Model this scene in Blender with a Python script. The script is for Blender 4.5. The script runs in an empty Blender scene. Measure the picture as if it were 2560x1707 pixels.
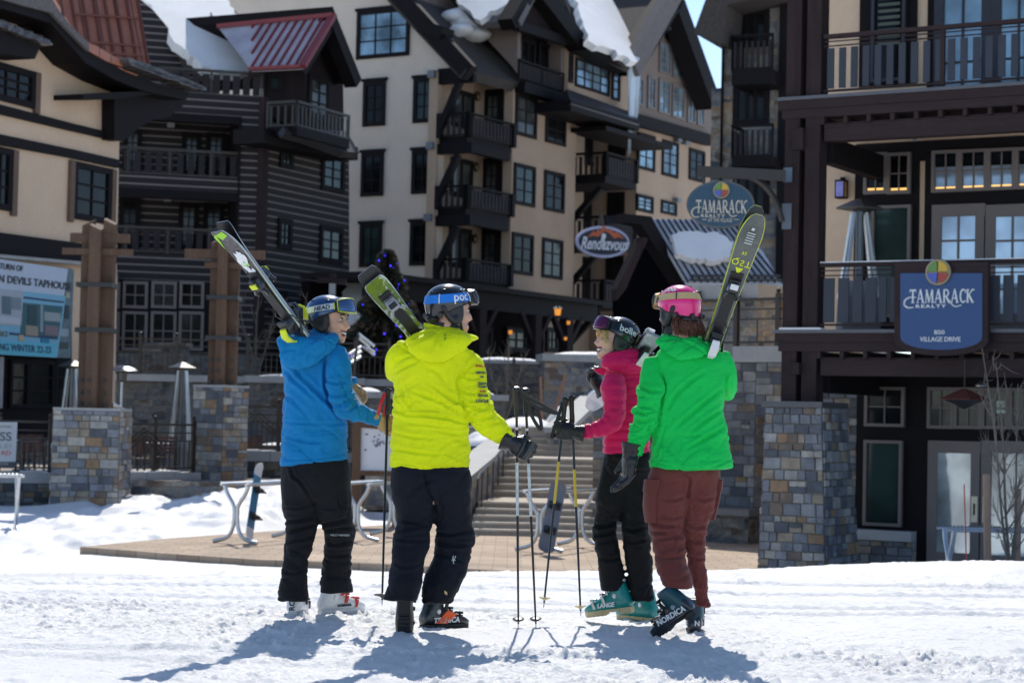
import bpy, bmesh, math, random
import numpy as np
from mathutils import Vector, Matrix
R = math.radians
rng = np.random.RandomState(7)
random.seed(7)
SC = bpy.context.scene
COL = SC.collection

# ---------------------------------------------------------------- camera
LENS = 70.0
FPX = LENS / 36.0 * 2560.0
CAM_Z, PITCH, ROLL = 1.21, R(2.15), 0.022
cam_d = bpy.data.cameras.new("camera")
cam = bpy.data.objects.new("camera", cam_d)
COL.objects.link(cam)
cam_d.lens = LENS
cam_d.sensor_width = 36.0
cam_d.clip_start = 0.1
cam_d.clip_end = 3000.0
CAMROT = Matrix.Rotation(math.pi / 2 + PITCH, 3, 'X') @ Matrix.Rotation(ROLL, 3, 'Z')
cam.matrix_world = Matrix.Translation((0, 0, CAM_Z)) @ CAMROT.to_4x4()
cam_d.dof.use_dof = True
cam_d.dof.focus_distance = 11.15
cam_d.dof.aperture_fstop = 4.6
SC.camera = cam

# ---------------------------------------------------------------- light
SUN_EL, SUN_AZ = R(46.0), R(1.0)          # azimuth measured from +Y towards +X
world = bpy.data.worlds.new("World")
SC.world = world
world.use_nodes = True
wn = world.node_tree
for n in list(wn.nodes):
    wn.nodes.remove(n)
w_out = wn.nodes.new('ShaderNodeOutputWorld')
w_bg = wn.nodes.new('ShaderNodeBackground')
w_sky = wn.nodes.new('ShaderNodeTexSky')
w_sky.sky_type = 'NISHITA'
w_sky.sun_disc = False
w_sky.sun_elevation = SUN_EL
w_sky.sun_rotation = SUN_AZ
w_sky.altitude = 2800.0
w_sky.air_density = 1.0
w_sky.dust_density = 1.2
w_bg.inputs['Strength'].default_value = 0.15
wn.links.new(w_sky.outputs[0], w_bg.inputs[0])
wn.links.new(w_bg.outputs[0], w_out.inputs[0])
sun_d = bpy.data.lights.new("sun", 'SUN')
sun_d.energy = 3.7
sun_d.angle = R(0.53)
sun_d.color = (1.0, 0.95, 0.87)
sun = bpy.data.objects.new("sun", sun_d)
COL.objects.link(sun)
SUNDIR = Vector((math.sin(SUN_AZ) * math.cos(SUN_EL), math.cos(SUN_AZ) * math.cos(SUN_EL), math.sin(SUN_EL)))
sun.rotation_euler = SUNDIR.to_track_quat('Z', 'Y').to_euler()
sun.location = (0, 20, 30)
SC.view_settings.view_transform = 'Standard'
SC.view_settings.look = 'None'
SC.view_settings.gamma = 1.0
SC.view_settings.exposure = 0.38
SC.render.engine = 'CYCLES'
SC.cycles.max_bounces = 6
SC.cycles.diffuse_bounces = 4
SC.cycles.use_denoising = True

# ---------------------------------------------------------------- projection helpers (photo pixel + distance -> point in the place)
CM = np.array(CAMROT)
CP = np.array([0, 0, CAM_Z])
def ray(u, v):
    return CM @ np.array([(u - 1280.0) / FPX, (853.5 - v) / FPX, -1.0])
def px(u, v, Y):
    d = ray(u, v)
    return CP + d * (Y / d[1])
def project(P):
    q = (np.asarray(P, float)-CP) @ CM
    return np.stack([1280.0-FPX*q[:,0]/q[:,2], 853.5+FPX*q[:,1]/q[:,2]], 1)
class Cr:
    """a photo crop: (x, y) in the crop -> photo pixel"""
    def __init__(s, ox, oy, k): s.o = (ox, oy, k)
    def __call__(s, x, y): return (s.o[0] + x / s.o[2], s.o[1] + y / s.o[2])
R1 = Cr(0, 0, 2.24); R2 = Cr(800, 0, 2.01); R3 = Cr(1700, 0, 2.2395); R4 = Cr(0, 600, 1.844); R5 = Cr(1900, 600, 1.8455)
R6 = Cr(800, 700, 2.0452); P1 = Cr(500, 540, 2.45); P2 = Cr(850, 640, 2.6127); P3 = Cr(1340, 680, 2.8); P4 = Cr(640, 1120, 3.136)
P5 = Cr(1220, 1100, 3.0156); E1 = Cr(1900, 0, 3.5636); E2 = Cr(1900, 440, 3.5636); E3 = Cr(1900, 880, 3.5636)
C1 = Cr(860, 160, 3.5636); C2 = Cr(860, 500, 3.5636); A1 = Cr(0, 200, 3.5636); A2 = Cr(0, 560, 3.5636); A3 = Cr(0, 960, 3.5636)
DD = Cr(0, 0, 0.91875)
def nrm(a):
    a = np.asarray(a, float)
    return a / (np.linalg.norm(a) + 1e-12)
ZU = np.array([0, 0, 1.0])

class Plane:
    def __init__(s, p, n): s.p = np.asarray(p, float); s.n = nrm(n)
    def hit(s, u, v, t=0.0):
        d = ray(u, v)
        return CP + d * (np.dot(s.p + s.n * t - CP, s.n) / np.dot(d, s.n))
class Fac(Plane):
    """a vertical wall plane; s runs along d, n looks towards the camera"""
    def __init__(s, p, d):
        s.p = np.array([p[0], p[1], 0.0]); s.d = nrm([d[0], d[1], 0]); s.n = np.array([s.d[1], -s.d[0], 0.0])
    def off(s, t):
        f = Fac(s.p + s.n * t, s.d); return f
    def sz(s, u, v, t=0.0):
        h = s.hit(u, v, t); return (np.dot(h - s.p, s.d), h[2])
    def P(s, a, z, t=0.0):
        q = s.p + s.d * a + s.n * t; return np.array([q[0], q[1], z])
    def rect(s, tl, br, t=0.0):
        a0, z1 = s.sz(*tl, t); a1, z0 = s.sz(*br, t)
        return (min(a0, a1), max(a0, a1), min(z0, z1), max(z0, z1))

# ---------------------------------------------------------------- numpy value noise
def _h(ix, iy, iz, seed):
    n = (ix.astype(np.int64) * 374761393 + iy.astype(np.int64) * 668265263 + iz.astype(np.int64) * 2147483647 + seed * 974711) & 0xffffffff
    n = ((n ^ (n >> 13)) * 1274126177) & 0xffffffff
    n = (n ^ (n >> 16)) & 0xffffffff
    return n.astype(np.float64) / 4294967295.0
def vnoise(P, seed=0):
    P = np.asarray(P, float)
    i = np.floor(P); f = P - i; f = f * f * f * (f * (f * 6 - 15) + 10)
    i = i.astype(np.int64); x, y, z = i[:, 0], i[:, 1], i[:, 2]; fx, fy, fz = f[:, 0], f[:, 1], f[:, 2]
    def c(a, b, d): return _h(x + a, y + b, z + d, seed)
    x00 = c(0,0,0)*(1-fx)+c(1,0,0)*fx; x10 = c(0,1,0)*(1-fx)+c(1,1,0)*fx
    x01 = c(0,0,1)*(1-fx)+c(1,0,1)*fx; x11 = c(0,1,1)*(1-fx)+c(1,1,1)*fx
    return ((x00*(1-fy)+x10*fy)*(1-fz)+(x01*(1-fy)+x11*fy)*fz)*2-1
def fbm(P, o=4, seed=0, g=0.5):
    P = np.asarray(P, float); a = 1.0; r = np.zeros(len(P)); t = 0
    for k in range(o):
        r += a * vnoise(P * (2.03 ** k) + k * 17.3, seed + k); t += a; a *= g
    return r / t

# ---------------------------------------------------------------- mesh builder
class MB:
    def __init__(s): s.v = []; s.f = []; s.m = []; s.k = 0
    def mat(s, k): s.k = k; return s
    def add(s, vs, fs):
        b = len(s.v); s.v.extend([tuple(map(float, p)) for p in vs])
        for f in fs: s.f.append([i + b for i in f]); s.m.append(s.k)
        return s
    def box8(s, c):
        return s.add(c, [(0,3,2,1),(4,5,6,7),(0,1,5,4),(1,2,6,5),(2,3,7,6),(3,0,4,7)])
    def obox(s, c, ax, ay, az, hx, hy, hz):
        c = np.asarray(c, float); ax, ay, az = nrm(ax)*hx, nrm(ay)*hy, nrm(az)*hz
        return s.box8([c-ax-ay-az, c+ax-ay-az, c+ax+ay-az, c-ax+ay-az, c-ax-ay+az, c+ax-ay+az, c+ax+ay+az, c-ax+ay+az])
    def box(s, x0, x1, y0, y1, z0, z1):
        return s.box8([(x0,y0,z0),(x1,y0,z0),(x1,y1,z0),(x0,y1,z0),(x0,y0,z1),(x1,y0,z1),(x1,y1,z1),(x0,y1,z1)])
    def fbox(s, F, a0, a1, z0, z1, t0, t1):
        if a0 > a1: a0, a1 = a1, a0
        return s.box8([F.P(a0,z0,t1),F.P(a1,z0,t1),F.P(a1,z0,t0),F.P(a0,z0,t0),F.P(a0,z1,t1),F.P(a1,z1,t1),F.P(a1,z1,t0),F.P(a0,z1,t0)])
    def fpx(s, F, tl, br, t0, t1):
        a0, a1, z0, z1 = F.rect(tl, br, t1); return s.fbox(F, a0, a1, z0, z1, t0, t1)
    def prism(s, poly, vec):
        poly = [np.asarray(p, float) for p in poly]; n = len(poly); vec = np.asarray(vec, float)
        a = np.zeros(3)
        for i in range(n): a += np.cross(poly[i], poly[(i+1) % n])
        if np.dot(a, vec) > 0: poly = poly[::-1]
        vs = poly + [p + vec for p in poly]
        return s.add(vs, [tuple(range(n)), tuple(range(2*n-1, n-1, -1))] + [(i, i+n, (i+1) % n + n, (i+1) % n) for i in range(n)])
    def loft(s, rings, cap=True):
        n = len(rings[0]); vs = [p for r in rings for p in r]; fs = []
        for k in range(len(rings)-1):
            for i in range(n):
                j = (i+1) % n; fs.append((k*n+i, k*n+j, (k+1)*n+j, (k+1)*n+i))
        if cap:
            fs.append(tuple(range(n-1, -1, -1))); fs.append(tuple(range((len(rings)-1)*n, len(rings)*n)))
        return s.add(vs, fs)
    def tube(s, pts, r, n=8, up=None):
        pts = [np.asarray(p, float) for p in pts]; m = len(pts)
        rs = [r]*m if np.isscalar(r) else list(r)
        rings = []; prev = None
        for i in range(m):
            t = nrm(pts[min(i+1, m-1)] - pts[max(i-1, 0)])
            if prev is None:
                a = np.array(up if up is not None else ((0,0,1) if abs(t[2]) < .9 else (1,0,0)), float)
            else: a = prev
            a = nrm(a - t*np.dot(a, t)); b = np.cross(t, a); prev = a
            rings.append([pts[i] + rs[i]*(math.cos(q)*a + math.sin(q)*b) for q in [2*math.pi*k/n for k in range(n)]])
        return s.loft(rings)
    def cyl(s, p0, p1, r0, r1=None, n=12): return s.tube([p0, p1], [r0, r0 if r1 is None else r1], n)
    def bar(s, p0, p1, w, h, up=(0,0,1)):
        p0, p1 = np.asarray(p0, float), np.asarray(p1, float); t = nrm(p1-p0); up = np.asarray(up, float)
        b = np.cross(t, up)
        if np.linalg.norm(b) < 1e-6: b = np.cross(t, (1,0,0))
        b = nrm(b); c = np.cross(b, t)
        return s.obox((p0+p1)/2, t, b, c, np.linalg.norm(p1-p0)/2, w/2, h/2)
    def ball(s, c, rad, M=None, nu=16, nv=10):
        rad = np.array([rad]*3 if np.isscalar(rad) else rad, float); c = np.asarray(c, float); vs = []; fs = []
        for j in range(1, nv):
            th = math.pi*j/nv
            for i in range(nu):
                ph = 2*math.pi*i/nu
                p = np.array([math.sin(th)*math.cos(ph), math.sin(th)*math.sin(ph), math.cos(th)])*rad
                vs.append(c + (M @ p if M is not None else p))
        top = len(vs); q = np.array([0,0,rad[2]]); q = M @ q if M is not None else q
        vs += [c+q, c-q]
        for j in range(nv-2):
            for i in range(nu):
                k = (i+1) % nu; fs.append((j*nu+i, (j+1)*nu+i, (j+1)*nu+k, j*nu+k))
        for i in range(nu):
            k = (i+1) % nu; fs.append((top, i, k)); fs.append((top+1, (nv-2)*nu+k, (nv-2)*nu+i))
        return s.add(vs, fs)
    def lathe(s, c, prof, n=20, axis=(0,0,1)):
        c = np.asarray(c, float); az = nrm(axis); ax = nrm(np.cross(az, (1,0,0) if abs(az[0]) < .9 else (0,1,0))); ay = np.cross(az, ax)
        return s.loft([[c + az*h + max(r, 1e-4)*(math.cos(2*math.pi*k/n)*ax + math.sin(2*math.pi*k/n)*ay) for k in range(n)] for r, h in prof])
    def build(s, name, mats, parent=None, smooth=False, loc=None, **tags):
        me = bpy.data.meshes.new(name)
        V = np.array(s.v, float).reshape(-1, 3)
        o = None
        base = np.zeros(3)
        if parent is not None: base = np.array(worldloc(parent))
        elif loc is not None: base = np.asarray(loc, float)
        elif len(V): base = np.array([(V[:,0].min()+V[:,0].max())/2, (V[:,1].min()+V[:,1].max())/2, V[:,2].min()])
        me.from_pydata((V - base).tolist(), [], s.f)
        finish_mesh(me, mats, s.m, smooth, base, recalc=(name != 'stonework'))
        o = bpy.data.objects.new(name, me); COL.objects.link(o)
        if parent is not None: o.parent = parent
        else: o.location = base
        for k, val in tags.items(): o[k] = val
        return o
def worldloc(o):
    p = Vector((0,0,0))
    while o is not None: p = p + o.location; o = o.parent
    return p
def finish_mesh(me, mats, mi, smooth, base=(0,0,0), recalc=True):
    if not isinstance(mats, (list, tuple)): mats = [mats]
    for m in mats: me.materials.append(m)
    if mi is not None and len(mats) > 1: me.polygons.foreach_set('material_index', np.array(mi, np.int32))
    if recalc:
        bm = bmesh.new(); bm.from_mesh(me)
        bmesh.ops.recalc_face_normals(bm, faces=bm.faces)
        bm.to_mesh(me); bm.free()
    me.update()
    if smooth:
        me.polygons.foreach_set('use_smooth', np.ones(len(me.polygons), bool))
        if smooth != 'all':
            try: me.set_sharp_from_angle(angle=R(smooth if smooth is not True else 40))
            except Exception: pass
    nl = len(me.loops)
    if nl and nl < 400000:
        uv = me.uv_layers.new(name='uv')
        li = np.zeros(nl, np.int32); me.loops.foreach_get('vertex_index', li)
        co = np.zeros(len(me.vertices)*3); me.vertices.foreach_get('co', co); co = co.reshape(-1,3) + np.asarray(base)
        nf = len(me.polygons); no = np.zeros(nf*3); me.polygons.foreach_get('normal', no); no = no.reshape(-1,3)
        lt = np.zeros(nf, np.int32); me.polygons.foreach_get('loop_total', lt)
        fn = np.repeat(no, lt, axis=0); P = co[li]
        flat = np.abs(fn[:,2]) > .8
        tx = np.stack([-fn[:,1], fn[:,0]], 1); tx /= (np.linalg.norm(tx, axis=1, keepdims=True)+1e-9)
        u = np.where(flat, P[:,0], (P[:,:2]*tx).sum(1)); v = np.where(flat, P[:,1], P[:,2])
        uv.data.foreach_set('uv', np.stack([u, v], 1).astype(np.float32).ravel())
def empty(name, loc, label=None, cat=None, group=None, kind=None):
    o = bpy.data.objects.new(name, None); COL.objects.link(o); o.location = Vector([float(c) for c in loc]); o.empty_display_size = .1
    return tag(o, label, cat, group, kind)
def tag(o, label=None, cat=None, group=None, kind=None):
    if label: o['label'] = label
    if cat: o['category'] = cat
    if group: o['group'] = group
    if kind: o['kind'] = kind
    return o
def copy_tree(o, loc=None, rotz=None, parent=None, label=None):
    c = o.copy(); COL.objects.link(c)
    if parent is not None: c.parent = parent
    for ch in list(o.children): copy_tree(ch, parent=c)
    if loc is not None: c.location = Vector([float(q) for q in loc])
    if rotz is not None: c.rotation_euler = (0, 0, rotz)
    if label: c['label'] = label
    return c

# ---------------------------------------------------------------- materials
def newmat(name):
    m = bpy.data.materials.new(name); m.use_nodes = True
    nt = m.node_tree; b = nt.nodes['Principled BSDF']
    return m, nt, b
def N(nt, t, **kw):
    n = nt.nodes.new(t)
    for k, v in kw.items():
        if k in n.inputs.keys(): n.inputs[k].default_value = v
        else: setattr(n, k, v)
    return n
def ramp(nt, stops, interp='LINEAR'):
    r = nt.nodes.new('ShaderNodeValToRGB'); e = r.color_ramp.elements; r.color_ramp.interpolation = interp
    while len(e) < len(stops): e.new(0.5)
    for i, (p, c) in enumerate(stops):
        e[i].position = p; e[i].color = (c[0], c[1], c[2], 1) if not np.isscalar(c) else (c, c, c, 1)
    return r
def mat(name, col, rough=.6, metal=0.0, var=0.12, vscale=3.0, bump=0.0, bscale=40.0, stretch=(1,1,1), spec=.5, coat=0.0, sheen=0.0, emit=None, estr=1.0, grain=0.0):
    m, nt, b = newmat(name); L = nt.links.new
    b.inputs['Roughness'].default_value = rough; b.inputs['Metallic'].default_value = metal
    b.inputs['Specular IOR Level'].default_value = spec; b.inputs['Coat Weight'].default_value = coat
    if sheen: b.inputs['Sheen Weight'].default_value = sheen
    tc = N(nt, 'ShaderNodeTexCoord'); mp = N(nt, 'ShaderNodeMapping'); mp.inputs['Scale'].default_value = stretch
    L(tc.outputs['Object'], mp.inputs[0])
    nz = N(nt, 'ShaderNodeTexNoise', Scale=vscale, Detail=5.0, Roughness=.6); L(mp.outputs[0], nz.inputs['Vector'])
    r = ramp(nt, [(.25, [c*(1-var) for c in col]), (.75, [min(1, c*(1+var)) for c in col])]); L(nz.outputs[0], r.inputs[0])
    src = r.outputs[0]
    if grain:
        n2 = N(nt, 'ShaderNodeTexNoise', Scale=vscale*14, Detail=3.0); L(mp.outputs[0], n2.inputs['Vector'])
        r2 = ramp(nt, [(.3, 1-grain), (.7, 1+grain*0.6)]); L(n2.outputs[0], r2.inputs[0])
        mx = N(nt, 'ShaderNodeMix', data_type='RGBA', blend_type='MULTIPLY'); mx.inputs[0].default_value = 1
        L(src, mx.inputs[6]); L(r2.outputs[0], mx.inputs[7]); src = mx.outputs[2]
    L(src, b.inputs['Base Color'])
    if bump:
        nb = N(nt, 'ShaderNodeTexNoise', Scale=bscale, Detail=4.0); L(mp.outputs[0], nb.inputs['Vector'])
        bp = N(nt, 'ShaderNodeBump', Strength=bump, Distance=.01); L(nb.outputs[0], bp.inputs['Height']); L(bp.outputs[0], b.inputs['Normal'])
    if emit is not None:
        b.inputs['Emission Color'].default_value = (*emit, 1); b.inputs['Emission Strength'].default_value = estr
    return m
def stone_mat(name, gain=1.0, bw=.42, rh=.24, warm=0.5):
    m, nt, b = newmat(name); L = nt.links.new
    uv = N(nt, 'ShaderNodeUVMap')
    nz = N(nt, 'ShaderNodeTexNoise', Scale=2.2, Detail=2.0); L(uv.outputs[0], nz.inputs['Vector'])
    sub = N(nt, 'ShaderNodeVectorMath', operation='SUBTRACT'); L(nz.outputs['Color'], sub.inputs[0]); sub.inputs[1].default_value = (.5,.5,.5)
    sc = N(nt, 'ShaderNodeVectorMath', operation='SCALE'); L(sub.outputs[0], sc.inputs[0]); sc.inputs['Scale'].default_value = .22
    ad = N(nt, 'ShaderNodeVectorMath', operation='ADD'); L(uv.outputs[0], ad.inputs[0]); L(sc.outputs[0], ad.inputs[1])
    outs = []
    for k, (w, h, off) in enumerate([(bw, rh, .37), (bw*.62, rh*.6, .5)]):
        mp = N(nt, 'ShaderNodeMapping'); mp.inputs['Location'].default_value = (k*3.17, k*.11, 0); L(ad.outputs[0], mp.inputs[0])
        br = N(nt, 'ShaderNodeTexBrick', offset=off, squash=1.5, squash_frequency=3); L(mp.outputs[0], br.inputs['Vector'])
        br.inputs['Scale'].default_value = 1; br.inputs['Brick Width'].default_value = w; br.inputs['Row Height'].default_value = h
        br.inputs['Mortar Size'].default_value = .007; br.inputs['Mortar Smooth'].default_value = .3
        br.inputs['Color1'].default_value = (0,0,0,1); br.inputs['Color2'].default_value = (1,1,1,1); br.inputs['Mortar'].default_value = (.5,.5,.5,1)
        outs.append(br)
    vo = N(nt, 'ShaderNodeTexVoronoi', Scale=1.1); vo.distance = 'CHEBYCHEV'; L(ad.outputs[0], vo.inputs['Vector'])
    sep = N(nt, 'ShaderNodeSeparateColor'); L(vo.outputs['Color'], sep.inputs[0])
    st = N(nt, 'ShaderNodeMath', operation='GREATER_THAN'); L(sep.outputs[0], st.inputs[0]); st.inputs[1].default_value = .62
    mxc = N(nt, 'ShaderNodeMix', data_type='RGBA'); L(st.outputs[0], mxc.inputs[0]); L(outs[0].outputs['Color'], mxc.inputs[6]); L(outs[1].outputs['Color'], mxc.inputs[7])
    mxf = N(nt, 'ShaderNodeMix', data_type='FLOAT'); L(st.outputs[0], mxf.inputs[0]); L(outs[0].outputs['Fac'], mxf.inputs[2]); L(outs[1].outputs['Fac'], mxf.inputs[3])
    # jitter so that the two-colour brick random becomes many stone colours
    n3 = N(nt, 'ShaderNodeTexNoise', Scale=1.7, Detail=1.0); L(uv.outputs[0], n3.inputs['Vector'])
    ma = N(nt, 'ShaderNodeMath', operation='ADD'); L(mxc.outputs[2], ma.inputs[0])
    mm = N(nt, 'ShaderNodeMath', operation='MULTIPLY_ADD'); L(n3.outputs[0], mm.inputs[0]); mm.inputs[1].default_value = .8; mm.inputs[2].default_value = -.4
    L(mm.outputs[0], ma.inputs[1])
    g = gain
    pal = [(.0, (.075*g,.085*g,.105*g)), (.15, (.20*g,.20*g,.205*g)), (.28, (.30*g,.285*g,.26*g)), (.40, (.14*g,.15*g,.17*g)), (.5, (.33*g,.28*g,.21*g)), (.6, (.20*g,.21*g,.23*g)), (.7, (.27*g,.25*g,.22*g)), (.8, (.36*g,.23*g,.115*g) if warm > .3 else (.24*g,.22*g,.2*g)), (.9, (.40*g,.365*g,.31*g)), (1, (.16*g,.115*g,.085*g))]
    rp = ramp(nt, pal, 'LINEAR'); L(ma.outputs[0], rp.inputs[0])
    n4 = N(nt, 'ShaderNodeTexNoise', Scale=14.0, Detail=6.0, Roughness=.7); L(uv.outputs[0], n4.inputs['Vector'])
    r4 = ramp(nt, [(.25, .5), (.75, 1.42)]); L(n4.outputs[0], r4.inputs[0])
    mu = N(nt, 'ShaderNodeMix', data_type='RGBA', blend_type='MULTIPLY'); mu.inputs[0].default_value = 1; L(rp.outputs[0], mu.inputs[6]); L(r4.outputs[0], mu.inputs[7])
    mo = N(nt, 'ShaderNodeMix', data_type='RGBA'); L(mxf.outputs[0], mo.inputs[0]); L(mu.outputs[2], mo.inputs[6]); mo.inputs[7].default_value = (.27*g,.25*g,.215*g,1)
    L(mo.outputs[2], b.inputs['Base Color']); b.inputs['Roughness'].default_value = .8
    hh = N(nt, 'ShaderNodeMath', operation='MULTIPLY_ADD'); L(mxf.outputs[0], hh.inputs[0]); hh.inputs[1].default_value = -1.2; L(n4.outputs[0], hh.inputs[2])
    bp = N(nt, 'ShaderNodeBump', Strength=.9, Distance=.03); L(hh.outputs[0], bp.inputs['Height']); L(bp.outputs[0], b.inputs['Normal'])
    return m
STONE_COLS = [(.09,.098,.112),(.16,.168,.18),(.225,.23,.235),(.30,.29,.27),(.115,.12,.135),(.27,.225,.165),(.27,.175,.10),(.37,.34,.29),(.17,.13,.10),(.19,.20,.22)]
_STM = {}
def stone_set(g):
    if g not in _STM: _STM[g] = [mat('stone', tuple(min(.6, c*g) for c in col), .82, var=.38, vscale=5.0, bump=.6, bscale=26, grain=.3) for col in STONE_COLS] + [mat('mortar', (.15*g,.135*g,.11*g), .9, var=.2)]
    return _STM[g]
def veneer(quads, name, parent, seed=1, g=1.0, rh=(.10,.22), rw=(.13,.42), proud=.028, pw=(14,16,13,9,8,8,4,5,4,10)):
    """masonry of separate projecting stones over flat faces (bottom left, bottom right, top right, top left), mortar behind"""
    rr = np.random.RandomState(seed); mb = MB(); pw = np.array(pw, float)/sum(pw)
    for q in quads:
        a, b_, c, d = [np.asarray(p, float) for p in q]; n = nrm(np.cross(b_-a, d-a)); W = max(np.linalg.norm(b_-a), np.linalg.norm(c-d)); H = np.linalg.norm(d-a)
        P = lambda u, v: (a*(1-u)+b_*u)*(1-v)+(d*(1-u)+c*u)*v
        mb.k = 10; mb.add([a, b_, c, d], [(0,1,2,3)]); v = 0.0; j = .012
        while v < H-.02:
            h = min(rr.uniform(*rh), H-v)
            if H-v-h < .06: h = H-v
            u = -rr.uniform(0, .1)
            while u < W-.01:
                w = rr.uniform(*rw)*(1.2 if h > .16 else .85)
                if W-u-w < .07: w = W-u
                parts = [(0, 1)] if rr.rand() > .16 or h < .15 else [(0, .5), (.5, 1)]
                for y0, y1 in parts:
                    e = rr.uniform(-.008, .008, 8); u0, u1 = max(0, u+j/2)/W, (u+w-j/2)/W; v0, v1 = (v+h*y0+j/2)/H, (v+h*y1-j/2)/H
                    if u1-u0 < .004: continue
                    o = n*proud*rr.uniform(.35, 1.15); t = n*rr.uniform(-.006, .006)
                    c4 = [P(u0+e[0]/W*(u0 > 0), v0+e[1]/H), P(min(1, u1)+e[2]/W*(u1 < .98), v0+e[3]/H), P(min(1, u1)+e[4]/W*(u1 < .98), v1+e[5]/H), P(u0+e[6]/W*(u0 > 0), v1+e[7]/H)]
                    m_ = sum(c4)/4; mb.k = int(rr.choice(10, p=pw)); f4 = [m_+(p-m_)*.93+o for p in c4]; f4[0] = f4[0]+t; f4[2] = f4[2]-t
                    mb.add(c4+f4, [(4,5,6,7),(0,1,5,4),(1,2,6,5),(2,3,7,6),(3,0,4,7)])
                u += w
            v += h
    return mb.build(name, stone_set(g), parent)
def log_mat(name, wood, chink, period, frac, ph=0.0):
    m, nt, b = newmat(name); L = nt.links.new
    g = N(nt, 'ShaderNodeNewGeometry'); sp = N(nt, 'ShaderNodeSeparateXYZ'); L(g.outputs['Position'], sp.inputs[0])
    a = N(nt, 'ShaderNodeMath', operation='MULTIPLY_ADD'); L(sp.outputs[2], a.inputs[0]); a.inputs[1].default_value = 1/period; a.inputs[2].default_value = ph
    fr = N(nt, 'ShaderNodeMath', operation='FRACT'); L(a.outputs[0], fr.inputs[0])
    lt = N(nt, 'ShaderNodeMath', operation='LESS_THAN'); L(fr.outputs[0], lt.inputs[0]); lt.inputs[1].default_value = frac
    mp = N(nt, 'ShaderNodeMapping'); mp.inputs['Scale'].default_value = (1, 1, 9); L(g.outputs['Position'], mp.inputs[0])
    nz = N(nt, 'ShaderNodeTexNoise', Scale=1.2, Detail=6.0, Roughness=.65); L(mp.outputs[0], nz.inputs['Vector'])
    r = ramp(nt, [(.2, [c*.55 for c in wood]), (.8, [c*1.5 for c in wood])]); L(nz.outputs[0], r.inputs[0])
    r2 = ramp(nt, [(.2, [c*.7 for c in chink]), (.8, [c*1.1 for c in chink])]); L(nz.outputs[0], r2.inputs[0])
    mx = N(nt, 'ShaderNodeMix', data_type='RGBA'); L(lt.outputs[0], mx.inputs[0]); L(r.outputs[0], mx.inputs[6]); L(r2.outputs[0], mx.inputs[7])
    L(mx.outputs[2], b.inputs['Base Color']); b.inputs['Roughness'].default_value = .75
    bp = N(nt, 'ShaderNodeBump', Strength=.6, Distance=.03)
    s = N(nt, 'ShaderNodeMath', operation='PINGPONG'); L(fr.outputs[0], s.inputs[0]); s.inputs[1].default_value = .5
    L(s.outputs[0], bp.inputs['Height']); L(bp.outputs[0], b.inputs['Normal'])
    return m
def seam_mat(name, col, seam, axis_uv=0, period=.4, rough=.45, metal=.0):
    m, nt, b = newmat(name); L = nt.links.new
    uv = N(nt, 'ShaderNodeUVMap'); sp = N(nt, 'ShaderNodeSeparateXYZ'); L(uv.outputs[0], sp.inputs[0])
    a = N(nt, 'ShaderNodeMath', operation='MULTIPLY'); L(sp.outputs[axis_uv], a.inputs[0]); a.inputs[1].default_value = 1/period
    fr = N(nt, 'ShaderNodeMath', operation='FRACT'); L(a.outputs[0], fr.inputs[0])
    lt = N(nt, 'ShaderNodeMath', operation='LESS_THAN'); L(fr.outputs[0], lt.inputs[0]); lt.inputs[1].default_value = .1
    nz = N(nt, 'ShaderNodeTexNoise', Scale=2.0, Detail=4.0); L(uv.outputs[0], nz.inputs['Vector'])
    r = ramp(nt, [(.25, [c*.8 for c in col]), (.75, [c*1.15 for c in col])]); L(nz.outputs[0], r.inputs[0])
    mx = N(nt, 'ShaderNodeMix', data_type='RGBA'); L(lt.outputs[0], mx.inputs[0]); L(r.outputs[0], mx.inputs[6]); mx.inputs[7].default_value = (*seam, 1)
    L(mx.outputs[2], b.inputs['Base Color']); b.inputs['Roughness'].default_value = rough; b.inputs['Metallic'].default_value = metal
    return m
def glass_mat(name, tint=(.01,.013,.016), rough=.06, spec=.5, metal=0.0):
    m, nt, b = newmat(name); L = nt.links.new; b.inputs['Metallic'].default_value = metal
    g = N(nt, 'ShaderNodeNewGeometry')
    nz = N(nt, 'ShaderNodeTexNoise', Scale=.9, Detail=3.0); L(g.outputs['Position'], nz.inputs['Vector'])
    r = ramp(nt, [(.35, [c*.5 for c in tint]), (.65, [c*1.9 for c in tint])]); L(nz.outputs[0], r.inputs[0]); L(r.outputs[0], b.inputs['Base Color'])
    b.inputs['Roughness'].default_value = rough; b.inputs['Specular IOR Level'].default_value = spec
    bp = N(nt, 'ShaderNodeBump', Strength=.12, Distance=.05); L(nz.outputs[0], bp.inputs['Height']); L(bp.outputs[0], b.inputs['Normal'])
    return m
def text_mb(mb, s, fn, size=1.0, extrude=.004, shear=0.0, offset=0.0, align='LEFT', spacing=1.0, sub=0):
    """lettering from the built-in outline font; fn maps (x, y, z) of the text plane to a point in the place"""
    cu = bpy.data.curves.new('txt', 'FONT'); cu.body = s; cu.size = size; cu.extrude = extrude; cu.shear = shear; cu.offset = offset
    cu.align_x = align; cu.space_character = spacing; cu.resolution_u = 3
    o = bpy.data.objects.new('txt', cu); COL.objects.link(o)
    dg = bpy.context.evaluated_depsgraph_get(); ev = o.evaluated_get(dg); me = ev.to_mesh()
    vs = [fn(v.co.x, v.co.y, v.co.z) for v in me.vertices]; fs = [tuple(p.vertices) for p in me.polygons]
    ev.to_mesh_clear(); bpy.data.objects.remove(o); bpy.data.curves.remove(cu)
    if vs: mb.add(vs, fs)
    return mb
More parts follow.
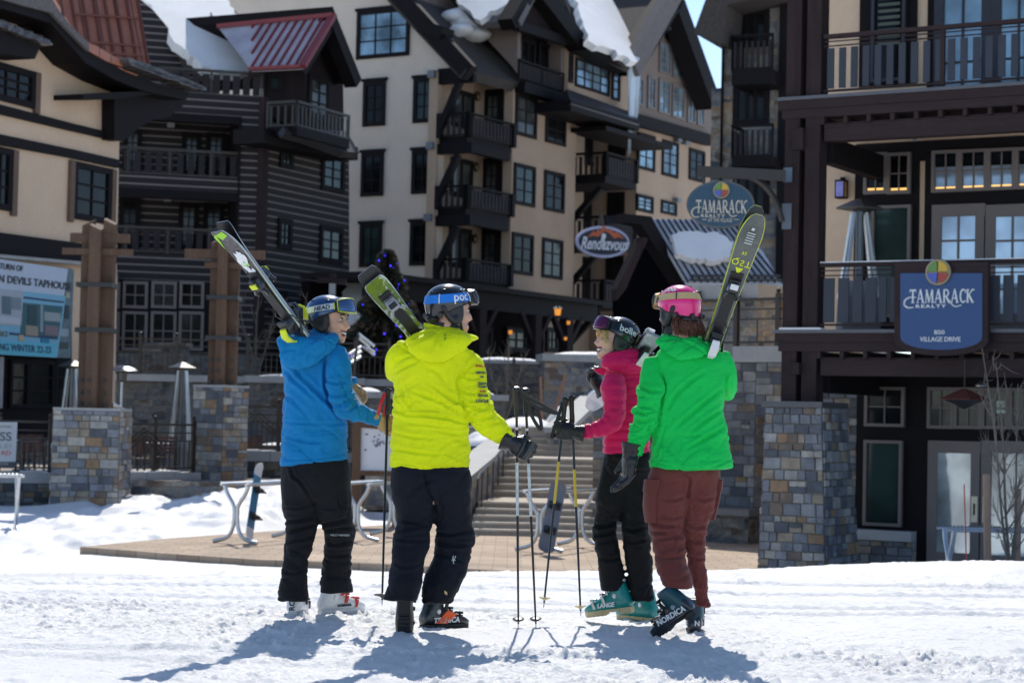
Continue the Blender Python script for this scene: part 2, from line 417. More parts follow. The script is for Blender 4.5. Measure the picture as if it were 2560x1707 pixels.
def ctm(A, k=5):
    """Catmull-Rom resampling of a list of rows"""
    A = np.asarray(A, float); n = len(A)
    if n < 3: return np.array([A[0]+(A[-1]-A[0])*t for t in np.linspace(0, 1, k+1)])
    out = []
    for i in range(n-1):
        p0, p1, p2, p3 = A[max(i-1, 0)], A[i], A[i+1], A[min(i+2, n-1)]
        for t in np.linspace(0, 1, k, endpoint=False):
            out.append(.5*((2*p1)+(-p0+p2)*t+(2*p0-5*p1+4*p2-p3)*t*t+(-p0+3*p1-3*p2+p3)*t**3))
    out.append(A[-1]); return np.array(out)
def sub(o_parent, o):   # move an object built for the person one level down
    wl = worldloc(o_parent); o.location = o.location - (wl - worldloc(o.parent)); o.parent = o_parent; return o

# ================================================================ materials
M_snow, nt, b = newmat('snow')
b.inputs['Roughness'].default_value = .55; b.inputs['Specular IOR Level'].default_value = .25
_g = N(nt, 'ShaderNodeNewGeometry')
_n = N(nt, 'ShaderNodeTexNoise', Scale=1.3, Detail=6.0); nt.links.new(_g.outputs['Position'], _n.inputs['Vector'])
_r = ramp(nt, [(.3, (.80,.795,.785)), (.7, (.89,.88,.865))]); nt.links.new(_n.outputs[0], _r.inputs[0]); nt.links.new(_r.outputs[0], b.inputs['Base Color'])
_n2 = N(nt, 'ShaderNodeTexNoise', Scale=38.0, Detail=6.0, Roughness=.75); nt.links.new(_g.outputs['Position'], _n2.inputs['Vector'])
_bp = N(nt, 'ShaderNodeBump', Strength=.9, Distance=.02); nt.links.new(_n2.outputs[0], _bp.inputs['Height']); nt.links.new(_bp.outputs[0], b.inputs['Normal'])
M_stone = stone_mat('stone_blocks', 1.35, .34, .19)
M_stone2 = stone_mat('stone_wall', 1.0, .40, .18)
M_stone3 = stone_mat('stone_dark', .6, .40, .18, 0)
M_cap = mat('cap_stone', (.36,.36,.35), .8, var=.15, bump=.3)
M_pave, nt, b = newmat('pavers')
_uv = N(nt, 'ShaderNodeUVMap'); _br = N(nt, 'ShaderNodeTexBrick', offset=.5); nt.links.new(_uv.outputs[0], _br.inputs['Vector'])
for k_, v_ in (('Scale', 1), ('Brick Width', .42), ('Row Height', .3), ('Mortar Size', .008)): _br.inputs[k_].default_value = v_
_br.inputs['Color1'].default_value = (.36,.26,.175,1); _br.inputs['Color2'].default_value = (.45,.34,.24,1); _br.inputs['Mortar'].default_value = (.16,.125,.10,1)
_n = N(nt, 'ShaderNodeTexNoise', Scale=.8, Detail=5.0); nt.links.new(_uv.outputs[0], _n.inputs['Vector'])
_r = ramp(nt, [(.3, .7), (.7, 1.15)]); nt.links.new(_n.outputs[0], _r.inputs[0])
_mx = N(nt, 'ShaderNodeMix', data_type='RGBA', blend_type='MULTIPLY'); _mx.inputs[0].default_value = 1
nt.links.new(_br.outputs[0], _mx.inputs[6]); nt.links.new(_r.outputs[0], _mx.inputs[7]); nt.links.new(_mx.outputs[2], b.inputs['Base Color']); b.inputs['Roughness'].default_value = .85
M_conc = mat('step_concrete', (.40,.34,.27), .85, var=.18, grain=.12)
M_steel = mat('galvanised_steel', (.55,.57,.58), .34, .85, var=.15)
M_rail = mat('dark_rail_metal', (.045,.038,.034), .38, .6)
M_black = mat('black_plastic', (.012,.012,.013), .4)

# ================================================================ ground
def sstep(x): x = np.clip(x, 0, 1); return x*x*(3-2*x)
ZP = -1.0
PL = Plane((0,0,ZP), (0,0,1))
plaza_px = [(200,1366),(421,1345),(660,1328),(760,1322),(880,1316),(1176,1300),(1500,1290),(1900,1300),(1960,1425),(1700,1434),(1450,1431),(1240,1425),(970,1409),(640,1398),(420,1383)]
plaza_pts = [PL.hit(*p) for p in plaza_px]
def inside(px_, py_, poly):
    r = np.zeros(px_.shape, bool); n = len(poly)
    for i in range(n):
        x0, y0 = poly[i][:2]; x1, y1 = poly[(i+1) % n][:2]
        c = ((y0 > py_) != (y1 > py_)); r ^= c & (px_ < (x1-x0)*(py_-y0)/(y1-y0+1e-12)+x0)
    return r
def ground_h(x, y, detail=True):
    y0 = 12 + np.clip((x+4)/8, 0, 1)*5; y1 = np.where(x < -4, 30.5, 28.0)
    z = -.004*(y-11) - 1.03*sstep((y-y0)/(y1-y0))
    z = np.where(y < 11, -.004*(y-11), z)
    rt = sstep((x-1.6)/3.2)
    z += rt*.045*np.exp(-((y-16.5)/2.6)**2)
    z += .06*np.exp(-((x-4.35)/.5)**2-((y-16.6)/.9)**2)
    # bank against the stone wall on the left
    xl = np.interp(y, [30, 31.2, 36.5, 44, 60], [-6.75, -6.6, -4.55, -3.0, -2.5])
    w = sstep((xl-x)/.9)*sstep((y-30.0)/2.0)
    tgt = -1.16 + .012*(y-31) + np.clip((x+10)/5, 0, 1)*.035*(y-32)
    z = z*(1-w) + tgt*w
    if detail:
        P = np.stack([x, y, np.zeros_like(x)], 1)
        far = np.clip((y-7)/20, .25, 1)
        z += .022*fbm(P*.55, 3, 3)*(1-w) + .007*fbm(P*np.array([2.2,2.8,1]), 4, 11)
        near = np.clip((24-y)/10, 0, 1)
        c = fbm(P*np.array([7.0,6.0,1]), 3, 31); z += near*.022*np.clip(c-.12, 0, 1)
        c2 = fbm(P*np.array([19.0,15.0,1]), 2, 41); msk = np.clip(fbm(P*.9, 2, 51)+.35, 0, 1)
        z += near*msk*.060*np.clip(c2-.20, 0, 1)
        # groomed ripples and a few old ski tracks
        gm = np.clip(fbm(P*.45+9, 2, 61)*2.2+.1, 0, 1)
        z += near*gm*.0045*np.sin(2*np.pi*(x*.75+y*.25+.06*vnoise(P*1.5, 5))/.085)
        for (yy, sl, ph, dp) in ((12.6,.05,0,.02),(13.1,.02,1,.018),(15.2,-.03,2,.03),(10.1,.08,3,.014),(9.6,-.05,4,.012),(14.2,.0,5,.02)):
            d = y-(yy+sl*x+.12*np.sin(x*.5+ph)); z -= dp*np.exp(-(d/.06)**2) - .5*dp*np.exp(-((d-.11)/.05)**2)
        c3 = fbm(P*np.array([42.0,34.0,1]), 2, 47); z += np.clip((17-y)/6, 0, 1)*(.3+msk)*.030*np.clip(c3-.16, 0, 1)
        rr = np.random.RandomState(5)
        for k in range(70):     # boot prints
            fx, fy = rr.uniform(-4.5, 4.5), rr.uniform(8.2, 18); a = rr.uniform(-.6, .6)
            sel = (np.abs(x-fx) < .4) & (np.abs(y-fy) < .4)
            if sel.any():
                dx, dy = x[sel]-fx, y[sel]-fy; u_ = dx*np.cos(a)+dy*np.sin(a); v_ = -dx*np.sin(a)+dy*np.cos(a)
                q = (u_/.06)**2+(v_/.15)**2; z[sel] += -.016*np.exp(-q**2) + .010*np.exp(-((np.sqrt(q)-1.35)/.25)**2)*rr.uniform(.3, 1)
        lump = fbm(P*np.array([1.1,.9,1])+3, 4, 71); big = fbm(P*np.array([.5,.35,1])+8, 2, 81)
        z += w*(.20*lump+.14*big + .10*np.clip(fbm(P*2.6, 3, 91)-.05, 0, 1)*2)
    ins = inside(x, y, plaza_pts)
    z = np.where(ins, np.minimum(z, ZP-.14), z)
    # nothing of the snow may stand through the terraces behind
    z = np.where((y > 45.5), -1.05, z)
    z = np.where((y > 36.8) & (x > -2.2), np.minimum(z, -1.1), z)
    return z
xs = np.concatenate([-np.geomspace(9.2, 420, 26)[::-1], -np.geomspace(4.75, 9, 60)[::-1], np.linspace(-4.7, 4.7, 780), np.geomspace(4.75, 9, 60), np.geomspace(9.2, 420, 26)])
ys = np.concatenate([-np.geomspace(2, 420, 18)[::-1], np.linspace(-1.5, 7.2, 14), np.linspace(7.4, 8.6, 40), np.arange(8.62, 15.0, .0135), 15.02*np.exp(np.linspace(0, math.log(47/15.02), 400)), np.geomspace(48, 1500, 26)])
X, Y = np.meshgrid(xs, ys)
Zh = ground_h(X.ravel(), Y.ravel())
nx, ny = len(xs), len(ys)
me = bpy.data.meshes.new('snow_ground')
me.vertices.add(nx*ny); me.vertices.foreach_set('co', np.stack([X.ravel(), Y.ravel(), Zh], 1).ravel())
ii = (np.arange(ny-1)[:,None]*nx + np.arange(nx-1)[None,:]).ravel()
q = np.stack([ii, ii+1, ii+nx+1, ii+nx], 1).astype(np.int32)
me.loops.add(q.size); me.loops.foreach_set('vertex_index', q.ravel())
me.polygons.add(len(q)); me.polygons.foreach_set('loop_start', (np.arange(len(q))*4).astype(np.int32))
me.update(calc_edges=True); me.validate()
me.polygons.foreach_set('use_smooth', np.ones(len(q), bool))
me.materials.append(M_snow)
snow_o = bpy.data.objects.new('snow_ground', me); COL.objects.link(snow_o); tag(snow_o, 'sunlit trampled snow sloping down to the plaza', 'snow', kind='structure')
def gz(x, y): return float(ground_h(np.array([float(x)]), np.array([float(y)]), True)[0])

mb = MB(); mb.prism(plaza_pts, (0,0,-.13))
plaza_o = mb.build('plaza', M_pave, kind='structure', label='raised tan paver plaza at the foot of the stairs', category='plaza')
# snow lying loose along the kerb
def snow_lump(mb, c, rx, ry, h, seed, n=26, m=9):
    vs = []; c = np.asarray(c, float)
    for j in range(m+1):
        r = j/m
        for i in range(n):
            a = 2*math.pi*i/n; vs.append([math.cos(a)*r, math.sin(a)*r])
    vs = np.array(vs); rr = np.hypot(vs[:,0], vs[:,1])
    P = np.stack([vs[:,0]*rx+c[0], vs[:,1]*ry+c[1], np.full(len(vs), seed*3.1)], 1)
    sc = 1+.25*fbm(P*1.3, 2, seed)
    z = h*(1-rr**2.2)*(1+.5*fbm(P*1.7, 3, seed+5)) - .03*(rr > .99)
    W = np.stack([c[0]+vs[:,0]*rx*sc, c[1]+vs[:,1]*ry*sc, c[2]+np.maximum(z, -.03)], 1)
    fs = [(j*n+i, j*n+(i+1) % n, (j+1)*n+(i+1) % n, (j+1)*n+i) for j in range(m) for i in range(n)]
    mb.add(W, fs)

# ================================================================ stairs and terraces
st = empty('stone_staircase', (0.6, 37, ZP), 'wide tan concrete steps in two flights rising from the plaza behind the skiers', 'stairs')
def xw(u, v, Y): return px(u, v, Y)[0]
def flight(name, y0, z0, n, rise, tread, xl, xr, dxl):
    mb = MB()
    for k in range(n):
        ya = y0+k*tread; mb.box(xl+dxl*k, xr, ya, y0+n*tread+.9, z0+k*rise+.002*(k > 0), z0+(k+1)*rise)
    return mb.build(name, M_conc, st)
flight('lower_flight', 37.0, ZP, 5, .112, .36, -.75, 5.0, .04)
flight('upper_flight', 40.9, ZP+.56, 6, .128, .34, -.45, 5.0, .04)
flight('top_flight', 45.2, .33, 5, .13, .36, .1, 5.0, .04)
mb = MB(); mb.box(-.62, 5.0, 38.8, 43.85, ZP, ZP+.556); mb.box(-.3, 5.0, 43.84, 47.9, ZP, .326)
mb.build('landing', M_conc, st)
mb = MB()   # sunlit edge of every tread, painted as a paler strip
for (y0, z0, n, rise, tread, xl) in ((37.0, ZP, 5, .112, .36, -.73), (40.9, ZP+.56, 6, .128, .34, -.43)):
    for k in range(n): mb.box(xl+.04*k, 4.98, y0+k*tread-.02, y0+k*tread+.07, z0+(k+1)*rise-.03, z0+(k+1)*rise+.006)
mb.build('sunlit_nosing', mat('tread_edge', (.62,.55,.45), .55), st)
# stair cheek walls with sloping caps
def cheek(label, p0, p1, z0, z1, zb, w=.5):
    r = empty('stair_wall', (p0[0], p0[1], zb), label, 'wall')
    p0, p1 = np.array(p0, float), np.array(p1, float); d = nrm(np.append(p1-p0, 0)); nn = np.array([-d[1], d[0], 0])*w/2
    a, c = np.array([*p0, 0]), np.array([*p1, 0]); up = np.array([0,0,1.0])
    mb = MB(); mb.box8([a-nn+up*zb, c-nn+up*zb, c+nn+up*zb, a+nn+up*zb, a-nn+up*z0, c-nn+up*z1, c+nn+up*z1, a+nn+up*z0]); mb.build('stonework', M_stone2, r)
    nn = nn*1.25; e = d*.1
    mb = MB(); mb.box8([a-nn-e+up*(z0+.004), c-nn+up*(z1+.004), c+nn+up*(z1+.004), a+nn-e+up*(z0+.004), a-nn-e+up*(z0+.13), c-nn+up*(z1+.13), c+nn+up*(z1+.13), a+nn-e+up*(z0+.13)]); mb.build('cap', M_cap, r)
    return r
cw = cheek('sloping stone stair wall with a pale cap left of the steps', (-1.0, 37.6), (-.05, 45.4), -.05, .68, ZP)
cheek('upper sloping stair wall whose sunlit cap shows beside the hanging ski tips', (1.1, 45.6), (2.1, 51.5), .85, 1.65, .3)
# handrail left of the steps
hr = empty('handrail', (-.6, 38, ZP), 'thin dark metal handrail climbing beside the left stair wall', 'handrail')
mb = MB()
pts = [(-.60, 37.3, -.35), (-.58, 37.3, .02), (-.55, 37.6, .12), (-.35, 39.5, .30), (.2, 45.2, .95)]
mb.tube(pts, .022, 8)
mb.build('top_rail', M_rail, hr, True)
for t in np.linspace(.05, .95, 8):
    mb = MB(); x = -.55+.75*t; y = 37.6+7.6*t; z = .12+.83*t; mb.cyl((x, y, z-.7), (x, y, z), .013, n=6); mb.build('baluster', M_rail, hr)
# upper terrace and its snow
mb = MB(); mb.box(-3.2, 10, 47.9, 110, -1.0, .93)
mb.build('terrace', M_stone2, kind='structure', label='raised stone faced terrace behind the stairs', category='terrace')
mb = MB(); mb.box(-3.3, -1.3, 45.8, 47.88, -1.0, .55)
mb.build('planter_wall', M_stone2, label='low stone planter wall left of the top steps', category='planter')
for i, (u, v, Y, rx, ry, h, lb) in enumerate([(1215, 1098, 46.8, .55, .6, .32, 'snow heap on the planter behind the yellow jacket sleeve'), (1330, 1070, 51, .8, .9, .45, 'snow heap behind the ski pole grips'), (1440, 1018, 55, .9, .8, .4, 'snow heap high behind the pink jacket forearm')]):
    p = px(u, v, Y); mb = MB(); base = .55 if Y < 47.9 else .93
    snow_lump(mb, (p[0], Y, base-.02), rx, ry, max(.2, p[2]-base)+.1, 21+i); mb.build('snow_heap', M_snow, None, 'all', kind='stuff', label=lb, category='snow')
# ================================================================ buildings
G1 = Cr(1560, 440, 3.4095); G2 = Cr(1700, 700, 2.1183); G3 = Cr(1150, 740, 3.7333); G4 = Cr(860, 740, 3.7324)
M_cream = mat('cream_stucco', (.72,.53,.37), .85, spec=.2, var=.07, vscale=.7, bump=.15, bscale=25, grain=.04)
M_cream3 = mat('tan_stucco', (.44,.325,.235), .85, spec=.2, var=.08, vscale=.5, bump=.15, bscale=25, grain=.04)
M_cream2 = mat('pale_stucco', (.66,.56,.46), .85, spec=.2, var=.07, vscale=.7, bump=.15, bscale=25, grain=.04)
M_taupe = mat('taupe_siding', (.20,.155,.13), .8, var=.08)
M_trim = mat('dark_trim', (.007,.005,.006), .7, spec=.2, var=.2, stretch=(1,1,6))
M_timber = mat('brown_timber', (.036,.024,.024), .8, spec=.15, var=.28, vscale=6, stretch=(1,1,.15), grain=.2)
M_timber2 = mat('brown_fascia', (.040,.027,.027), .8, spec=.15, var=.2, vscale=3, stretch=(.15,.15,1), grain=.15)
M_post = mat('weathered_post', (.135,.083,.055), .8, spec=.2, var=.3, vscale=5, stretch=(1,1,.12), grain=.2)
M_taupef = mat('taupe_frame', (.17,.14,.125), .55, var=.06)
M_shingle = mat('dark_shingle', (.055,.045,.040), .85, var=.4, vscale=9, bump=.8, bscale=14)
M_shinglg = mat('grey_shingle', (.14,.125,.12), .85, var=.5, vscale=14, bump=.9, bscale=18)
M_copper = seam_mat('copper_roof', (.42,.15,.085), (.16,.05,.03), 0, .55, .5, .0)
M_redroof = mat('frosted_roof', (.40,.38,.43), .6, var=.25, vscale=1.2)
M_redtrim = mat('red_trim', (.20,.025,.03), .5)
M_metroof = mat('metal_roof', (.52,.55,.61), .45, var=.12)
M_dkroof = mat('dark_metal_roof', (.05,.045,.045), .4, .3)
M_log = log_mat('log_siding', (.008,.0055,.0065), (.20,.165,.155), .262, .22)
M_log2 = log_mat('log_siding_side', (.009,.006,.0065), (.21,.17,.15), .262, .21, .35)
M_board = mat('brown_boards', (.016,.010,.011), .8, spec=.2, var=.35, vscale=7, stretch=(1,1,.08))
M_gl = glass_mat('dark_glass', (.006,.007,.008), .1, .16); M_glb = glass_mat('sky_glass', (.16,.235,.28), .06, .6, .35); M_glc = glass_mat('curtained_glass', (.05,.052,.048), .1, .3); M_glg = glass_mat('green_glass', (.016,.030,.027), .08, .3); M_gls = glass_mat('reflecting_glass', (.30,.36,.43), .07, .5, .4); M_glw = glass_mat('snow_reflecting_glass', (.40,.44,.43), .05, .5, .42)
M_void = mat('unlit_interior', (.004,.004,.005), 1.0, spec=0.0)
M_slat = mat('slate_blue_slat', (.045,.050,.064), .6, spec=.25, var=.08); M_slatd = mat('dark_slat', (.026,.022,.024), .7, spec=.2, var=.15)
M_warm = mat('warm_strip_light', (.9,.6,.2), .5, emit=(1.0,.55,.15), estr=.9)  # emissive strip on the panes standing in for the reflection of indoor lamps
M_amber = mat('amber_lantern', (.6,.2,.03), .4, emit=(1.0,.35,.03), estr=.55)

def facing_box(mb, F, s0, s1, z0, z1, t0, t1): return mb.fbox(F, s0, s1, z0, z1, t0, t1)
def window(F, par, tl, br, cols=2, rows=2, mf=None, mg=None, t=0.0, fw=.09, mw=.035, name='window', deep=.08, rect=None, sill=0.0):
    a0, a1, z0, z1 = rect or F.rect(tl, br, t)
    mf = mf or M_trim; mg = mg or M_gl
    mb = MB(); d0, d1 = t-.05, t+deep
    mb.fbox(F, a0, a1, z1-fw, z1, d0, d1); mb.fbox(F, a0, a1, z0, z0+fw, d0, d1); mb.fbox(F, a0, a0+fw, z0+fw, z1-fw, d0, d1); mb.fbox(F, a1-fw, a1, z0+fw, z1-fw, d0, d1)
    for c in range(1, cols): x = a0+fw+(a1-a0-2*fw)*c/cols; mb.fbox(F, x-mw/2, x+mw/2, z0+fw, z1-fw, d0, d1-.025)
    for r in range(1, rows):
        z = z0+fw+(z1-z0-2*fw)*r/rows
        for c in range(cols):
            x0 = a0+fw+(a1-a0-2*fw)*c/cols+(mw/2 if c else 0); x1 = a0+fw+(a1-a0-2*fw)*(c+1)/cols-(mw/2 if c < cols-1 else 0); mb.fbox(F, x0, x1, z-mw/2, z+mw/2, d0, d1-.03)
    w = mb.build(name, mf, par)
    if sill: mb = MB(); mb.fbox(F, a0-.08, a1+.08, z1+.002, z1+sill, t-.02, t+deep+.03); sub(w, mb.build('lintel', mf, par))
    mb = MB(); mb.fbox(F, a0+fw*.6, a1-fw*.6, z0+fw*.6, z1-fw*.6, t-.02, t+.02); sub(w, mb.build('pane', mg, par))
    return w
def railing(par, p0, p1, z0, z1, name='railing', spacing=.24, sw=.13, posts=(0,1), mr=None, ms=None, rails=True, jit=0, pw=.07):
    """a railing between two plan points: flat upright slats between a top and a bottom rail"""
    p0, p1 = np.array([p0[0], p0[1], 0.0]), np.array([p1[0], p1[1], 0.0]); L = np.linalg.norm(p1-p0); F = Fac(p0, p1-p0); mr = mr or M_rail; ms = ms or M_slatd
    F.n = F.n if F.n[1] < 0 else -F.n
    mb = MB(); h = z1-z0
    mb.fbox(F, 0, L, z1-.09, z1, -.06, .06); mb.fbox(F, 0, L, z0, z0+.06, -.03, .03)
    if rails:
        for k in (.82, .90): mb.fbox(F, 0, L, z0+h*k-.01, z0+h*k+.01, -.01, .01)
    for q in posts: mb.fbox(F, q*L-pw/2, q*L+pw/2, z0-.05, z1-.002, -pw/2, pw/2)
    r = mb.build(name, mr, par)
    mb = MB(); n = max(1, int(L/spacing)); rr = np.random.RandomState(int(abs(p0[0]*91+p0[1]*37)) % 9999)
    for k in range(n):
        c = (k+.5)*L/n; w = sw*(1+jit*rr.uniform(-1, 1)); mb.fbox(F, c-w/2, c+w/2, z0+.07, z0+h*.8 if rails else z1-.1, -.018, .018)
    sub(r, mb.build('slats', ms, par)); return r
def poly(F, par, name, m, cr, pts, t=0.0, th=-.25, **k):
    mb = MB(); mb.prism([F.hit(*cr(*p), t) for p in pts], F.n*th); return mb.build(name, m, par, **k)
def pbar(F, mb, cr, p, q, w, t0, t1):
    a, b = F.hit(*cr(*p), t1), F.hit(*cr(*q), t1); d = nrm(b-a); s = nrm(np.cross(d, F.n))*w/2; mb.prism([a-s, b-s, b+s, a+s], F.n*(t0-t1))
def ragged(pts, amp=7, step=22, seed=3):
    rr = np.random.RandomState(seed); out = []
    for i in range(len(pts)):
        a, b_ = np.array(pts[i], float), np.array(pts[(i+1) % len(pts)], float); L = np.linalg.norm(b_-a); n = max(1, int(L/step)); nn = np.array([-(b_-a)[1], (b_-a)[0]])/(L+1e-9)
        for k in range(n): out.append(tuple(a+(b_-a)*k/n+nn*rr.normal(0, amp)*(.4+.6*(k > 0))))
    return out
def slab(pl, par, name, m, cr, pts, th=.2, t=0.0):
    if m is M_snow: pts = ragged(pts)
    mb = MB(); mb.prism([pl.hit(*cr(*p), t) for p in pts], -pl.n*th); return mb.build(name, m, par)
def fit_text(F, s, tl, br, t, par, m, ex=.01, sx=0, name='lettering', offset=.0, spacing=1.0, build=True, mb=None):
    """letter a flat facade between two photo corners"""
    a0, a1, z0, z1 = F.rect(tl, br, t); q = MB(); text_mb(q, s, lambda x, y, z: (x, y, z), 1.0, .5, sx, offset, 'LEFT', spacing); V = np.array(q.v); lo, hi = V.min(0), V.max(0)
    own = mb is None; mb = mb or MB()
    mb.add([F.P(a0+(p[0]-lo[0])/(hi[0]-lo[0])*(a1-a0), z0+(p[1]-lo[1])/(hi[1]-lo[1])*(z1-z0), t+(p[2]+.5)*ex) for p in q.v], q.f)
    return mb.build(name, m, par) if own else mb
SERIF = dict(T=[(0,.94,.9,.94,.12),(.45,0,.45,.94,.2),(.24,.03,.66,.03,.06),(.03,.78,.03,.94,.06),(.87,.78,.87,.94,.06)], A=[(.08,.02,.46,1,.09),(.46,1,.86,.02,.2),(.2,.33,.7,.33,.08),(0,.03,.22,.03,.06),(.66,.03,1.02,.03,.06)],
    M=[(.1,.02,.2,.97,.09),(.2,.97,.56,.05,.19),(.56,.05,.92,.97,.09),(.95,.97,1.04,.02,.2),(0,.03,.25,.03,.06),(.84,.03,1.2,.03,.06),(.06,.95,.26,.95,.06)],
    R=[(.16,0,.16,.97,.2),(0,.03,.34,.03,.06),(.1,.95,.5,.95,.09),(.5,.95,.72,.82,.13),(.72,.82,.72,.62,.17),(.72,.62,.46,.47,.13),(.46,.47,.2,.47,.08),(.42,.47,.86,.02,.19),(.72,.03,.98,.03,.06)],
    C=[(.82,.74,.74,.9,.1),(.74,.9,.5,.97,.09),(.5,.97,.22,.84,.13),(.22,.84,.12,.5,.19),(.12,.5,.22,.15,.18),(.22,.15,.5,.02,.12),(.5,.02,.84,.16,.09),(.82,.7,.82,.95,.06)],
    K=[(.16,0,.16,.97,.2),(0,.03,.34,.03,.06),(0,.95,.34,.95,.06),(.22,.45,.62,.82,.09),(.62,.82,.86,.97,.12),(.86,.97,1.08,.9,.07),(.34,.55,.84,.02,.2),(.68,.03,1.02,.03,.06)])
def serif_word(mb, word, fn, gap=.1):
    """hand drawn serif capitals in a 1 unit high line; fn maps (x, y, z); returns the width"""
    x = 0
    for ch in word:
        st = SERIF[ch]; w = max(max(a[0], a[2]) for a in st)
        for x0, y0, x1, y1, th in st:
            d = np.array([x1-x0, y1-y0]); d /= np.linalg.norm(d); n = np.array([-d[1], d[0]])*th/2; p, q = np.array([x0, y0]), np.array([x1, y1])
            mb.prism([fn(x+c[0], c[1], 0) for c in (p-n, q-n, q+n, p+n)], fn(0, 0, 1)-fn(0, 0, 0))
        x += w+gap
    return x-gap
def realty_logo(F, par, box, t, m, village=False):
    """box: photo corners of the big word"""
    a0, a1, z0, z1 = F.rect(box[0], box[1], t); q = MB(); W = serif_word(q, 'TAMARACK', lambda x, y, z: np.array([x, y, z])); k = (a1-a0)/W; h = z1-z0
    mb = MB(); serif_word(mb, 'TAMARACK', lambda x, y, z: F.P(a0+x*k, z0+y*h*(1.0), t+z*.012))
    def sw(pts, w):
        P_ = ctm([np.array([a0+x*k*W, z0+y*h]) for x, y in pts], 5)
        for i in range(len(P_)-1):
            p, r = P_[i], P_[i+1]; d = nrm(r-p); n = np.array([-d[1], d[0]])*w*h*(.35+.65*math.sin(math.pi*(i+.5)/len(P_))); e = d*.004
            mb.prism([F.P(*(p-n-e), t+.002), F.P(*(r-n+e), t+.002), F.P(*(r+n+e), t+.002), F.P(*(p+n-e), t+.002)], F.n*.011)
    sw([(.10,.42),(.0,.42),(-.07,.2),(-.075,-.12),(-.02,-.32),(.06,-.30)], .07); sw([(.62,.2),(.66,-.12),(.72,-.26),(.80,-.16)], .05)
    mb.build('lettering', m, par)
    mb = MB(); q = MB(); text_mb(q, 'REALTY', lambda x, y, z: (x, y, z), 1.0, .5, 0, .03, 'LEFT', 1.35); V = np.array(q.v); lo, hi = V.min(0), V.max(0)
    mb.add([F.P(a0+(a1-a0)*(.10+.47*(p[0]-lo[0])/(hi[0]-lo[0])), z0-h*.34+h*.24*(p[1]-lo[1])/(hi[1]-lo[1]), t+(p[2]+.5)*.012) for p in q.v], q.f); mb.build('small_lettering', m, par)
M_medg, M_medy, M_medb, M_medr = (mat(n, c, .4) for n, c in (('medal_green', (.12,.25,.05)), ('medal_yellow', (.60,.36,.03)), ('medal_blue', (.07,.11,.42)), ('medal_red', (.36,.05,.03))))
M_gold = mat('medal_rim', (.30,.25,.16), .4, .5)
def medal(F, par, c, r, t):
    mb = MB(); c = np.asarray(c, float)
    mb.lathe(c+F.n*t, [(r*1.0,0),(r*1.05,.02),(r*1.0,.05),(r*.86,.05),(r*.84,.03)], 36, F.n); md = mb.build('medal', M_gold, par, 40)
    for k, m in enumerate((M_medy, M_medg, M_medb, M_medr)):
        a = np.linspace(k*math.pi/2+.06, (k+1)*math.pi/2-.06, 9); off = [math.cos(k*math.pi/2+math.pi/4)*.05*r, math.sin(k*math.pi/2+math.pi/4)*.05*r]
        pl = [c+F.n*(t+.052)+F.d*(off[0])+ZU*off[1]]+[c+F.n*(t+.052)+F.d*(off[0]+r*.8*math.cos(x))+ZU*(off[1]+r*.8*math.sin(x)) for x in a]; q = MB(); q.prism(pl, F.n*.012); sub(md, q.build('quadrant', m, par))

dA = np.array([math.cos(R(30.5)), -math.sin(R(30.5))]); dB = np.array([math.sin(R(30.5)), math.cos(R(30.5))])
# ---------------------------------------------------------------- timber lodge on the right
FE = Fac(px(1970, 1000, 30)[:2], dA); FW = FE.off(-2.6)
LO = empty('timber_lodge', FE.P(0, 0, 0)+ZU*ZP, 'dark timber lodge with two slatted balconies and stone base beside the plaza', 'building')
sE = FE.sz(2760, 900)[0]; zE = lambda cr, x, y, t=0.0: FE.sz(*cr(x, y), t)[1]; aE = lambda cr, x, y, t=0.0: FE.sz(*cr(x, y), t)[0]
zW = lambda cr, x, y, t=0.0: FW.sz(*cr(x, y), t)[1]; aW = lambda cr, x, y, t=0.0: FW.sz(*cr(x, y), t)[0]
zcap = zE(E3, 300, 440)
for x0, x1 in ((205, 335), (385, 515)):
    mb = MB(); mb.fbox(FE, aE(E2, x0, 800), aE(E2, x1, 800), zcap, 10.2, -.30, 0); mb.build('column', M_timber, LO)
mb = MB()
for z0, z1 in ((zE(E1, 340, 1340), zE(E1, 340, 1150)), (zE(E3, 300, 200), zE(E3, 300, 95))): mb = MB(); mb.fbox(FE, aE(E2, 290, 800), aE(E2, 384, 800), z0, z1, -.24, .10); mb.build('timber_block', M_timber, LO)
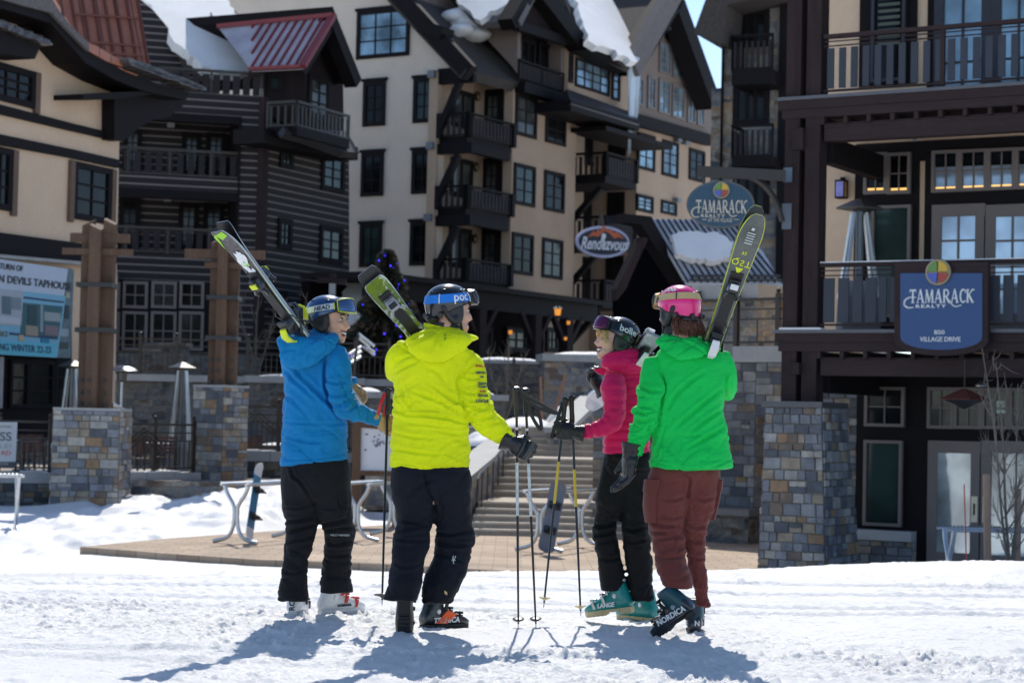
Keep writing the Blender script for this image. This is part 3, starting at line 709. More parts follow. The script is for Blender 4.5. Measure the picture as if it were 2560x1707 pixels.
# main wall volumes
zd2 = zE(E2, 300, 1368, .1); zd3 = zE(E1, 300, 862, .1)
sL = aW(E2, 470, 600)
mb = MB(); mb.fbox(FW, sL, sE+4, zd2+.02, 10.6, -9, 0); mb.build('stucco_wall', M_cream, LO)
mb = MB(); mb.fbox(FW, aW(E3, 505, 300), sE+4, -1.4, zd2-.3, -9, 0); mb.build('stone_wall', M_stone, LO)
mb = MB(); mb.fbox(FW, sL-.4, sE+4.5, 10.6, 10.9, -9.5, 3.2); mb.build('roof', M_dkroof, LO)
def deck(z_top, name):
    mb = MB(); h1, h2 = .135, .135
    mb.fbox(FE, aE(E1, 205, 950), sE, z_top-.05-h1-h2, z_top-.05-h1-.002, -.28, .03); mb.fbox(FE, aE(E1, 180, 920), sE, z_top-.05-h1, z_top-.052, -2.6, .06)
    d = mb.build(name, M_timber2, LO)
    mb = MB(); mb.fbox(FE, aE(E1, 172, 890), sE, z_top-.05, z_top, -2.6, .10); sub(d, mb.build('cap_board', mat('grey_cap', (.10,.10,.11), .5), LO))
    mb = MB(); s = aE(E1, 540, 1040)
    k = 0
    while s < sE: mb.fbox(FE, s, s+.06, z_top-.05-h1-h2-.11, z_top-.05-h1-h2-.004, -1.6, .012); s += .365
    sub(d, mb.build('joist_ends', M_timber2, LO))
    mb = MB(); mb.fbox(FE, aE(E1, 560, 1100), sE, z_top-.05-h1-h2-.36, z_top-.05-h1-h2-.09, -.30, -.06); mb.fbox(FE, aE(E1, 560, 1100), sE, z_top-.05-h1-h2-.16, z_top-.05-h1-h2-.12, -.06, -.045)
    sub(d, mb.build('beam', M_timber2, LO))
    return d
deck(zd3, 'upper_deck'); deck(zd2, 'lower_deck')
for zt in (zE(E1, 575, 1245, -.3), zE(E3, 560, 150, -.3)):
    mb = MB(); s = aE(E1, 600, 1300, -.3); mb.fbox(FE, s-.10, s+.10, zt-.36, zt+.02, -2.62, -.3); mb.build('tie_beam', M_trim, LO)
# snow dusting on the lower deck edge
mb = MB(); mb.fbox(FE, aE(E2, 190, 1370), aE(E2, 560, 1370), zd2+.002, zd2+.03, -.1, .09); mb.build('snow_dusting', M_snow, LO)
# upper deck railing
def slat_rail(z0, z1, s0, s1, spacing, sw, jit, gapto=None):
    mb = MB(); t = .0
    mb.fbox(FE, s0, s1, z1-.06, z1, t-.05, t+.05)
    for k in (.80, .88): mb.fbox(FE, s0, s1, z0+(z1-z0)*k-.009, z0+(z1-z0)*k+.009, t-.009, t+.009)
    mb.fbox(FE, s0, s1, z0+.0, z0+.03, t-.02, t+.02)
    s = s0+1.83
    while s < s1: mb.fbox(FE, s-.03, s+.03, z0-.02, z1-.06, t-.04, t+.025); s += 1.83
    r = mb.build('balcony_rail', M_timber2, LO)
    mb = MB(); s = s0+.05; rr = np.random.RandomState(4)
    while s < s1:
        w = sw*(1+jit*rr.uniform(-1, 1)); mb.fbox(FE, s, s+w, z0+.05, z0+(z1-z0)*.76, t-.015, t+.015); s += spacing if not jit else w+rr.uniform(.045, .075)
    sub(r, mb.build('slats', M_slat, LO)); return r
sR = aE(E2, 545, 800)
slat_rail(zd3+.05, zE(E1, 700, 300, .05), sR, sE, .186, .103, 0)
rl = slat_rail(zd2+.06, zE(E2, 700, 772, .05), sR, sE, .18, .13, .3)
mb = MB(); z_ = zE(E2, 700, 772, .05); mb.fbox(FE, sR, sE, z_+.001, z_+.016, -.04, .045); sub(rl, mb.build('snow_strip', M_snow, LO))
# second floor: dark panelling, windows, doors
def wr(cr0, p0, cr1, p1, t=0): return FW.sz(*cr0(*p0), t)+FW.sz(*cr1(*p1), t)
def W4(cr0, p0, cr1, p1, t=0.03): a0, z1 = FW.sz(*cr0(*p0), t); a1, z0 = FW.sz(*cr1(*p1), t); return (a0, a1, z0, z1)
zf = zd2+.02
a, z1_ = FW.sz(*E1(860, 1292)); mb = MB(); a2 = aW(E2, 1420, 400)
mb.fbox(FW, a, a2, zf, z1_, .002, .05); mb.fbox(FW, aW(E2, 1472, 400), sE, zf, z1_, .002, .05); mb.fbox(FW, a2, aW(E2, 1472, 400), z1_-.32, z1_, .002, .05); mb.build('panelling', M_trim, LO)
for x0, x1 in ((942, 1143), (1148, 1352)):
    r = W4(E1, (x0, 1372), E2, (x1, 162)); w = window(FW, LO, 0, 0, 2, 2, M_taupef, M_gl, .05, .05, .02, rect=r)
    mb = MB(); mb.fbox(FW, r[0]+.06, r[1]-.06, r[2]+.065, r[2]+.10, .072, .076); sub(w, mb.build('pane_glow', M_warm, LO))
for x0, x1 in ((1545, 1785), (1790, 2035), (2040, 2285), (2290, 2540)):
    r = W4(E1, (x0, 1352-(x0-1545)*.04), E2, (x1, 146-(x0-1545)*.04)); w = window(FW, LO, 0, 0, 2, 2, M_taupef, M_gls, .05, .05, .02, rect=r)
    mb = MB(); mb.fbox(FW, r[0]+.06, r[1]-.06, r[2]+.065, r[2]+.09, .072, .076); sub(w, mb.build('pane_glow', M_warm, LO))
    mb = MB(); mb.fbox(FW, r[0]+.05, r[1]-.05, r[3]-.26, r[3]-.05, .0705, .0712); sub(w, mb.build('blind', M_gl, LO))
r = W4(E2, (1008, 272), E2, (1350, 900)); window(FW, LO, 0, 0, 1, 1, M_taupef, M_glg, .05, .05, rect=(r[0], r[1], zf+.3, r[3]))
def door_pair(xs_, cr, ytop, zb, cols, rows, mg, px0, pxy, handle=None):
    for (x0, x1) in xs_:
        a0, z1 = FW.sz(*cr(x0, ytop), .05); a1 = FW.sz(*cr(x1, ytop), .05)[0]
        mb = MB(); st = .155
        tr_ = pxy
        mb.fbox(FW, a0, a1, z1-tr_, z1, .052, .10); mb.fbox(FW, a0, a0+st, zb, z1-tr_, .052, .10); mb.fbox(FW, a1-st, a1-.012, zb, z1-tr_, .052, .10); mb.fbox(FW, a0+st, a1-st, zb, zb+.35, .052, .10)
        for c in range(1, cols): x = a0+st+(a1-a0-2*st)*c/cols; mb.fbox(FW, x-.016, x+.016, zb+.35, z1-tr_, .06, .09)
        for k in range(1, rows):
            z = zb+.35+(z1-tr_-zb-.35)*k/rows
            for c in range(cols): x = a0+st+(a1-a0-2*st)*c/cols; mb.fbox(FW, x+.017, x+(a1-a0-2*st)/cols-.017, z-.016, z+.016, .06, .088)
        d = mb.build('door', M_taupef, LO)
        mb = MB(); mb.fbox(FW, a0+st-.03, a1-st+.03, zb+.3, z1-tr_+.03, .055, .068); sub(d, mb.build('pane', mg, LO))
        if handle:
            s = (a1-st*.55) if handle[0] else a0+st*.55
            mb = MB(); zh = FW.sz(*R5(1000,1240))[1]; mb.fbox(FW, s-.05, s+.05, zh-.2, zh+.2, .10, .112); sub(d, mb.build('handle_plate', mat('brushed_plate', (.62,.55,.42), .4, .4), LO))
            mb = MB(); mb.fbox(FW, s-.012, s+.012, zh-.09, zh+.09, .112, .135); sub(d, mb.build('handle', M_black, LO)); handle = (not handle[0],)
door_pair([(1540, 2014), (2018, 2500)], E2, 262, zf, 2, 4, M_gls, 0, .19)
# third floor
mb = MB()
a, z_ = FW.sz(*E1(895, 0)); z0 = zd3+.02
mb.fbox(FW, aW(E1, 893, 400), aW(E1, 1402, 400), zd3+.55, 10.3, .002, .05); mb.fbox(FW, aW(E1, 1498, 400), sE, z0, 10.3, .002, .05); mb.build('panelling', M_trim, LO)
r = W4(E1, (1010, 0), E1, (1305, 400)); w = window(FW, LO, 0, 0, 1, 1, M_slat, M_gl, .05, .05, rect=(r[0], r[1], zd3+.6, 10.0))
mb = MB()
for k in range(26): mb.fbox(FW, r[0]+.1, r[1]-.1, zd3+1.2+.105*k, zd3+1.25+.105*k, .071, .078)
sub(w, mb.build('blind_slats', mat('sage_blind', (.09,.11,.085), .7), LO))
for x0, x1 in ((1570, 2070), (2075, 2560)):
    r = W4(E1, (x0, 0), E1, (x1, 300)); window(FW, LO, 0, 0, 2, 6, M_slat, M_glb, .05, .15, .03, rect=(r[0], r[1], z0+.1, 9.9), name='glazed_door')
# ground floor
a, z1_ = FW.sz(*E3(878, 212)); mb = MB(); a1 = FW.sz(*R5(728, 1330))[0]; zs_ = FW.sz(*R5(600, 1335))[1]
mb.fbox(FW, a, a1, zs_, z1_, .002, .06); mb.fbox(FW, a1, sE, -1.2, z1_, .002, .06); mb.build('panelling', M_trim, LO)
mb = MB(); mb.fbox(FW, aW(R5, 432, 1350), a1, zs_-.16, zs_-.002, .0, .32); mb.build('stone_sill', M_cap, LO)
mb = MB(); mb.fbox(FW, aW(R5, 440, 1400), a1, -1.3, zs_-.165, .0, .24); mb.build('stone_base', M_stone, LO); q0, q1 = aW(R5, 440, 1400), a1; veneer([(FW.P(q0,-1.3,.245), FW.P(q1,-1.3,.245), FW.P(q1,zs_-.165,.245), FW.P(q0,zs_-.165,.245))], 'stonework', LO, 8, .75, (.09,.18), (.14,.34))
q0, q1 = aW(E3, 540, 300), aW(E3, 876, 300); veneer([(FW.P(q0,-1.3,.01), FW.P(q1,-1.3,.01), FW.P(q1,zd2-.3,.01), FW.P(q0,zd2-.3,.01)), (FW.P(q1,z1_+.01,.01), FW.P(sE,z1_+.01,.01), FW.P(sE,zd2-.3,.01), FW.P(q1,zd2-.3,.01))], 'stonework', LO, 9, .95, (.10,.19), (.16,.40))
r = W4(E3, (950, 308), E3, (1300, 668)); window(FW, LO, 0, 0, 2, 2, M_taupef, M_gl, .06, .05, .02, rect=r)
r = W4(E3, (943, 780), R5, (660, 1322)); window(FW, LO, 0, 0, 1, 1, M_taupef, M_glg, .06, .05, rect=r)
for x0, x1 in ((1508, 1738), (1745, 1985), (1990, 2228), (2235, 2480)):
    r = W4(E3, (x0, 312+(x0-1508)*.01), E3, (x1, 684+(x0-1508)*.01)); window(FW, LO, 0, 0, 2, 2, M_taupef, M_glc, .06, .05, .02, rect=r)
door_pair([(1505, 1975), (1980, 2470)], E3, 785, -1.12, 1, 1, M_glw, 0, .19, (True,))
mb = MB(); r = W4(E3, (2118, 435), E3, (2200, 545)); mb.fbox(FW, r[0], r[1], r[2], r[3], .081, .095); ex = mb.build('exit_sign', mat('exit_white', (.55,.62,.55), .5), LO)
fit_text(FW, 'EXIT', E3(2122, 455), E3(2198, 520), .096, LO, mat('exit_green', (.01,.30,.08), .5), .004)
mb = MB(); q = px(*E3(1970, 297), 29.2); mb.lathe(q, [(.02,.06),(.07,.02),(.085,0),(.08,-.015),(.02,-.018)], 20); mb.build('ceiling_spot', M_steel, LO, True)
mb = MB(); q = FE.hit(*E1(1375, 1240), -1.0); mb.lathe(q, [(.02,.08),(.03,.05),(.035,-.03),(.025,-.035)], 14); mb.build('spotlight', M_steel, LO, True)
# coloured wall lantern
F_ = FW; a, z_ = FW.sz(*E2(745, 120)); ln_ = empty('wall_lantern', FW.P(a, z_-.4), 'lilac stained glass wall lantern on the cream balcony wall', 'lantern')
mb = MB(); mb.fbox(FW, a-.08, a+.08, z_+.115, z_+.14, .01, .19); mb.fbox(FW, a-.08, a+.08, z_-.16, z_-.14, .01, .19); mb.fbox(FW, a-.03, a+.03, z_+.14, z_+.19, .0, .08)
for u_, t_ in ((-.08,.175),(.065,.175),(-.08,.01),(.065,.01)): mb.fbox(FW, a+u_, a+u_+.015, z_-.14, z_+.115, t_, t_+.015)
mb.build('frame', M_trim, ln_); mb = MB(); mb.fbox(FW, a-.065, a+.065, z_-.135, z_+.11, .03, .182); mb.build('glass', mat('lilac_glass', (.30,.28,.75), .25, var=.5, vscale=5), ln_); mb = MB(); mb.fbox(FW, a+.066, a+.07, z_-.135, z_+.11, .04, .17); mb.build('side_glass', mat('amber_glass', (.45,.25,.08), .3, var=.4, vscale=6), ln_)
# pendant lamp
q = px(*E3(1820, 400), 28.6); pn = empty('pendant_lamp', q, 'copper pyramid pendant lamp hanging over the lodge entrance', 'lamp')
mb = MB(); mb.lathe(q, [(.02,.12),(.05,.115),(.36,-.03),(.35,-.04),(.04,.1)], 4, (0,0,1)); mb.build('shade', mat('copper_shade', (.16,.05,.035), .5, .4), pn); mb = MB(); mb.lathe(q, [(.30,-.042),(.15,-.10),(.02,-.17)], 4); mb.build('cage', M_rail, pn); mb = MB(); mb.cyl(q+ZU*.12, q+ZU*.55, .008); mb.build('rod', M_rail, pn)
# stone pier below the columns
pr = empty('stone_pier', FE.P(aE(E3, 300, 450), ZP-.3), 'battered grey stone pier carrying the twin lodge columns', 'pillar')
zb = -1.35; s0t, s1t = aE(E3, 62, 460, .25), aE(E3, 552, 460, .25); s0b, s1b = aE(R5, -8, 1500, .45), aE(R5, 306, 1500, .45); dt, db = .95, 1.45
mb = MB(); mb.box8([FE.P(s0b,zb,.45), FE.P(s1b,zb,.45), FE.P(s1b,zb,.45-db), FE.P(s0b,zb,.45-db), FE.P(s0t,zcap-.09,.25), FE.P(s1t,zcap-.09,.25), FE.P(s1t,zcap-.09,.25-dt), FE.P(s0t,zcap-.09,.25-dt)]); mb.build('core', M_void, pr)
vb, vt = [FE.P(s0b,zb,.45), FE.P(s1b,zb,.45), FE.P(s1b,zb,.45-db), FE.P(s0b,zb,.45-db)], [FE.P(s0t,zcap-.09,.25), FE.P(s1t,zcap-.09,.25), FE.P(s1t,zcap-.09,.25-dt), FE.P(s0t,zcap-.09,.25-dt)]
veneer([(vb[k]+(FE.n if k == 0 else FE.d*(1 if k == 1 else -1))*.006, vb[(k+1)%4]+(FE.n if k == 0 else FE.d*(1 if k == 1 else -1))*.006, vt[(k+1)%4]+(FE.n if k == 0 else FE.d*(1 if k == 1 else -1))*.006, vt[k]+(FE.n if k == 0 else FE.d*(1 if k == 1 else -1))*.006) for k in (0,1,3)], 'stonework', pr, 5, 1.0, (.09,.20), (.12,.34))
mb = MB(); mb.fbox(FE, s0t-.06, s1t+.03, zcap-.088, zcap-.002, .25-dt-.05, .33); mb.build('cap', mat('slate_cap', (.07,.07,.075), .35), pr)
# shield sign on the railing
FS = FE.off(.2); sg = empty('shield_sign', FS.hit(*E2(1610, 1500)), 'blue shield shaped sign with white lettering on the lower balcony railing', 'sign')
def shield(x0, x1, y0, ys, yb, n=14): return [(x0, y0), (x1, y0), (x1, ys)]+[((x0+x1)/2+(x1-x0)/2*math.cos(a), ys+(yb-ys)*math.sin(a)**.9) for a in np.linspace(0, math.pi, n)[1:-1]]+[(x0, ys)]
poly(FS, sg, 'frame', M_timber2, E2, shield(1197, 2030, 768, 1462, 1600), .05, -.12); poly(FS, sg, 'panel', mat('sign_blue', (.022,.070,.19), .5, var=.04), E2, shield(1250, 1980, 866, 1432, 1548), .06, -.02)
M_signw = mat('sign_white', (.74,.75,.74), .5, var=.03)
realty_logo(FS, sg, (E2(1335, 1012), E2(1912, 1128)), .062, M_signw); medal(FS, sg, FS.hit(*E2(1606, 862)), .185, .06)
fit_text(FS, '850', E2(1553, 1372), E2(1645, 1410), .062, sg, M_signw, .01, offset=.01); fit_text(FS, 'VILLAGE DRIVE', E2(1426, 1432), E2(1787, 1474), .062, sg, M_signw, .01, offset=.01)
# hanging oval sign
FH = Fac(px(1800, 512, 29.6)[:2], (math.cos(R(8)), -math.sin(R(8)))); hg = empty('hanging_sign', FH.hit(1800, 570), 'dark blue oval hanging sign with cream lettering on an iron bracket', 'sign')
c = FH.hit(1801, 512); rx_ = (1885-1715)/2/FPX*29.6; rz_ = 60/FPX*29.6
def oval(mb, kx, kz, t0, t1, n=48):
    mb.prism([c+FH.d*rx_*kx*math.cos(a)+ZU*rz_*kz*math.sin(a)+FH.n*t1 for a in np.linspace(0, 2*math.pi, n, endpoint=False)], FH.n*(t0-t1)); return mb
oval(MB(), 1, 1, -.06, .045).build('rim', mat('sign_rim', (.10,.10,.095), .35, .5), hg); oval(MB(), .95, .93, .02, .05).build('face', mat('sign_navy', (.018,.062,.105), .5, var=.05), hg)
M_signc = mat('sign_cream', (.60,.53,.42), .5)
realty_logo(FH, hg, (G1(615, 205), G1(1050, 318)), .052, M_signc); medal(FH, hg, FH.hit(*G1(832, 128)), 70/3.41/FPX*29.6, .05)
fit_text(FH, 'AT THE VILLAGE', G1(718, 360), G1(922, 394), .052, hg, M_signc, .01)
mb = MB()
for x0, x1 in ((665, 705), (935, 980)): mb.fpx(FH, G1(x0, 369), G1(x1, 374), .05, .062)
mb.build('dash', M_signc, hg)
mb = MB(); a, b_ = FH.hit(*R3(95, 960)), FH.hit(*R3(592, 985)); mb.bar(a, b_, .09, .16)
mb.tube(ctm([FH.hit(*R3(*p)) for p in ((360, 985), (430, 1010), (500, 1070), (545, 1150), (572, 1240))], 5), .045, 8)
for x in (135, 313): p = FH.hit(*R3(x, 975)); mb.cyl(p, p-ZU*.36, .022, n=6)
mb.build('bracket', M_rail, hg)
for tl, br in (((580, 940),(627, 1020)),((572, 1140),(622, 1282))): mb = MB(); mb.fpx(FE, R3(*tl), R3(*br), 0.002, .03); mb.build('wall_plate', mat('grey_plate', (.13,.15,.18), .4, .5), hg)
# ---------------------------------------------------------------- cream hotel in the middle
cc = px(*R2(740, 700), 81)[:2]; FL = Fac(cc, dA); FR = Fac(cc, dB)
CH = empty('cream_hotel', (cc[0], cc[1], ZP), 'tall cream hotel with dark windows, corner balconies and snowy gables', 'building')
zg = ZP
poly(FL, CH, 'gable_wall', M_cream2, R2, [(-700,2300),(-700,-330),(80,-330),(400,0),(680,318),(640,352),(600,352),(596,800),(585,1400),(560,2300)], 0, -.4)
topR = [(962,418),(1030,430),(1245,498),(1285,512)]
Lp = FL.hit(*R2(592, 900)); Rp = FR.hit(*R2(962, 900)); R2a = FR.hit(*R2(1283, 900)); R2b = FR.hit(*R2(1592, 900)); R2c = FR.hit(*R2(1972, 900))
sR0, sR1, sR2, sR3 = [np.dot(p-FR.p, FR.d) for p in (Rp, R2a, R2b, R2c)]; sL0 = np.dot(Lp-FL.p, FL.d)
zr = FR.sz(*R2(962, 420))[1]
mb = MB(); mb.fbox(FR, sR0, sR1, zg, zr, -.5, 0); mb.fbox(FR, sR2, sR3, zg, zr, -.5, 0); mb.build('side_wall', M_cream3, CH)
inn = sL0*-1.0   # notch depth along -dA from the right face
mb = MB(); mb.fbox(FR, -.2, sR0, zg, zr, -inn-.4, -inn); mb.fbox(FR, sR0, sR0+.35, zg, zr, -inn, -.5)
d2 = 2.4
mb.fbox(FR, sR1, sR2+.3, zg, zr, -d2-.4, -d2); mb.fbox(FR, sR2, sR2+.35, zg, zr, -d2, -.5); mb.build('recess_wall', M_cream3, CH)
mb = MB(); mb.fbox(FR, .3, sR3, zg, 21, -14, -inn-2.2); mb.build('core', M_taupe, CH)
# windows of the gable wall
wl = [((190,62),(450,280),3,3,M_glb)]+[((x0,y0),(x1,y1),2,3,g) for x0,y0,x1,y1,g in ((222,414,328,632,M_gl),(474,397,578,614,M_glg),(212,770,318,985,M_gl),(466,758,570,972,M_gl),(204,1127,310,1342,M_glg),(457,1117,563,1334,M_gl))]
for tl, br, c_, r_, g in wl: window(FL, CH, R2(*tl), R2(*br), c_, r_, M_trim, g, 0, .17, .05, sill=.12)
for x, y in ((555,372),(547,732),(536,1092)):
    mb = MB(); mb.fpx(FL, R2(x-16, y-17), R2(x+16, y+17), .02, .4); mb.build('wall_vent', mat('vent_grey', (.16,.18,.20), .5), CH)
# windows of the side wall
for tl, br, g in (((982,470),(1083,703),M_glc),((1134,514),(1230,740),M_gl),((974,817),(1075,1045),M_glg),((1126,853),(1222,1075),M_gl),((964,1165),(1065,1388),M_gl),((1116,1193),(1213,1408),M_glc),
        ((1596,663),(1678,868),M_glb),((1718,700),(1795,900),M_glb),((1853,742),(1928,922),M_gl),((1590,973),(1670,1076),M_glb),((1712,1003),(1788,1088),M_glb),((1590,1300),(1668,1480),M_gl),((1716,1310),(1785,1480),M_gl)):
    window(FR, CH, R2(*tl), R2(*br), 2, 3, M_trim, g, 0, .15, .05)
for x, y in ((1812,705),(1850,718),(1808,1005)): mb = MB(); mb.fpx(FR, R2(x-9, y-12), R2(x+9, y+12), .02, .3); mb.build('wall_vent', mat('vent_grey', (.16,.18,.20), .5), CH)
# doors in the recesses
FN = FR.off(-inn); FN2 = Fac(FR.P(sR0, 0), dA); FM = FR.off(-d2); FM2 = Fac(FR.P(sR2, 0), dA)
for y in (0, 355, 715):
    window(FN, CH, R2(662-y*.02, 442+y*.97), R2(768-y*.02, 660+y*.97), 2, 1, M_trim, M_glc, 0, .2, .14, 'balcony_door'); window(FN2, CH, R2(817-y*.02, 455+y*.97), R2(922-y*.02, 680+y*.97), 2, 3, M_trim, M_glc, 0, .3, .05, 'balcony_door')
    mb = MB(); mb.ball(FN.hit(*R2(793-y*.02, 485+y), .12), (.12,.12,.22)); mb.build('wall_lamp', mat('brass_lamp', (.12,.08,.04), .4, .5), CH, True)
for y in (0, 320, 640):
    window(FM, CH, R2(1332-y*.02, 618+y*1.05), R2(1420-y*.02, 850+y*1.05), 2, 1, M_trim, M_gl, 0, .2, .1, 'balcony_door'); window(FM2, CH, R2(1452-y*.02, 648+y), R2(1535-y*.02, 860+y), 1, 1, M_trim, M_gl, 0, .25, .1, 'balcony_door')
# balconies at the corner
for zy0, zy1, zs in ((565, 682, 715), (930, 1042, 1078), (1297, 1405, 1440)):
    zt, z0, zb_ = (FL.sz(*R2(740, y))[1] for y in (zy0, zy1, zs))
    A_, B_, C_ = FL.P(sL0+.1, 0), FR.P(0, 0), FR.P(sR0-.1, 0)
    mb = MB(); pl = [A_, B_, C_, FR.P(sR0-.1, 0, -inn+.02), FR.P(0, 0, -inn+.02)]
    mb.prism([p+ZU*z0 for p in pl], -ZU*(z0-zb_)); bl = mb.build('balcony', M_trim, CH)
    e_ = .16
    r = railing(bl, (A_+FL.n*.1)[:2], (B_+FL.n*.1+FR.n*.1)[:2], z0, zt, spacing=.26, sw=.13, mr=M_trim, ms=M_slatd, pw=.22); r2 = railing(bl, (B_+FL.n*.1+FR.n*.1)[:2], (C_+FR.n*.1)[:2], z0, zt, spacing=.26, sw=.2, mr=M_trim, ms=M_slatd, pw=.22, posts=(0, 1))
    mb = MB(); mb.fbox(FL, sL0-.05, .3, zb_-.45, zb_-.02, -.1, .12); pA, pB = FL.P(sL0+.12, zb_-2.2, .1), FL.P(-.35, zb_-.5, .1); mb.bar(pA, pB, .26, .26); mb.fbox(FR, .1, sR0-.4, zb_-.4, zb_-.02, -.15, .15); mb.build('balcony_bracket', M_trim, CH)
zt = FL.sz(*R2(740, 350))[1]; mb = MB(); mb.fbox(FL, sL0-.05, .3, zt-.55, zt+.1, -.1, .12); mb.bar(FL.P(sL0+.12, zt-2.4, .1), FL.P(-.35, zt-.5, .1), .26, .26); mb.build('balcony_bracket', M_trim, CH)
# balconies on the right stack
for zy0, zy1, zs in ((762, 880, 918), (1085, 1205, 1240), (1405, 1510, 1545)):
    FQ = FR.off(1.15); a0, a1 = FQ.sz(*R2(1430, 800))[0], FQ.sz(*R2(1585, 800))[0]; zt, z0, zb_ = (FQ.sz(*R2(1430, y))[1] for y in (zy0, zy1, zs))
    mb = MB(); mb.fbox(FR, a0, a1, zb_, z0, -d2+.02, 1.2); bl = mb.build('balcony', M_trim, CH)
    railing(bl, FR.P(a0, 0, -1.6)[:2], FR.P(a0, 0, 1.2)[:2], z0, zt, spacing=.26, sw=.14, mr=M_trim, ms=M_slatd, pw=.2); railing(bl, FR.P(a0, 0, 1.2)[:2], FR.P(a1, 0, 1.2)[:2], z0, zt, spacing=.26, sw=.2, mr=M_trim, ms=M_slatd, pw=.2)
    mb = MB(); mb.bar(FR.P(a0+.15, zb_-2.0, -.9), FR.P(a0+.15, zb_-.2, .9), .25, .25); mb.build('balcony_bracket', M_trim, CH)
# main roof over the right face
e1, e2 = FL.hit(*R2(745, 352), .6), FL.hit(*R2(402, 0), .6); PM = Plane(e1, np.cross(np.append(dB, 0), e2-e1)); PM.n *= (1 if PM.n[2] > 0 else -1)
slab(PM, CH, 'main_roof', M_shingle, R2, [(385,-20),(738,352),(1035,430),(1240,500),(1180,330),(800,170),(640,-60),(330,-90)], .45)
mb = MB(); pbar(FL, mb, R2, (330,-84), (742,366), .7, .35, .75); mb.build('bargeboard', M_trim, CH)
mb = MB(); pbar(FR, mb, R2, (1030,436), (1285,512), .45, .0, .5); mb.build('eaves_trim', M_trim, CH)
mb = MB(); pbar(FL, mb, R2, (495,130), (610,165), .5, .0, .9); mb.build('bracket_end', M_trim, CH)
# dormer with a balcony
FD = Fac(FR.hit(*R2(990, 300), .2), dA); FRd = FR.off(.2)
poly(FD, CH, 'dormer_side', M_taupe, R2, [(800,118),(992,104),(992,372),(960,330),(845,205)], 0, -.3)
poly(FRd, CH, 'dormer_front', M_trim, R2, [(990,104),(1215,170),(1220,450),(990,395)], -.6, -.3)
poly(FRd, CH, 'dormer_post', M_taupe, R2, [(1212,165),(1252,175),(1252,465),(1212,455)], .1, -.8)
window(FRd, CH, R2(1005,190), R2(1075,380), 2, 1, M_trim, M_gl, -.55, .15, .08, 'balcony_door'); window(FRd, CH, R2(1095,210), R2(1180,400), 2, 1, M_trim, M_gl, -.55, .15, .08, 'balcony_door')
a0, zt = FRd.sz(*R2(992,298)); a1 = FRd.sz(*R2(1213,360))[0]; z0 = FRd.sz(*R2(992,395))[1]
railing(CH, FRd.P(a0, 0, .1)[:2], FRd.P(a1, 0, .1)[:2], z0, zt, 'dormer_railing', .22, .16, (0,.5,1), M_trim, M_slatd)
poly(FRd, CH, 'dormer_gable', M_board, R2, [(998,112),(1090,-70),(1120,-70),(1262,230),(1215,190)], .35, -.4)
mb = MB(); pbar(FRd, mb, R2, (975,122), (1095,-80), .55, .3, 1.0); pbar(FRd, mb, R2, (1090,-90), (1338,232), .75, .3, 1.0); pbar(FRd, mb, R2, (1000,128), (1240,205), .4, .3, .6); mb.build('dormer_bargeboard', M_trim, CH)
g0, g1 = FRd.hit(*R2(975,115), .9), FRd.hit(*R2(1095,-85), .9); PD = Plane(g0, np.cross(np.append(dA, 0), g1-g0)); PD.n *= (1 if PD.n[2] > 0 else -1)
slab(PD, CH, 'dormer_roof', M_shinglg, R2, [(792,118),(1000,104),(1095,-85),(690,-60),(680,10)], .3)
slab(PD, CH, 'dormer_snow', M_snow, R2, [(800,100),(900,45),(985,0),(1000,-40),(690,-50),(690,20),(760,60)], .25, .26)
mb = MB(); h0, h1 = FRd.hit(*R2(1092,-88), .9), FRd.hit(*R2(1342,235), .9); v_ = -np.append(dA, 0)*7; mb.prism([h0, h1, h1+v_, h0+v_], ZU*.3); mb.build('dormer_roof', M_shingle, CH)
# snow heap sliding off the roof
c0 = PM.hit(*R2(735, 120), .35)
mb = MB()
for dx, dy, rx_s, s in ((0,0,1.1,1),(55,25,1.2,.9),(20,-45,.9,.7),(100,-60,1.6,.6),(-55,-35,.8,.6),(45,55,.9,.6),(-20,30,.7,.5)):
    q = PM.hit(*R2(735+dx, 120+dy), .3); mb.ball(q, (rx_s*.75, rx_s*.75, .55*s), None, 14, 9)
V = np.array(mb.v); V += (.16*fbm(V*1.6, 3, 5))[:,None]*np.array([1,1,1]); mb.v = [tuple(p) for p in V]; mb.build('sliding_snow', M_snow, CH, 'all')
# bay with a band of windows and a metal skirt roof
FB = FR.off(.5)
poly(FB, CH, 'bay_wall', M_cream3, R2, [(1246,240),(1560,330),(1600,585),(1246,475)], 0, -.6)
for tl, br, n in (((1282,288),(1450,488),4),((1466,348),(1502,512),1),((1250,268),(1266,420),1)): window(FB, CH, R2(*tl), R2(*br), n, 3, M_trim, M_glb, 0, .12, .05)
PS = Plane(FR.hit(*R2(1265,525), 1.9), nrm(FR.n*.8+ZU*.75)); slab(PS, CH, 'skirt_roof', M_dkroof, R2, [(1240,448),(1262,522),(1604,628),(1592,575)], .25)
mb = MB(); pbar(FR, mb, R2, (1262,530), (1606,632), .45, -.2, 1.85); mb.build('skirt_fascia', M_trim, CH)
mb = MB(); mb.fbox(FR, FR.sz(*R2(1262,540))[0], FR.sz(*R2(1604,632))[0], FR.sz(*R2(1262,545),1.8)[1]-.5, FR.sz(*R2(1262,545),1.8)[1]-.3, -.2, 1.8); mb.build('skirt_soffit', M_trim, CH)
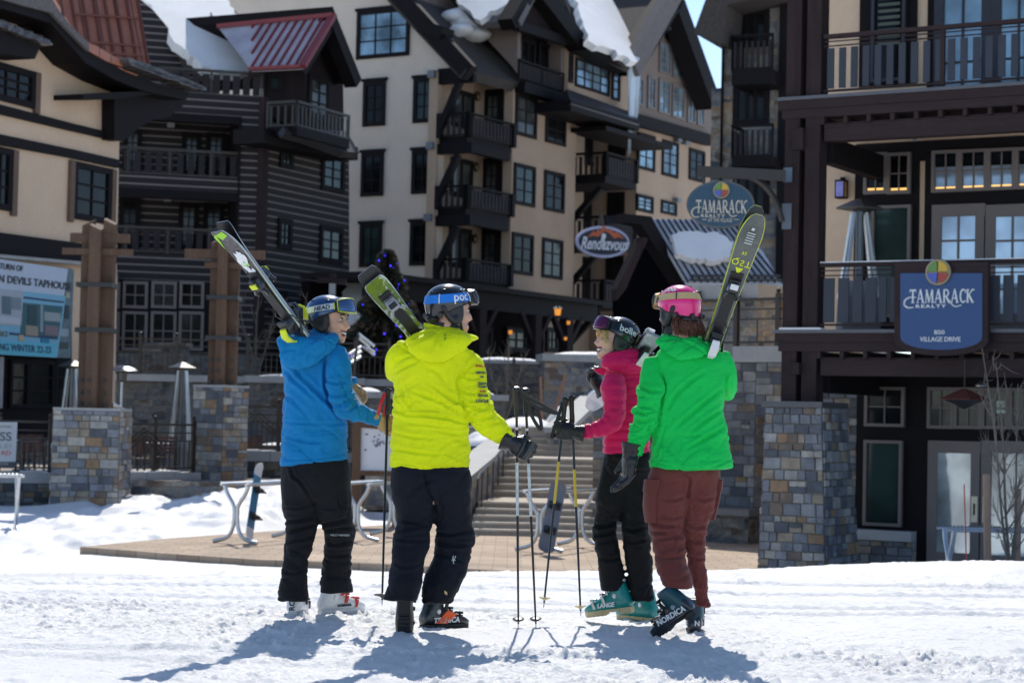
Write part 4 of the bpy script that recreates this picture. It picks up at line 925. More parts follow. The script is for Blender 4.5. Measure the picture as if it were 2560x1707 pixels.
# the long snowy roof and its dark edge
PN = Plane(FR.hit(*R2(1345,212), 1.2), nrm(FR.n*.72+ZU*.7)); slab(PN, CH, 'long_roof', M_shingle, R2, [(1255,-40),(1345,220),(1565,330),(1640,320),(1800,-60)], .4); slab(PN, CH, 'roof_snow', M_snow, R2, [(1265,-45),(1348,202),(1440,240),(1560,305),(1605,300),(1700,20),(1760,-60)], .32, .36)
mb = MB(); pbar(FR, mb, R2, (1340,225), (1568,338), .5, .6, 1.5); mb.build('long_eaves', M_trim, CH)
mb = MB(); rr = np.random.RandomState(2)
for k in range(26):
    x = 1545+rr.uniform(0, 60); p = FR.hit(*R2(x, 318+rr.uniform(-10, 15)), 1.5); l = rr.uniform(1.2, 5.5)*(1-abs(x-1572)/60); mb.cyl(p, p-ZU*max(.4, l), rr.uniform(.06,.13), .01, 6)
mb.build('icicles', mat('ice', (.55,.62,.66), .15, var=.1), CH, True)
# big gable on the right wing
FG = FR.off(.3)
poly(FG, CH, 'gable_front', M_taupe, R2, [(1592,600),(1600,318),(1790,25),(1810,25),(1975,425),(1968,705)], 0, -.4)
for tl, br in (((1703,203),(1757,384)),((1771,222),(1828,410)),((1584,382),(1620,538)),((1645,380),(1680,557)),((1700,392),(1754,584)),((1768,422),(1826,608)),((1845,442),(1881,628)),((1895,464),(1926,640))): window(FG, CH, R2(*tl), R2(*br), 2, 4, M_taupef, M_glb, 0, .12, .05)
mb = MB(); pbar(FG, mb, R2, (1590,335), (1812,-22), .95, .3, 1.3); pbar(FG, mb, R2, (1800,-20), (1995,520), .95, .3, 1.3); mb.build('gable_bargeboard', M_trim, CH)
mb = MB(); pbar(FG, mb, R2, (1588,340), (1800,-40), 1.0, 1.0, 1.5); mb.build('gable_shingle_edge', M_shinglg, CH)
for p, q in (((1575,350),(1820,-45)),((1800,-35),(2000,530))):
    mb = MB(); a_, b_ = FG.hit(*R2(*p), 1.2), FG.hit(*R2(*q), 1.2); v_ = -np.append(dA, 0)*9; mb.prism([a_, b_, b_+v_, a_+v_], ZU*.3); mb.build('gable_roof', M_shingle, CH)
mb = MB(); pbar(FG, mb, R2, (1588,598), (1972,706), .55, -.1, .25); mb.build('gable_trim', M_trim, CH)
for x, y in ((1752,140),(1860,180)): mb = MB(); mb.fpx(FG, R2(x-14,y-14), R2(x+14,y+16), .0, 1.2); mb.build('purlin_end', M_trim, CH)
# porch along the foot of the hotel
FPp = FR.off(3.0); pc = empty('porch', FPp.hit(*C2(1500, 1300)), 'deep dark timber porch along the foot of the cream hotel', 'porch')
a0, a1 = FPp.sz(*C2(640, 780))[0], FPp.sz(*C2(2060, 900))[0]; zp = FPp.sz(*C2(900, 770))[1]
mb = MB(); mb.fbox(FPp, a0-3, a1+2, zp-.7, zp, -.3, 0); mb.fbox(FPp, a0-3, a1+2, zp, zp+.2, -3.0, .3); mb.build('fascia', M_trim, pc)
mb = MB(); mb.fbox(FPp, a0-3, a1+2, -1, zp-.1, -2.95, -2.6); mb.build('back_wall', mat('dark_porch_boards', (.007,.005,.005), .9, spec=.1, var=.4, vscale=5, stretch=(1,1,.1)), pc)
for x in (760, 1220, 1715, 2000):
    s = FPp.sz(*C2(x, 1200))[0]; mb = MB(); mb.fbox(FPp, s-.25, s+.25, -1, zp-.7, -.32, .1); mb.bar(FPp.P(s, zp-2.0, -.1), FPp.P(s-1.2, zp-.6, -.1), .22, .22); mb.bar(FPp.P(s, zp-2.0, -.1), FPp.P(s+1.2, zp-.6, -.1), .22, .22); mb.build('post', M_timber, pc)
FBk = FPp.off(-2.58)
for x0, x1 in ((1225,1310),(1440,1620),(1800,1900)): window(FBk, pc, C2(x0,1130), C2(x1,1360), 2, 2, M_trim, M_glc, 0, .2, .08, 'porch_door')
mb = MB(); PSn = Plane(px(*C2(600, 860), 72), nrm(np.array([-.15,-.55,.8]))); slab(PSn, pc, 'snowy_roof', M_snow, C2, [(-20,800),(0,720),(330,668),(560,702),(560,860),(430,930),(0,1075)], .4)
for (u, v, k) in ((G3(912, 165)[0], G3(912, 165)[1], .5), (G3(470, 348)[0], G3(470, 348)[1], .34), (G3(1012, 258)[0], G3(1012, 258)[1], .3), (G3(985, 405)[0], G3(985, 405)[1], .26), (G1(1308, 1000)[0], G1(1308, 1000)[1], .36)):
    p = px(u, v, 74 if k < .45 else 66); lt = empty('porch_lantern', p, 'amber lantern glowing under the dark hotel porch', 'lantern', 'lanterns under the porch')
    mb = MB(); mb.lathe(p-ZU*.1*k, [(.2*k,0),(.26*k,.42*k)], 6); mb.build('glass', M_amber, lt); mb = MB(); mb.lathe(p-ZU*.1*k, [(.40*k,.44*k),(.10*k,.62*k),(.03*k,.9*k)], 6); mb.build('cap', M_black, lt)
lanterns = [o for o in COL.objects if o.name.startswith('porch_lantern')]
for o, l in zip(lanterns, ('biggest amber porch lantern, above the gap between lime and pink', 'square amber light on the porch wall right of the lime hood', 'small amber light below the biggest porch lantern', 'lowest small amber light just left of the pink jacket', 'orange lamp beside the lodge column, right of the grey ski')): o['label'] = l; del o['group']
# oval restaurant sign
FV = Fac(px(*R2(1420, 1215), 70)[:2], (.97, .24)); rv = empty('oval_sign', FV.hit(*R2(1420, 1295)), 'black oval sign with white script and orange mountains beside the porch roof', 'sign')
c = FV.hit(*R2(1420, 1216)); kx = 140/2.01/FPX*70; kz = 80/2.01/FPX*70
def ov(k, t0, t1, m, nm):
    mb = MB(); mb.prism([c+FV.d*kx*k*math.cos(a)*(1 if k == 1 else (kx-.08)/kx)+ZU*kz*math.sin(a)*(1 if k == 1 else (kz-.10)/kz)+FV.n*t1 for a in np.linspace(0, 2*math.pi, 40, endpoint=False)], FV.n*(t0-t1)); mb.build(nm, m, rv)
ov(1, -.12, .06, mat('sign_lilac', (.42,.42,.55), .5), 'rim'); ov(1.0001, .0, .075, mat('sign_black', (.015,.017,.028), .5), 'face')
poly(FV, rv, 'mountains', mat('sign_orange', (.50,.10,.03), .5), R2, [(1345,1192),(1375,1160),(1385,1172),(1398,1150),(1408,1162),(1428,1132),(1448,1160),(1462,1148),(1478,1172),(1490,1165),(1532,1200),(1500,1192),(1478,1200),(1455,1172),(1430,1160),(1400,1190),(1375,1185)], .10, -.03)
M_sgw = mat('script_white', (.66,.66,.70), .5); fit_text(FV, 'Rendezvous', R2(1312, 1188), R2(1548, 1262), .08, rv, M_sgw, .03, .35, offset=.02)
mb = MB(); mb.prism([FV.hit(*R2(1425+11*math.cos(a), 1188+15*math.sin(a)), .11) for a in np.linspace(0, 2*math.pi, 14, endpoint=False)], FV.n*.03); mb.fpx(FV, R2(1421,1195), R2(1429,1250), .10, .13); mb.build('spoon', M_sgw, rv)
mb = MB(); mb.bar(FV.hit(*R2(1420,1130)), FV.hit(*R2(1412,1075)), .12, .12); mb.build('hanger', M_rail, rv)
# entrance porch with a snowy metal roof
ep = empty('entrance_porch', px(1700, 900, 64), 'dark gabled entrance porch with a snowy seamed metal roof behind the oval sign', 'porch'); ep.location.z = ZP
PR = Plane(px(*G1(950, 900), 62), nrm(np.array([.12,-.76,.64])))
slab(PR, ep, 'metal_roof', M_metroof, G1, [(228,370),(900,375),(1180,640),(1355,930),(540,905)], .18)
slab(PR, ep, 'snow_slab', M_snow, G1, [(400,500),(520,470),(800,480),(930,560),(900,690),(760,715),(560,690),(440,640)], .25, .32)
mb = MB()
for k in range(15):
    q0 = PR.hit(*G1(235+k*48, 372), .05); q1 = PR.hit(*G1(548+k*57, 905), .05); mb.bar(q0, q1, .045, .05, PR.n)
for y, x0, x1 in ((850,575,1330),(885,560,1345)): mb.bar(PR.hit(*G1(x0,y), .14), PR.hit(*G1(x1,y), .14), .07, .07)
mb.build('roof_seams', M_black, ep)
FG2 = Fac(px(*G1(400, 700), 63)[:2], (.9, .43))
poly(FG2, ep, 'gable_beam', M_trim, G1, [(-60,330),(0,320),(235,345),(300,470),(560,905),(545,960),(480,930),(210,520),(150,420),(40,395),(-70,400)], .3, -.6)
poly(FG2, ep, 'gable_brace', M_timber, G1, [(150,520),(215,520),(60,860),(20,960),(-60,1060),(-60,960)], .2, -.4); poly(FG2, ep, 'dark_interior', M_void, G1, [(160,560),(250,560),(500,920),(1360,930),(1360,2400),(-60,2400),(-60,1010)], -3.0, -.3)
poly(FG2, ep, 'eaves_beam', M_trim, G1, [(520,895),(1400,925),(1400,1000),(540,965)], 1.2, -.4)
# ---------------------------------------------------------------- stone and timber tower between hotel and lodge
FT = Fac(px(1900, 500, 73)[:2], (math.cos(R(-24)), math.sin(R(-24))))
TW = empty('stone_tower', FT.hit(*R3(400, 1900)), 'tall tower clad in weathered stone with dark balconies behind the lodge columns', 'building'); TW.location.z = ZP
M_plank = stone_mat('weathered_cladding', .9, 1.1, .42, 1)
aT = lambda x, y, t=0.0: FT.sz(*R3(x, y), t)[0]; zT = lambda x, y, t=0.0: FT.sz(*R3(x, y), t)[1]
mb = MB(); mb.fbox(FT, aT(240,700), aT(900,700), ZP, zT(240,-120), -8, 0); mb.fbox(FT, aT(150,700), aT(239,700), ZP, zT(240,480), -8, -.5); mb.build('wall', M_plank, TW)
for y0, y1 in ((62,262),(465,700),(965,1200)): window(FT, TW, R3(300, y0), R3(500, y1), 3, 1, M_trim, M_gl, 0, .22, .12, 'balcony_door')
for y0, y1, y2 in ((190,395,480),(690,880,935)):
    FQ = FT.off(1.4); a0, a1 = FQ.sz(*R3(295,y0))[0], FQ.sz(*R3(520,y0))[0]; zt, z0, zb_ = (FQ.sz(*R3(295, y))[1] for y in (y0+10, y1, y2))
    mb = MB(); mb.fbox(FT, a0, a1, zb_, z0, 0, 1.45); bl = mb.build('balcony', M_trim, TW)
    railing(bl, FT.P(a0,0,.1)[:2], FT.P(a0,0,1.4)[:2], z0, zt, spacing=.2, sw=.1, mr=M_trim, ms=M_slatd); railing(bl, FT.P(a0,0,1.4)[:2], FT.P(a1,0,1.4)[:2], z0, zt, spacing=.2, sw=.1, mr=M_trim, ms=M_slatd)
mb = MB(); mb.fbox(FT, aT(560,700), aT(640,700), ZP, zT(240,-120), .02, .3); mb.fbox(FT, aT(235,700), aT(300,700)-.4, ZP, zT(240,-120), .02, .2); mb.build('corner_trim', M_trim, TW)
poly(FT, TW, 'eaves', M_shingle, R3, [(75,185),(150,-20),(300,-160),(620,-160),(620,-60),(260,30),(240,245)], 2.0, -4)
# ---------------------------------------------------------------- log building on the left
d1 = np.array([.963,.27]); d2v = np.array([.43,.903]); cd = px(*R1(1465, 900), 72)[:2]; F1 = Fac(cd, d1); F2 = Fac(cd, d2v)
LG = empty('log_building', (cd[0], cd[1], ZP), 'dark log building with pale chinking lines, recessed balconies and a red metal dormer', 'building')
z1r = lambda x, y, t=0: F1.sz(*R1(x, y), t)[1]; s1r = lambda x, y, t=0: F1.sz(*R1(x, y), t)[0]
sl = s1r(560, 900); zt4 = z1r(1465, 545)
mb = MB(); mb.fbox(F1, s1r(1340,900), 0, ZP, zt4, -2.6, 0)
zu = z1r(1340, 655); mb.fbox(F1, sl, s1r(1340,900), zu, zt4, -2.6, 0); zm0, zm1 = z1r(1340,1085), z1r(1340,1005); mb.fbox(F1, sl, s1r(1340,900), zm0, zm1, -2.6, .02); zl0 = z1r(1340,1600); zl1 = z1r(1340,1440); mb.fbox(F1, sl, s1r(1340,900), zl0, zl1, -2.6, .02)
mb.fbox(F1, sl, s1r(1340,900), ZP, z1r(1340,1940), -2.6, .0)
mb.build('front_wall', M_log, LG)
mb = MB(); mb.fbox(F1, sl, 0, ZP, zt4, -9, -2.61); mb.build('recess_wall', M_log, LG)
mb = MB(); mb.fbox(F1, s1r(1335,900), s1r(1346,900), zl1, zu, -2.6, .05); mb.fbox(F1, sl, s1r(1340,900), zu-.3, zu-.005, -.4, .05); mb.fbox(F1, sl, s1r(1340,900), zm0-.3, zm0-.005, -.4, .05); mb.build('opening_trim', M_trim, LG)
FRc = F1.off(-2.6)
for (x0,x1,y0,y1,g) in ((1020,1122,742,985,M_glc),(1155,1262,742,985,M_glc),(1270,1330,760,985,M_gl),(690,790,720,985,M_glc),(1002,1108,1135,1400,M_glc),(1140,1250,1135,1400,M_glc),(670,780,1105,1400,M_gl)): window(FRc, LG, R1(x0,y0), R1(x1,y1), 2, 4, M_trim, g, 0, .18, .04, 'balcony_door')
for x, y in ((960,695),(942,1108)): mb = MB(); mb.fpx(FRc, R1(x-18,y-18), R1(x+18,y+18), .0, .3); mb.build('wall_lamp', M_cap, LG)
for yt, yb in ((852,1000),(1290,1432)):
    z0, zt = z1r(1330, yb), z1r(1330, yt); railing(LG, F1.P(sl,0,-.1)[:2], F1.P(s1r(1338,900),0,-.1)[:2], z0, zt, 'balcony_railing', .36, .22, (.2,.5,.8,1), M_rail, M_slatd)
z0, zt = z1r(1455,528), z1r(1455,405); railing(LG, F1.P(s1r(900,500),0,-.2)[:2], F1.P(-.05,0,-.2)[:2], zt4, zt, 'terrace_railing', .36, .26, (0,.5,1), M_rail, M_slatd)
# ground floor windows of the log building
for x0, x1 in ((1096,1312),(1350,1568),(1600,1812),(860,1065)):
    window(F1, LG, A2(x0,508), A2(x1,755), 2, 2, M_taupef, M_glc, 0, .1, .04); window(F1, LG, A2(x0-6,775), A2(x1-6,1130), 2, 2, M_taupef, M_glc, 0, .1, .04)
mb = MB(); mb.fbox(F1, sl, s1r(1338,900), F1.sz(*A2(1312,1150))[1], F1.sz(*A2(1312,490))[1], .002, .02); mb.build('window_surround', M_trim, LG)
mb = MB(); mb.fbox(F1, sl, .1, ZP, F1.sz(*A2(1312,1160))[1], .002, .35); mb.build('stone_base', M_stone3, LG)
mb = MB(); mb.fpx(F1, A2(930,440), A2(1020,1500), .0, .5); mb.build('stone_pilaster', M_stone2, LG)
# right face
poly(F2, LG, 'side_wall', M_log2, R1, [(1466,560),(1700,640),(1955,780),(1958,2400),(1450,2400)], 0, -.4)
for (x0,y0,x1,y1,g) in ((1566,812,1636,955,M_glg),(1800,852,1922,1090,M_glg),(1556,1218,1628,1402,M_glg),(1790,1258,1912,1485,M_glg),(1530,1620,1600,1800,M_gl),(1780,1690,1900,1880,M_gl)): window(F2, LG, R1(x0,y0), R1(x1,y1), 2, 3, M_trim, g, 0, .2, .05)
mb = MB(); mb.fbox(F2, -.12, .28, ZP, zt4, -.1, .12); mb.build('corner_post', M_timber, LG)
# roofs
FL3 = F1.off(-3.2)
poly(FL3, LG, 'log_gable', M_log, R1, [(775,-10),(860,60),(1010,240),(1100,340),(1210,430),(1210,560),(760,560)], 0, -.4)
PU = Plane(F1.off(-2.6).hit(*R1(1290, 400)), nrm(np.array([d1[1]*.55+.12, -d1[0]*.55, .62])))
slab(PU, LG, 'main_roof', M_shingle, R1, [(768,-20),(900,150),(1000,275),(1090,355),(1185,425),(1400,415),(1560,230),(1380,130),(1240,-20)], .5)
slab(PU, LG, 'roof_snow', M_snow, R1, [(798,-20),(905,130),(1000,250),(1100,340),(1195,398),(1300,405),(1392,398),(1440,345),(1532,215),(1480,195),(1380,205),(1300,190),(1240,190),(1185,130),(1175,70),(1225,105),(1365,128),(1245,-20)], .4, .4)
FC = F2.off(.9); FSd = Fac(FC.hit(*R1(1702, 560)), d1)
poly(FSd, LG, 'dormer_side', M_board, R1, [(1478,392),(1702,368),(1712,745),(1478,640)], 0, -.3)
poly(FC, LG, 'dormer_front', M_board, R1, [(1700,372),(1862,110),(1985,440),(1922,470),(1925,765),(1708,745)], 0, -.4)
window(FSd, LG, R1(1502,418), R1(1582,515), 1, 1, M_trim, M_glg, 0, .14); window(FC, LG, R1(1725,408), R1(1842,690), 2, 3, M_trim, M_glc, 0, .22, .06, 'balcony_door')
k0, k1 = FC.hit(*R1(1690,374), 1.1), FC.hit(*R1(1864,86), 1.1); PK = Plane(k0, np.cross(F2.n, k1-k0)); PK.n *= (1 if PK.n[2] > 0 else -1)
slab(PK, LG, 'red_roof', M_redroof, R1, [(1222,150),(1864,86),(1690,374),(1405,388)], .14)
mb = MB(); q0 = PK.hit(*R1(1222,150), .05); mb.bar(q0, PK.hit(*R1(1866,86), .05), .22, .16); mb.bar(PK.hit(*R1(1405,388), .03), PK.hit(*R1(1692,374), .03), .3, .12); mb.bar(PK.hit(*R1(1692,374), .03), PK.hit(*R1(1866,86), .03), .3, .14)
for k in range(9):
    xt = 1430+48*k; mb.bar(PK.hit(*R1(xt,150-64*(xt-1222)/642.), .04), PK.hit(*R1(max(1410,xt-172),384 if xt > 1582 else 384-(1582-xt)*1.5), .04), .07, .08, PK.n)
mb.build('roof_seams', M_redtrim, LG)
mb = MB(); h0, h1 = FC.hit(*R1(1862,84), 1.1), FC.hit(*R1(2012,465), 1.1); v_ = -F2.n*7; mb.prism([h0, h1, h1+v_, h0+v_], ZU*.3); mb.build('dormer_roof', M_trim, LG)
mb = MB(); pbar(FC, mb, R1, (1862,92), (2012,468), .5, .6, 1.12); pbar(FC, mb, R1, (1703,402), (1878,116), .34, .6, 1.05); mb.build('dormer_bargeboard', M_trim, LG)
FBc = FC.off(1.2); a0, a1 = FBc.sz(*R1(1662,560))[0], FBc.sz(*R1(1955,610))[0]; zt, z0 = FBc.sz(*R1(1662,562))[1], FBc.sz(*R1(1662,705))[1]
mb = MB(); mb.fbox(FBc, a0, a1, z0-.35, z0, -1.25, .05); bl = mb.build('dormer_balcony', M_trim, LG); railing(bl, FBc.P(a0,0)[:2], FBc.P(a1,0)[:2], z0, zt, spacing=.25, sw=.08, mr=M_rail, ms=M_rail); railing(bl, FBc.P(a0,0,-1.2)[:2], FBc.P(a0,0)[:2], z0, zt, spacing=.25, sw=.08, mr=M_rail, ms=M_rail)
PSk = Plane(FC.hit(*R1(1800,760), .8), nrm(F2.n*.7+ZU*.7)); slab(PSk, LG, 'skirt_roof', M_dkroof, R1, [(1585,712),(1600,740),(1700,765),(1930,850),(2012,856),(1940,735),(1720,722),(1600,705)], .3)
mb = MB(); pbar(F2, mb, R1, (1480,760), (2005,862), .5, -.1, 1.2); mb.build('skirt_fascia', M_trim, LG)
# ---------------------------------------------------------------- cream taphouse at the far left
FA = Fac(px(295, 560, 54)[:2], (.37, .93)); CA = empty('cream_taphouse', FA.hit(150, 1200), 'cream stucco building with curved dark eaves at the left edge', 'building'); CA.location.z = ZP
poly(FA, CA, 'wall', M_cream, R1, [(-160,-80),(0,44),(270,132),(480,352),(640,450),(800,512),(640,548),(640,782),(668,786),(655,1400),(645,2300),(-160,2300)], 0, -.5)
for nm, pts, t in (('band', [(-120,560),(0,585),(400,690),(640,748),(640,786),(400,732),(0,638),(-120,610)], .12), ('band', [(-120,725),(0,752),(400,835),(667,895),(667,942),(400,885),(0,812),(-120,788)], .10), ('base_band', [(-120,1280),(0,1302),(400,1355),(660,1388),(655,1478),(380,1455),(0,1422),(-120,1405)], .12), ('cornice', [(-120,1408),(0,1424),(380,1458),(650,1482),(650,1500),(380,1476),(0,1444),(-120,1430)], .3)):
    poly(FA, CA, nm, M_trim if nm != 'cornice' else M_cap, R1, pts, t, -.2)
for tl, br, c_ in (((-60,335),(182,612),3),((-60,812),(52,1185),2),((408,902),(608,1260),2)):
    w = window(FA, CA, R1(*tl), R1(*br), c_, 3, M_trim, M_gl, .0, .16, .05); a0, a1, z0, z1 = FA.rect(R1(*tl), R1(*br)); [sub(w, MB().fbox(FA, b0, b1, z0-.1, z1, -.05, .1).build('side_trim', mat('tan_trim', (.14,.085,.055), .7), CA)) for b0, b1 in ((a0-.2, a0-.002), (a1+.002, a1+.2))]
FAo = FA.off(1.0)
poly(FAo, CA, 'eaves_board', M_trim, R1, [(-100,-30),(0,-5),(130,35),(290,75),(370,160),(500,292),(700,402),(900,478),(1062,520),(1040,560),(880,528),(790,506),(640,446),(480,355),(280,128),(0,46),(-100,30)], 0, -1.1)
poly(FAo, CA, 'shingle_edge', M_shinglg, R1, [(-100,-90),(60,-60),(290,-10),(330,60),(400,150),(500,245),(500,290),(370,158),(290,73),(130,33),(0,-7),(-100,-32)], .1, -5)
poly(FAo, CA, 'copper_edge', M_copper, R1, [(470,228),(560,270),(700,352),(690,378),(600,345),(500,290),(480,262)], .05, -3.5)
mb = MB(); rr = np.random.RandomState(8)
for k in range(34):
    t = k/33; x = 700+390*t; y = 362+(505-362)*t**1.05; 
    for j in range(4): q = FAo.hit(*R1(x-6*j, y-6*j), .08-.55*j); mb.obox(q+ZU*rr.uniform(-.03,.05), FAo.d, FAo.n, ZU, .20, .26, .045)
mb.build('slate_tiles', mat('glossy_slate', (.12,.10,.09), .22, .2, var=.4), CA)
poly(FA, CA, 'eaves_bracket', M_trim, R1, [(640,545),(800,515),(1062,524),(1020,600),(940,660),(860,672),(780,715),(712,775),(690,790),(640,782)], .4, -1.0)
poly(FA, CA, 'eaves_beam', M_trim, R1, [(466,528),(640,518),(800,512),(860,530),(640,556),(466,556)], .9, -.9)
mb = MB(); mb.prism([FA.hit(*R1(*p), .9) for p in ((-60,290),(195,332),(222,275),(240,252),(150,205),(0,155),(-60,130))], -FA.n*.9); mb.build('window_hood', M_trim, CA)
mb = MB()
for k in range(20):
    t = k/19
    for j in range(3): q = FA.hit(*R1(-20+262*t+4*j, 145+108*t-9*j), .95-.3*j); mb.obox(q+ZU*rr.uniform(-.02,.04), FA.d, FA.n, ZU, .14, .16, .03)
mb.build('hood_tiles', mat('glossy_slate', (.12,.10,.09), .22, .2, var=.4), CA)
PCo = Plane(px(*R1(842, 380), 60), nrm(np.array([.28,-.62,.55]))); slab(PCo, CA, 'copper_roof', M_copper, R1, [(285,-40),(765,-40),(846,384),(690,380),(480,260),(400,150)], .3)
mb = MB()
for k in range(8): x = 330+62*k; mb.bar(PCo.hit(*R1(x,-40), .04), PCo.hit(*R1(x+70+.02*k,382), .04), .07, .09, PCo.n)
for y in (80,235,290): mb.bar(PCo.hit(*R1(380+y*.4,y), .1), PCo.hit(*R1(760+y*.14,y+25), .1), .06, .06)
mb.build('copper_seams', mat('dark_copper', (.16,.05,.03), .5, .3), CA)
# shopfront below
FA3 = FA.off(.08); poly(FA, CA, 'shopfront', M_trim, A2, [(-160,310),(640,400),(640,1900),(-160,1900)], .06, -.06)
for x0, x1 in ((80,235),(245,460),(480,600)): window(FA, CA, A2(x0,1205), A2(x1,1640), 1, 3, M_trim, M_gl, .06, .1, .05)
mb = MB(); mb.fpx(FA, A2(-30,1180), A2(22,1640), .07, .2); mb.build('white_post', M_cap, CA)
# banner on its wall
FBn = FA.off(.35); bn = empty('banner', FBn.hit(*A2(250, 1185)), 'pale blue banner with dark lettering and photo panels on the cream taphouse', 'banner')
poly(FBn, bn, 'sheet', mat('banner_pale', (.50,.57,.66), .6, var=.04), A2, [(-160,292),(608,400),(495,1190),(-160,1152)], 0, -.05)
def bp(nm, col, pts, t): poly(FBn, bn, nm, mat(nm, col, .6, var=.05), A2, pts, t, -.02)
bp('sky_panel', (.20,.46,.60), [(-160,560),(588,640),(510,1188),(-160,1150)], .010)
bp('white_picture', (.40,.44,.49), [(-160,560),(210,596),(190,908),(-160,890)], .022); bp('navy_stripe', (.015,.03,.10), [(215,645),(572,690),(566,704),(213,662)], .022)
bp('teal_picture', (.035,.12,.14), [(208,700),(560,735),(520,1010),(180,985)], .022); bp('navy_bar', (.02,.035,.11), [(90,965),(518,1012),(514,1028),(90,985)], .034)
bp('cyan_strip', (.12,.50,.62), [(-160,1030),(512,1065),(496,1188),(-160,1152)], .030)
for k, (x0,y0,x1,y1,cl) in enumerate(((20,640,100,800,(.10,.16,.20)),(110,650,190,760,(.2,.26,.3)),(0,820,180,880,(.5,.54,.58)),(250,720,330,900,(.02,.06,.07)),(360,720,385,960,(.25,.33,.36)),(395,780,540,860,(.30,.36,.36)),(230,900,340,990,(.32,.27,.2)),(400,900,520,985,(.22,.16,.18)),(370,1015,440,1055,(.02,.2,.35)),(170,985,215,1040,(.45,.38,.25)))): bp('picture_detail', cl, [(x0,y0),(x1,y0+(x1-x0)*.1),(x1,y1+(x1-x0)*.1),(x0,y1)], .036)
M_ban = mat('banner_ink', (.02,.025,.035), .6)
fit_text(FBn, 'TURN OF', A2(-2,345), A2(205,425), .012, bn, M_ban, .008, offset=.012); fit_text(FBn, 'N DEVILS TAPHOUSE', A2(-10,448), A2(636,592), .012, bn, M_ban, .008, offset=.012); fit_text(FBn, 'NG WINTER 22-23', A2(-4,1060), A2(452,1152), .034, bn, mat('banner_navy', (.03,.06,.12), .6), .008, offset=.01); fit_text(FBn, 'RACK', A2(-4,950), A2(70,1005), .014, bn, mat('banner_olive', (.16,.15,.08), .6), .008)
pn_ = empty('picture_panel', FA.hit(*A2(560, 1180)), 'tall grey blue picture panel right of the pale banner', 'panel'); poly(FBn, pn_, 'sheet', mat('panel_grey', (.10,.15,.17), .5, var=.5, vscale=2.5), A2, [(612,400),(660,410),(630,1195),(498,1188)], -.02, -.05)
for x0,y0,x1,y1,cl in ((590,610,622,660,(.42,.38,.25)),(580,720,620,840,(.03,.05,.06)),(540,930,610,1000,(.3,.36,.38)),(520,1050,610,1110,(.05,.07,.06))): poly(FBn, pn_, 'picture_detail', mat('panel_detail', cl, .6), A2, [(x0,y0),(x1,y0+4),(x1,y1+4),(x0,y1)], .0, -.01)
# ================================================================ patio, fences, racks and small things
# stone piers with clustered timber posts
def pier(label, u0, u1, Y, ztop, rot, wx, wy, m=None):
    a, b_ = px(u0, 1150, Y), px(u1, 1150, Y); c = (a+b_)/2; o = empty('stone_pier', (c[0], c[1]+wy/2, ZP-.2), label, 'pillar'); cx, cy = c[0], c[1]+wy/2
    dx = np.array([math.cos(rot), math.sin(rot), 0]); dy = np.array([-math.sin(rot), math.cos(rot), 0]); C_ = np.array([cx, cy, 0])
    P_ = lambda x, y, z: C_+dx*x+dy*y+ZU*z
    k = 1.03
    mb = MB(); mb.box8([P_(-wx/2*k,-wy/2*k,-1.3), P_(wx/2*k,-wy/2*k,-1.3), P_(wx/2*k,wy/2*k,-1.3), P_(-wx/2*k,wy/2*k,-1.3), P_(-wx/2,-wy/2,ztop), P_(wx/2,-wy/2,ztop), P_(wx/2,wy/2,ztop), P_(-wx/2,wy/2,ztop)]); mb.build('core', M_void, o)
    vb = [P_(sx*wx/2*k, sy*wy/2*k, -1.3) for sx, sy in ((-1,-1),(1,-1),(1,1),(-1,1))]; vt = [P_(sx*wx/2, sy*wy/2, ztop) for sx, sy in ((-1,-1),(1,-1),(1,1),(-1,1))]; nn = [-dy*.006, dx*.006, dy*.006, -dx*.006]
    veneer([(vb[i]+nn[i], vb[(i+1)%4]+nn[i], vt[(i+1)%4]+nn[i], vt[i]+nn[i]) for i in (0,1,3)], 'stonework', o, int(u0), 1.12, (.11,.22), (.14,.40), .03, (7,10,13,13,6,13,8,10,6,12))
    mb = MB(); mb.box8([P_(-wx/2-.02,-wy/2-.02,ztop+.002), P_(wx/2+.02,-wy/2-.02,ztop+.002), P_(wx/2+.02,wy/2+.02,ztop+.002), P_(-wx/2-.02,wy/2+.02,ztop+.002), P_(-wx/2-.02,-wy/2-.02,ztop+.06), P_(wx/2+.02,-wy/2-.02,ztop+.06), P_(wx/2+.02,wy/2+.02,ztop+.06), P_(-wx/2-.02,wy/2+.02,ztop+.06)]); mb.build('cap', M_cap, o)
    return C_
zpl = px(210, 1026, 44)[2]; c1 = pier('left stone pier carrying a timber post cluster by the patio fence', 131, 296, 43.6, zpl, 0, 1.44, 1.3)
zpr = px(540, 970, 48)[2]; c2 = pier('right stone pier carrying a timber post cluster, turned to show two faces', 486, 598, 46.6, zpr, R(-38), .98, .8)
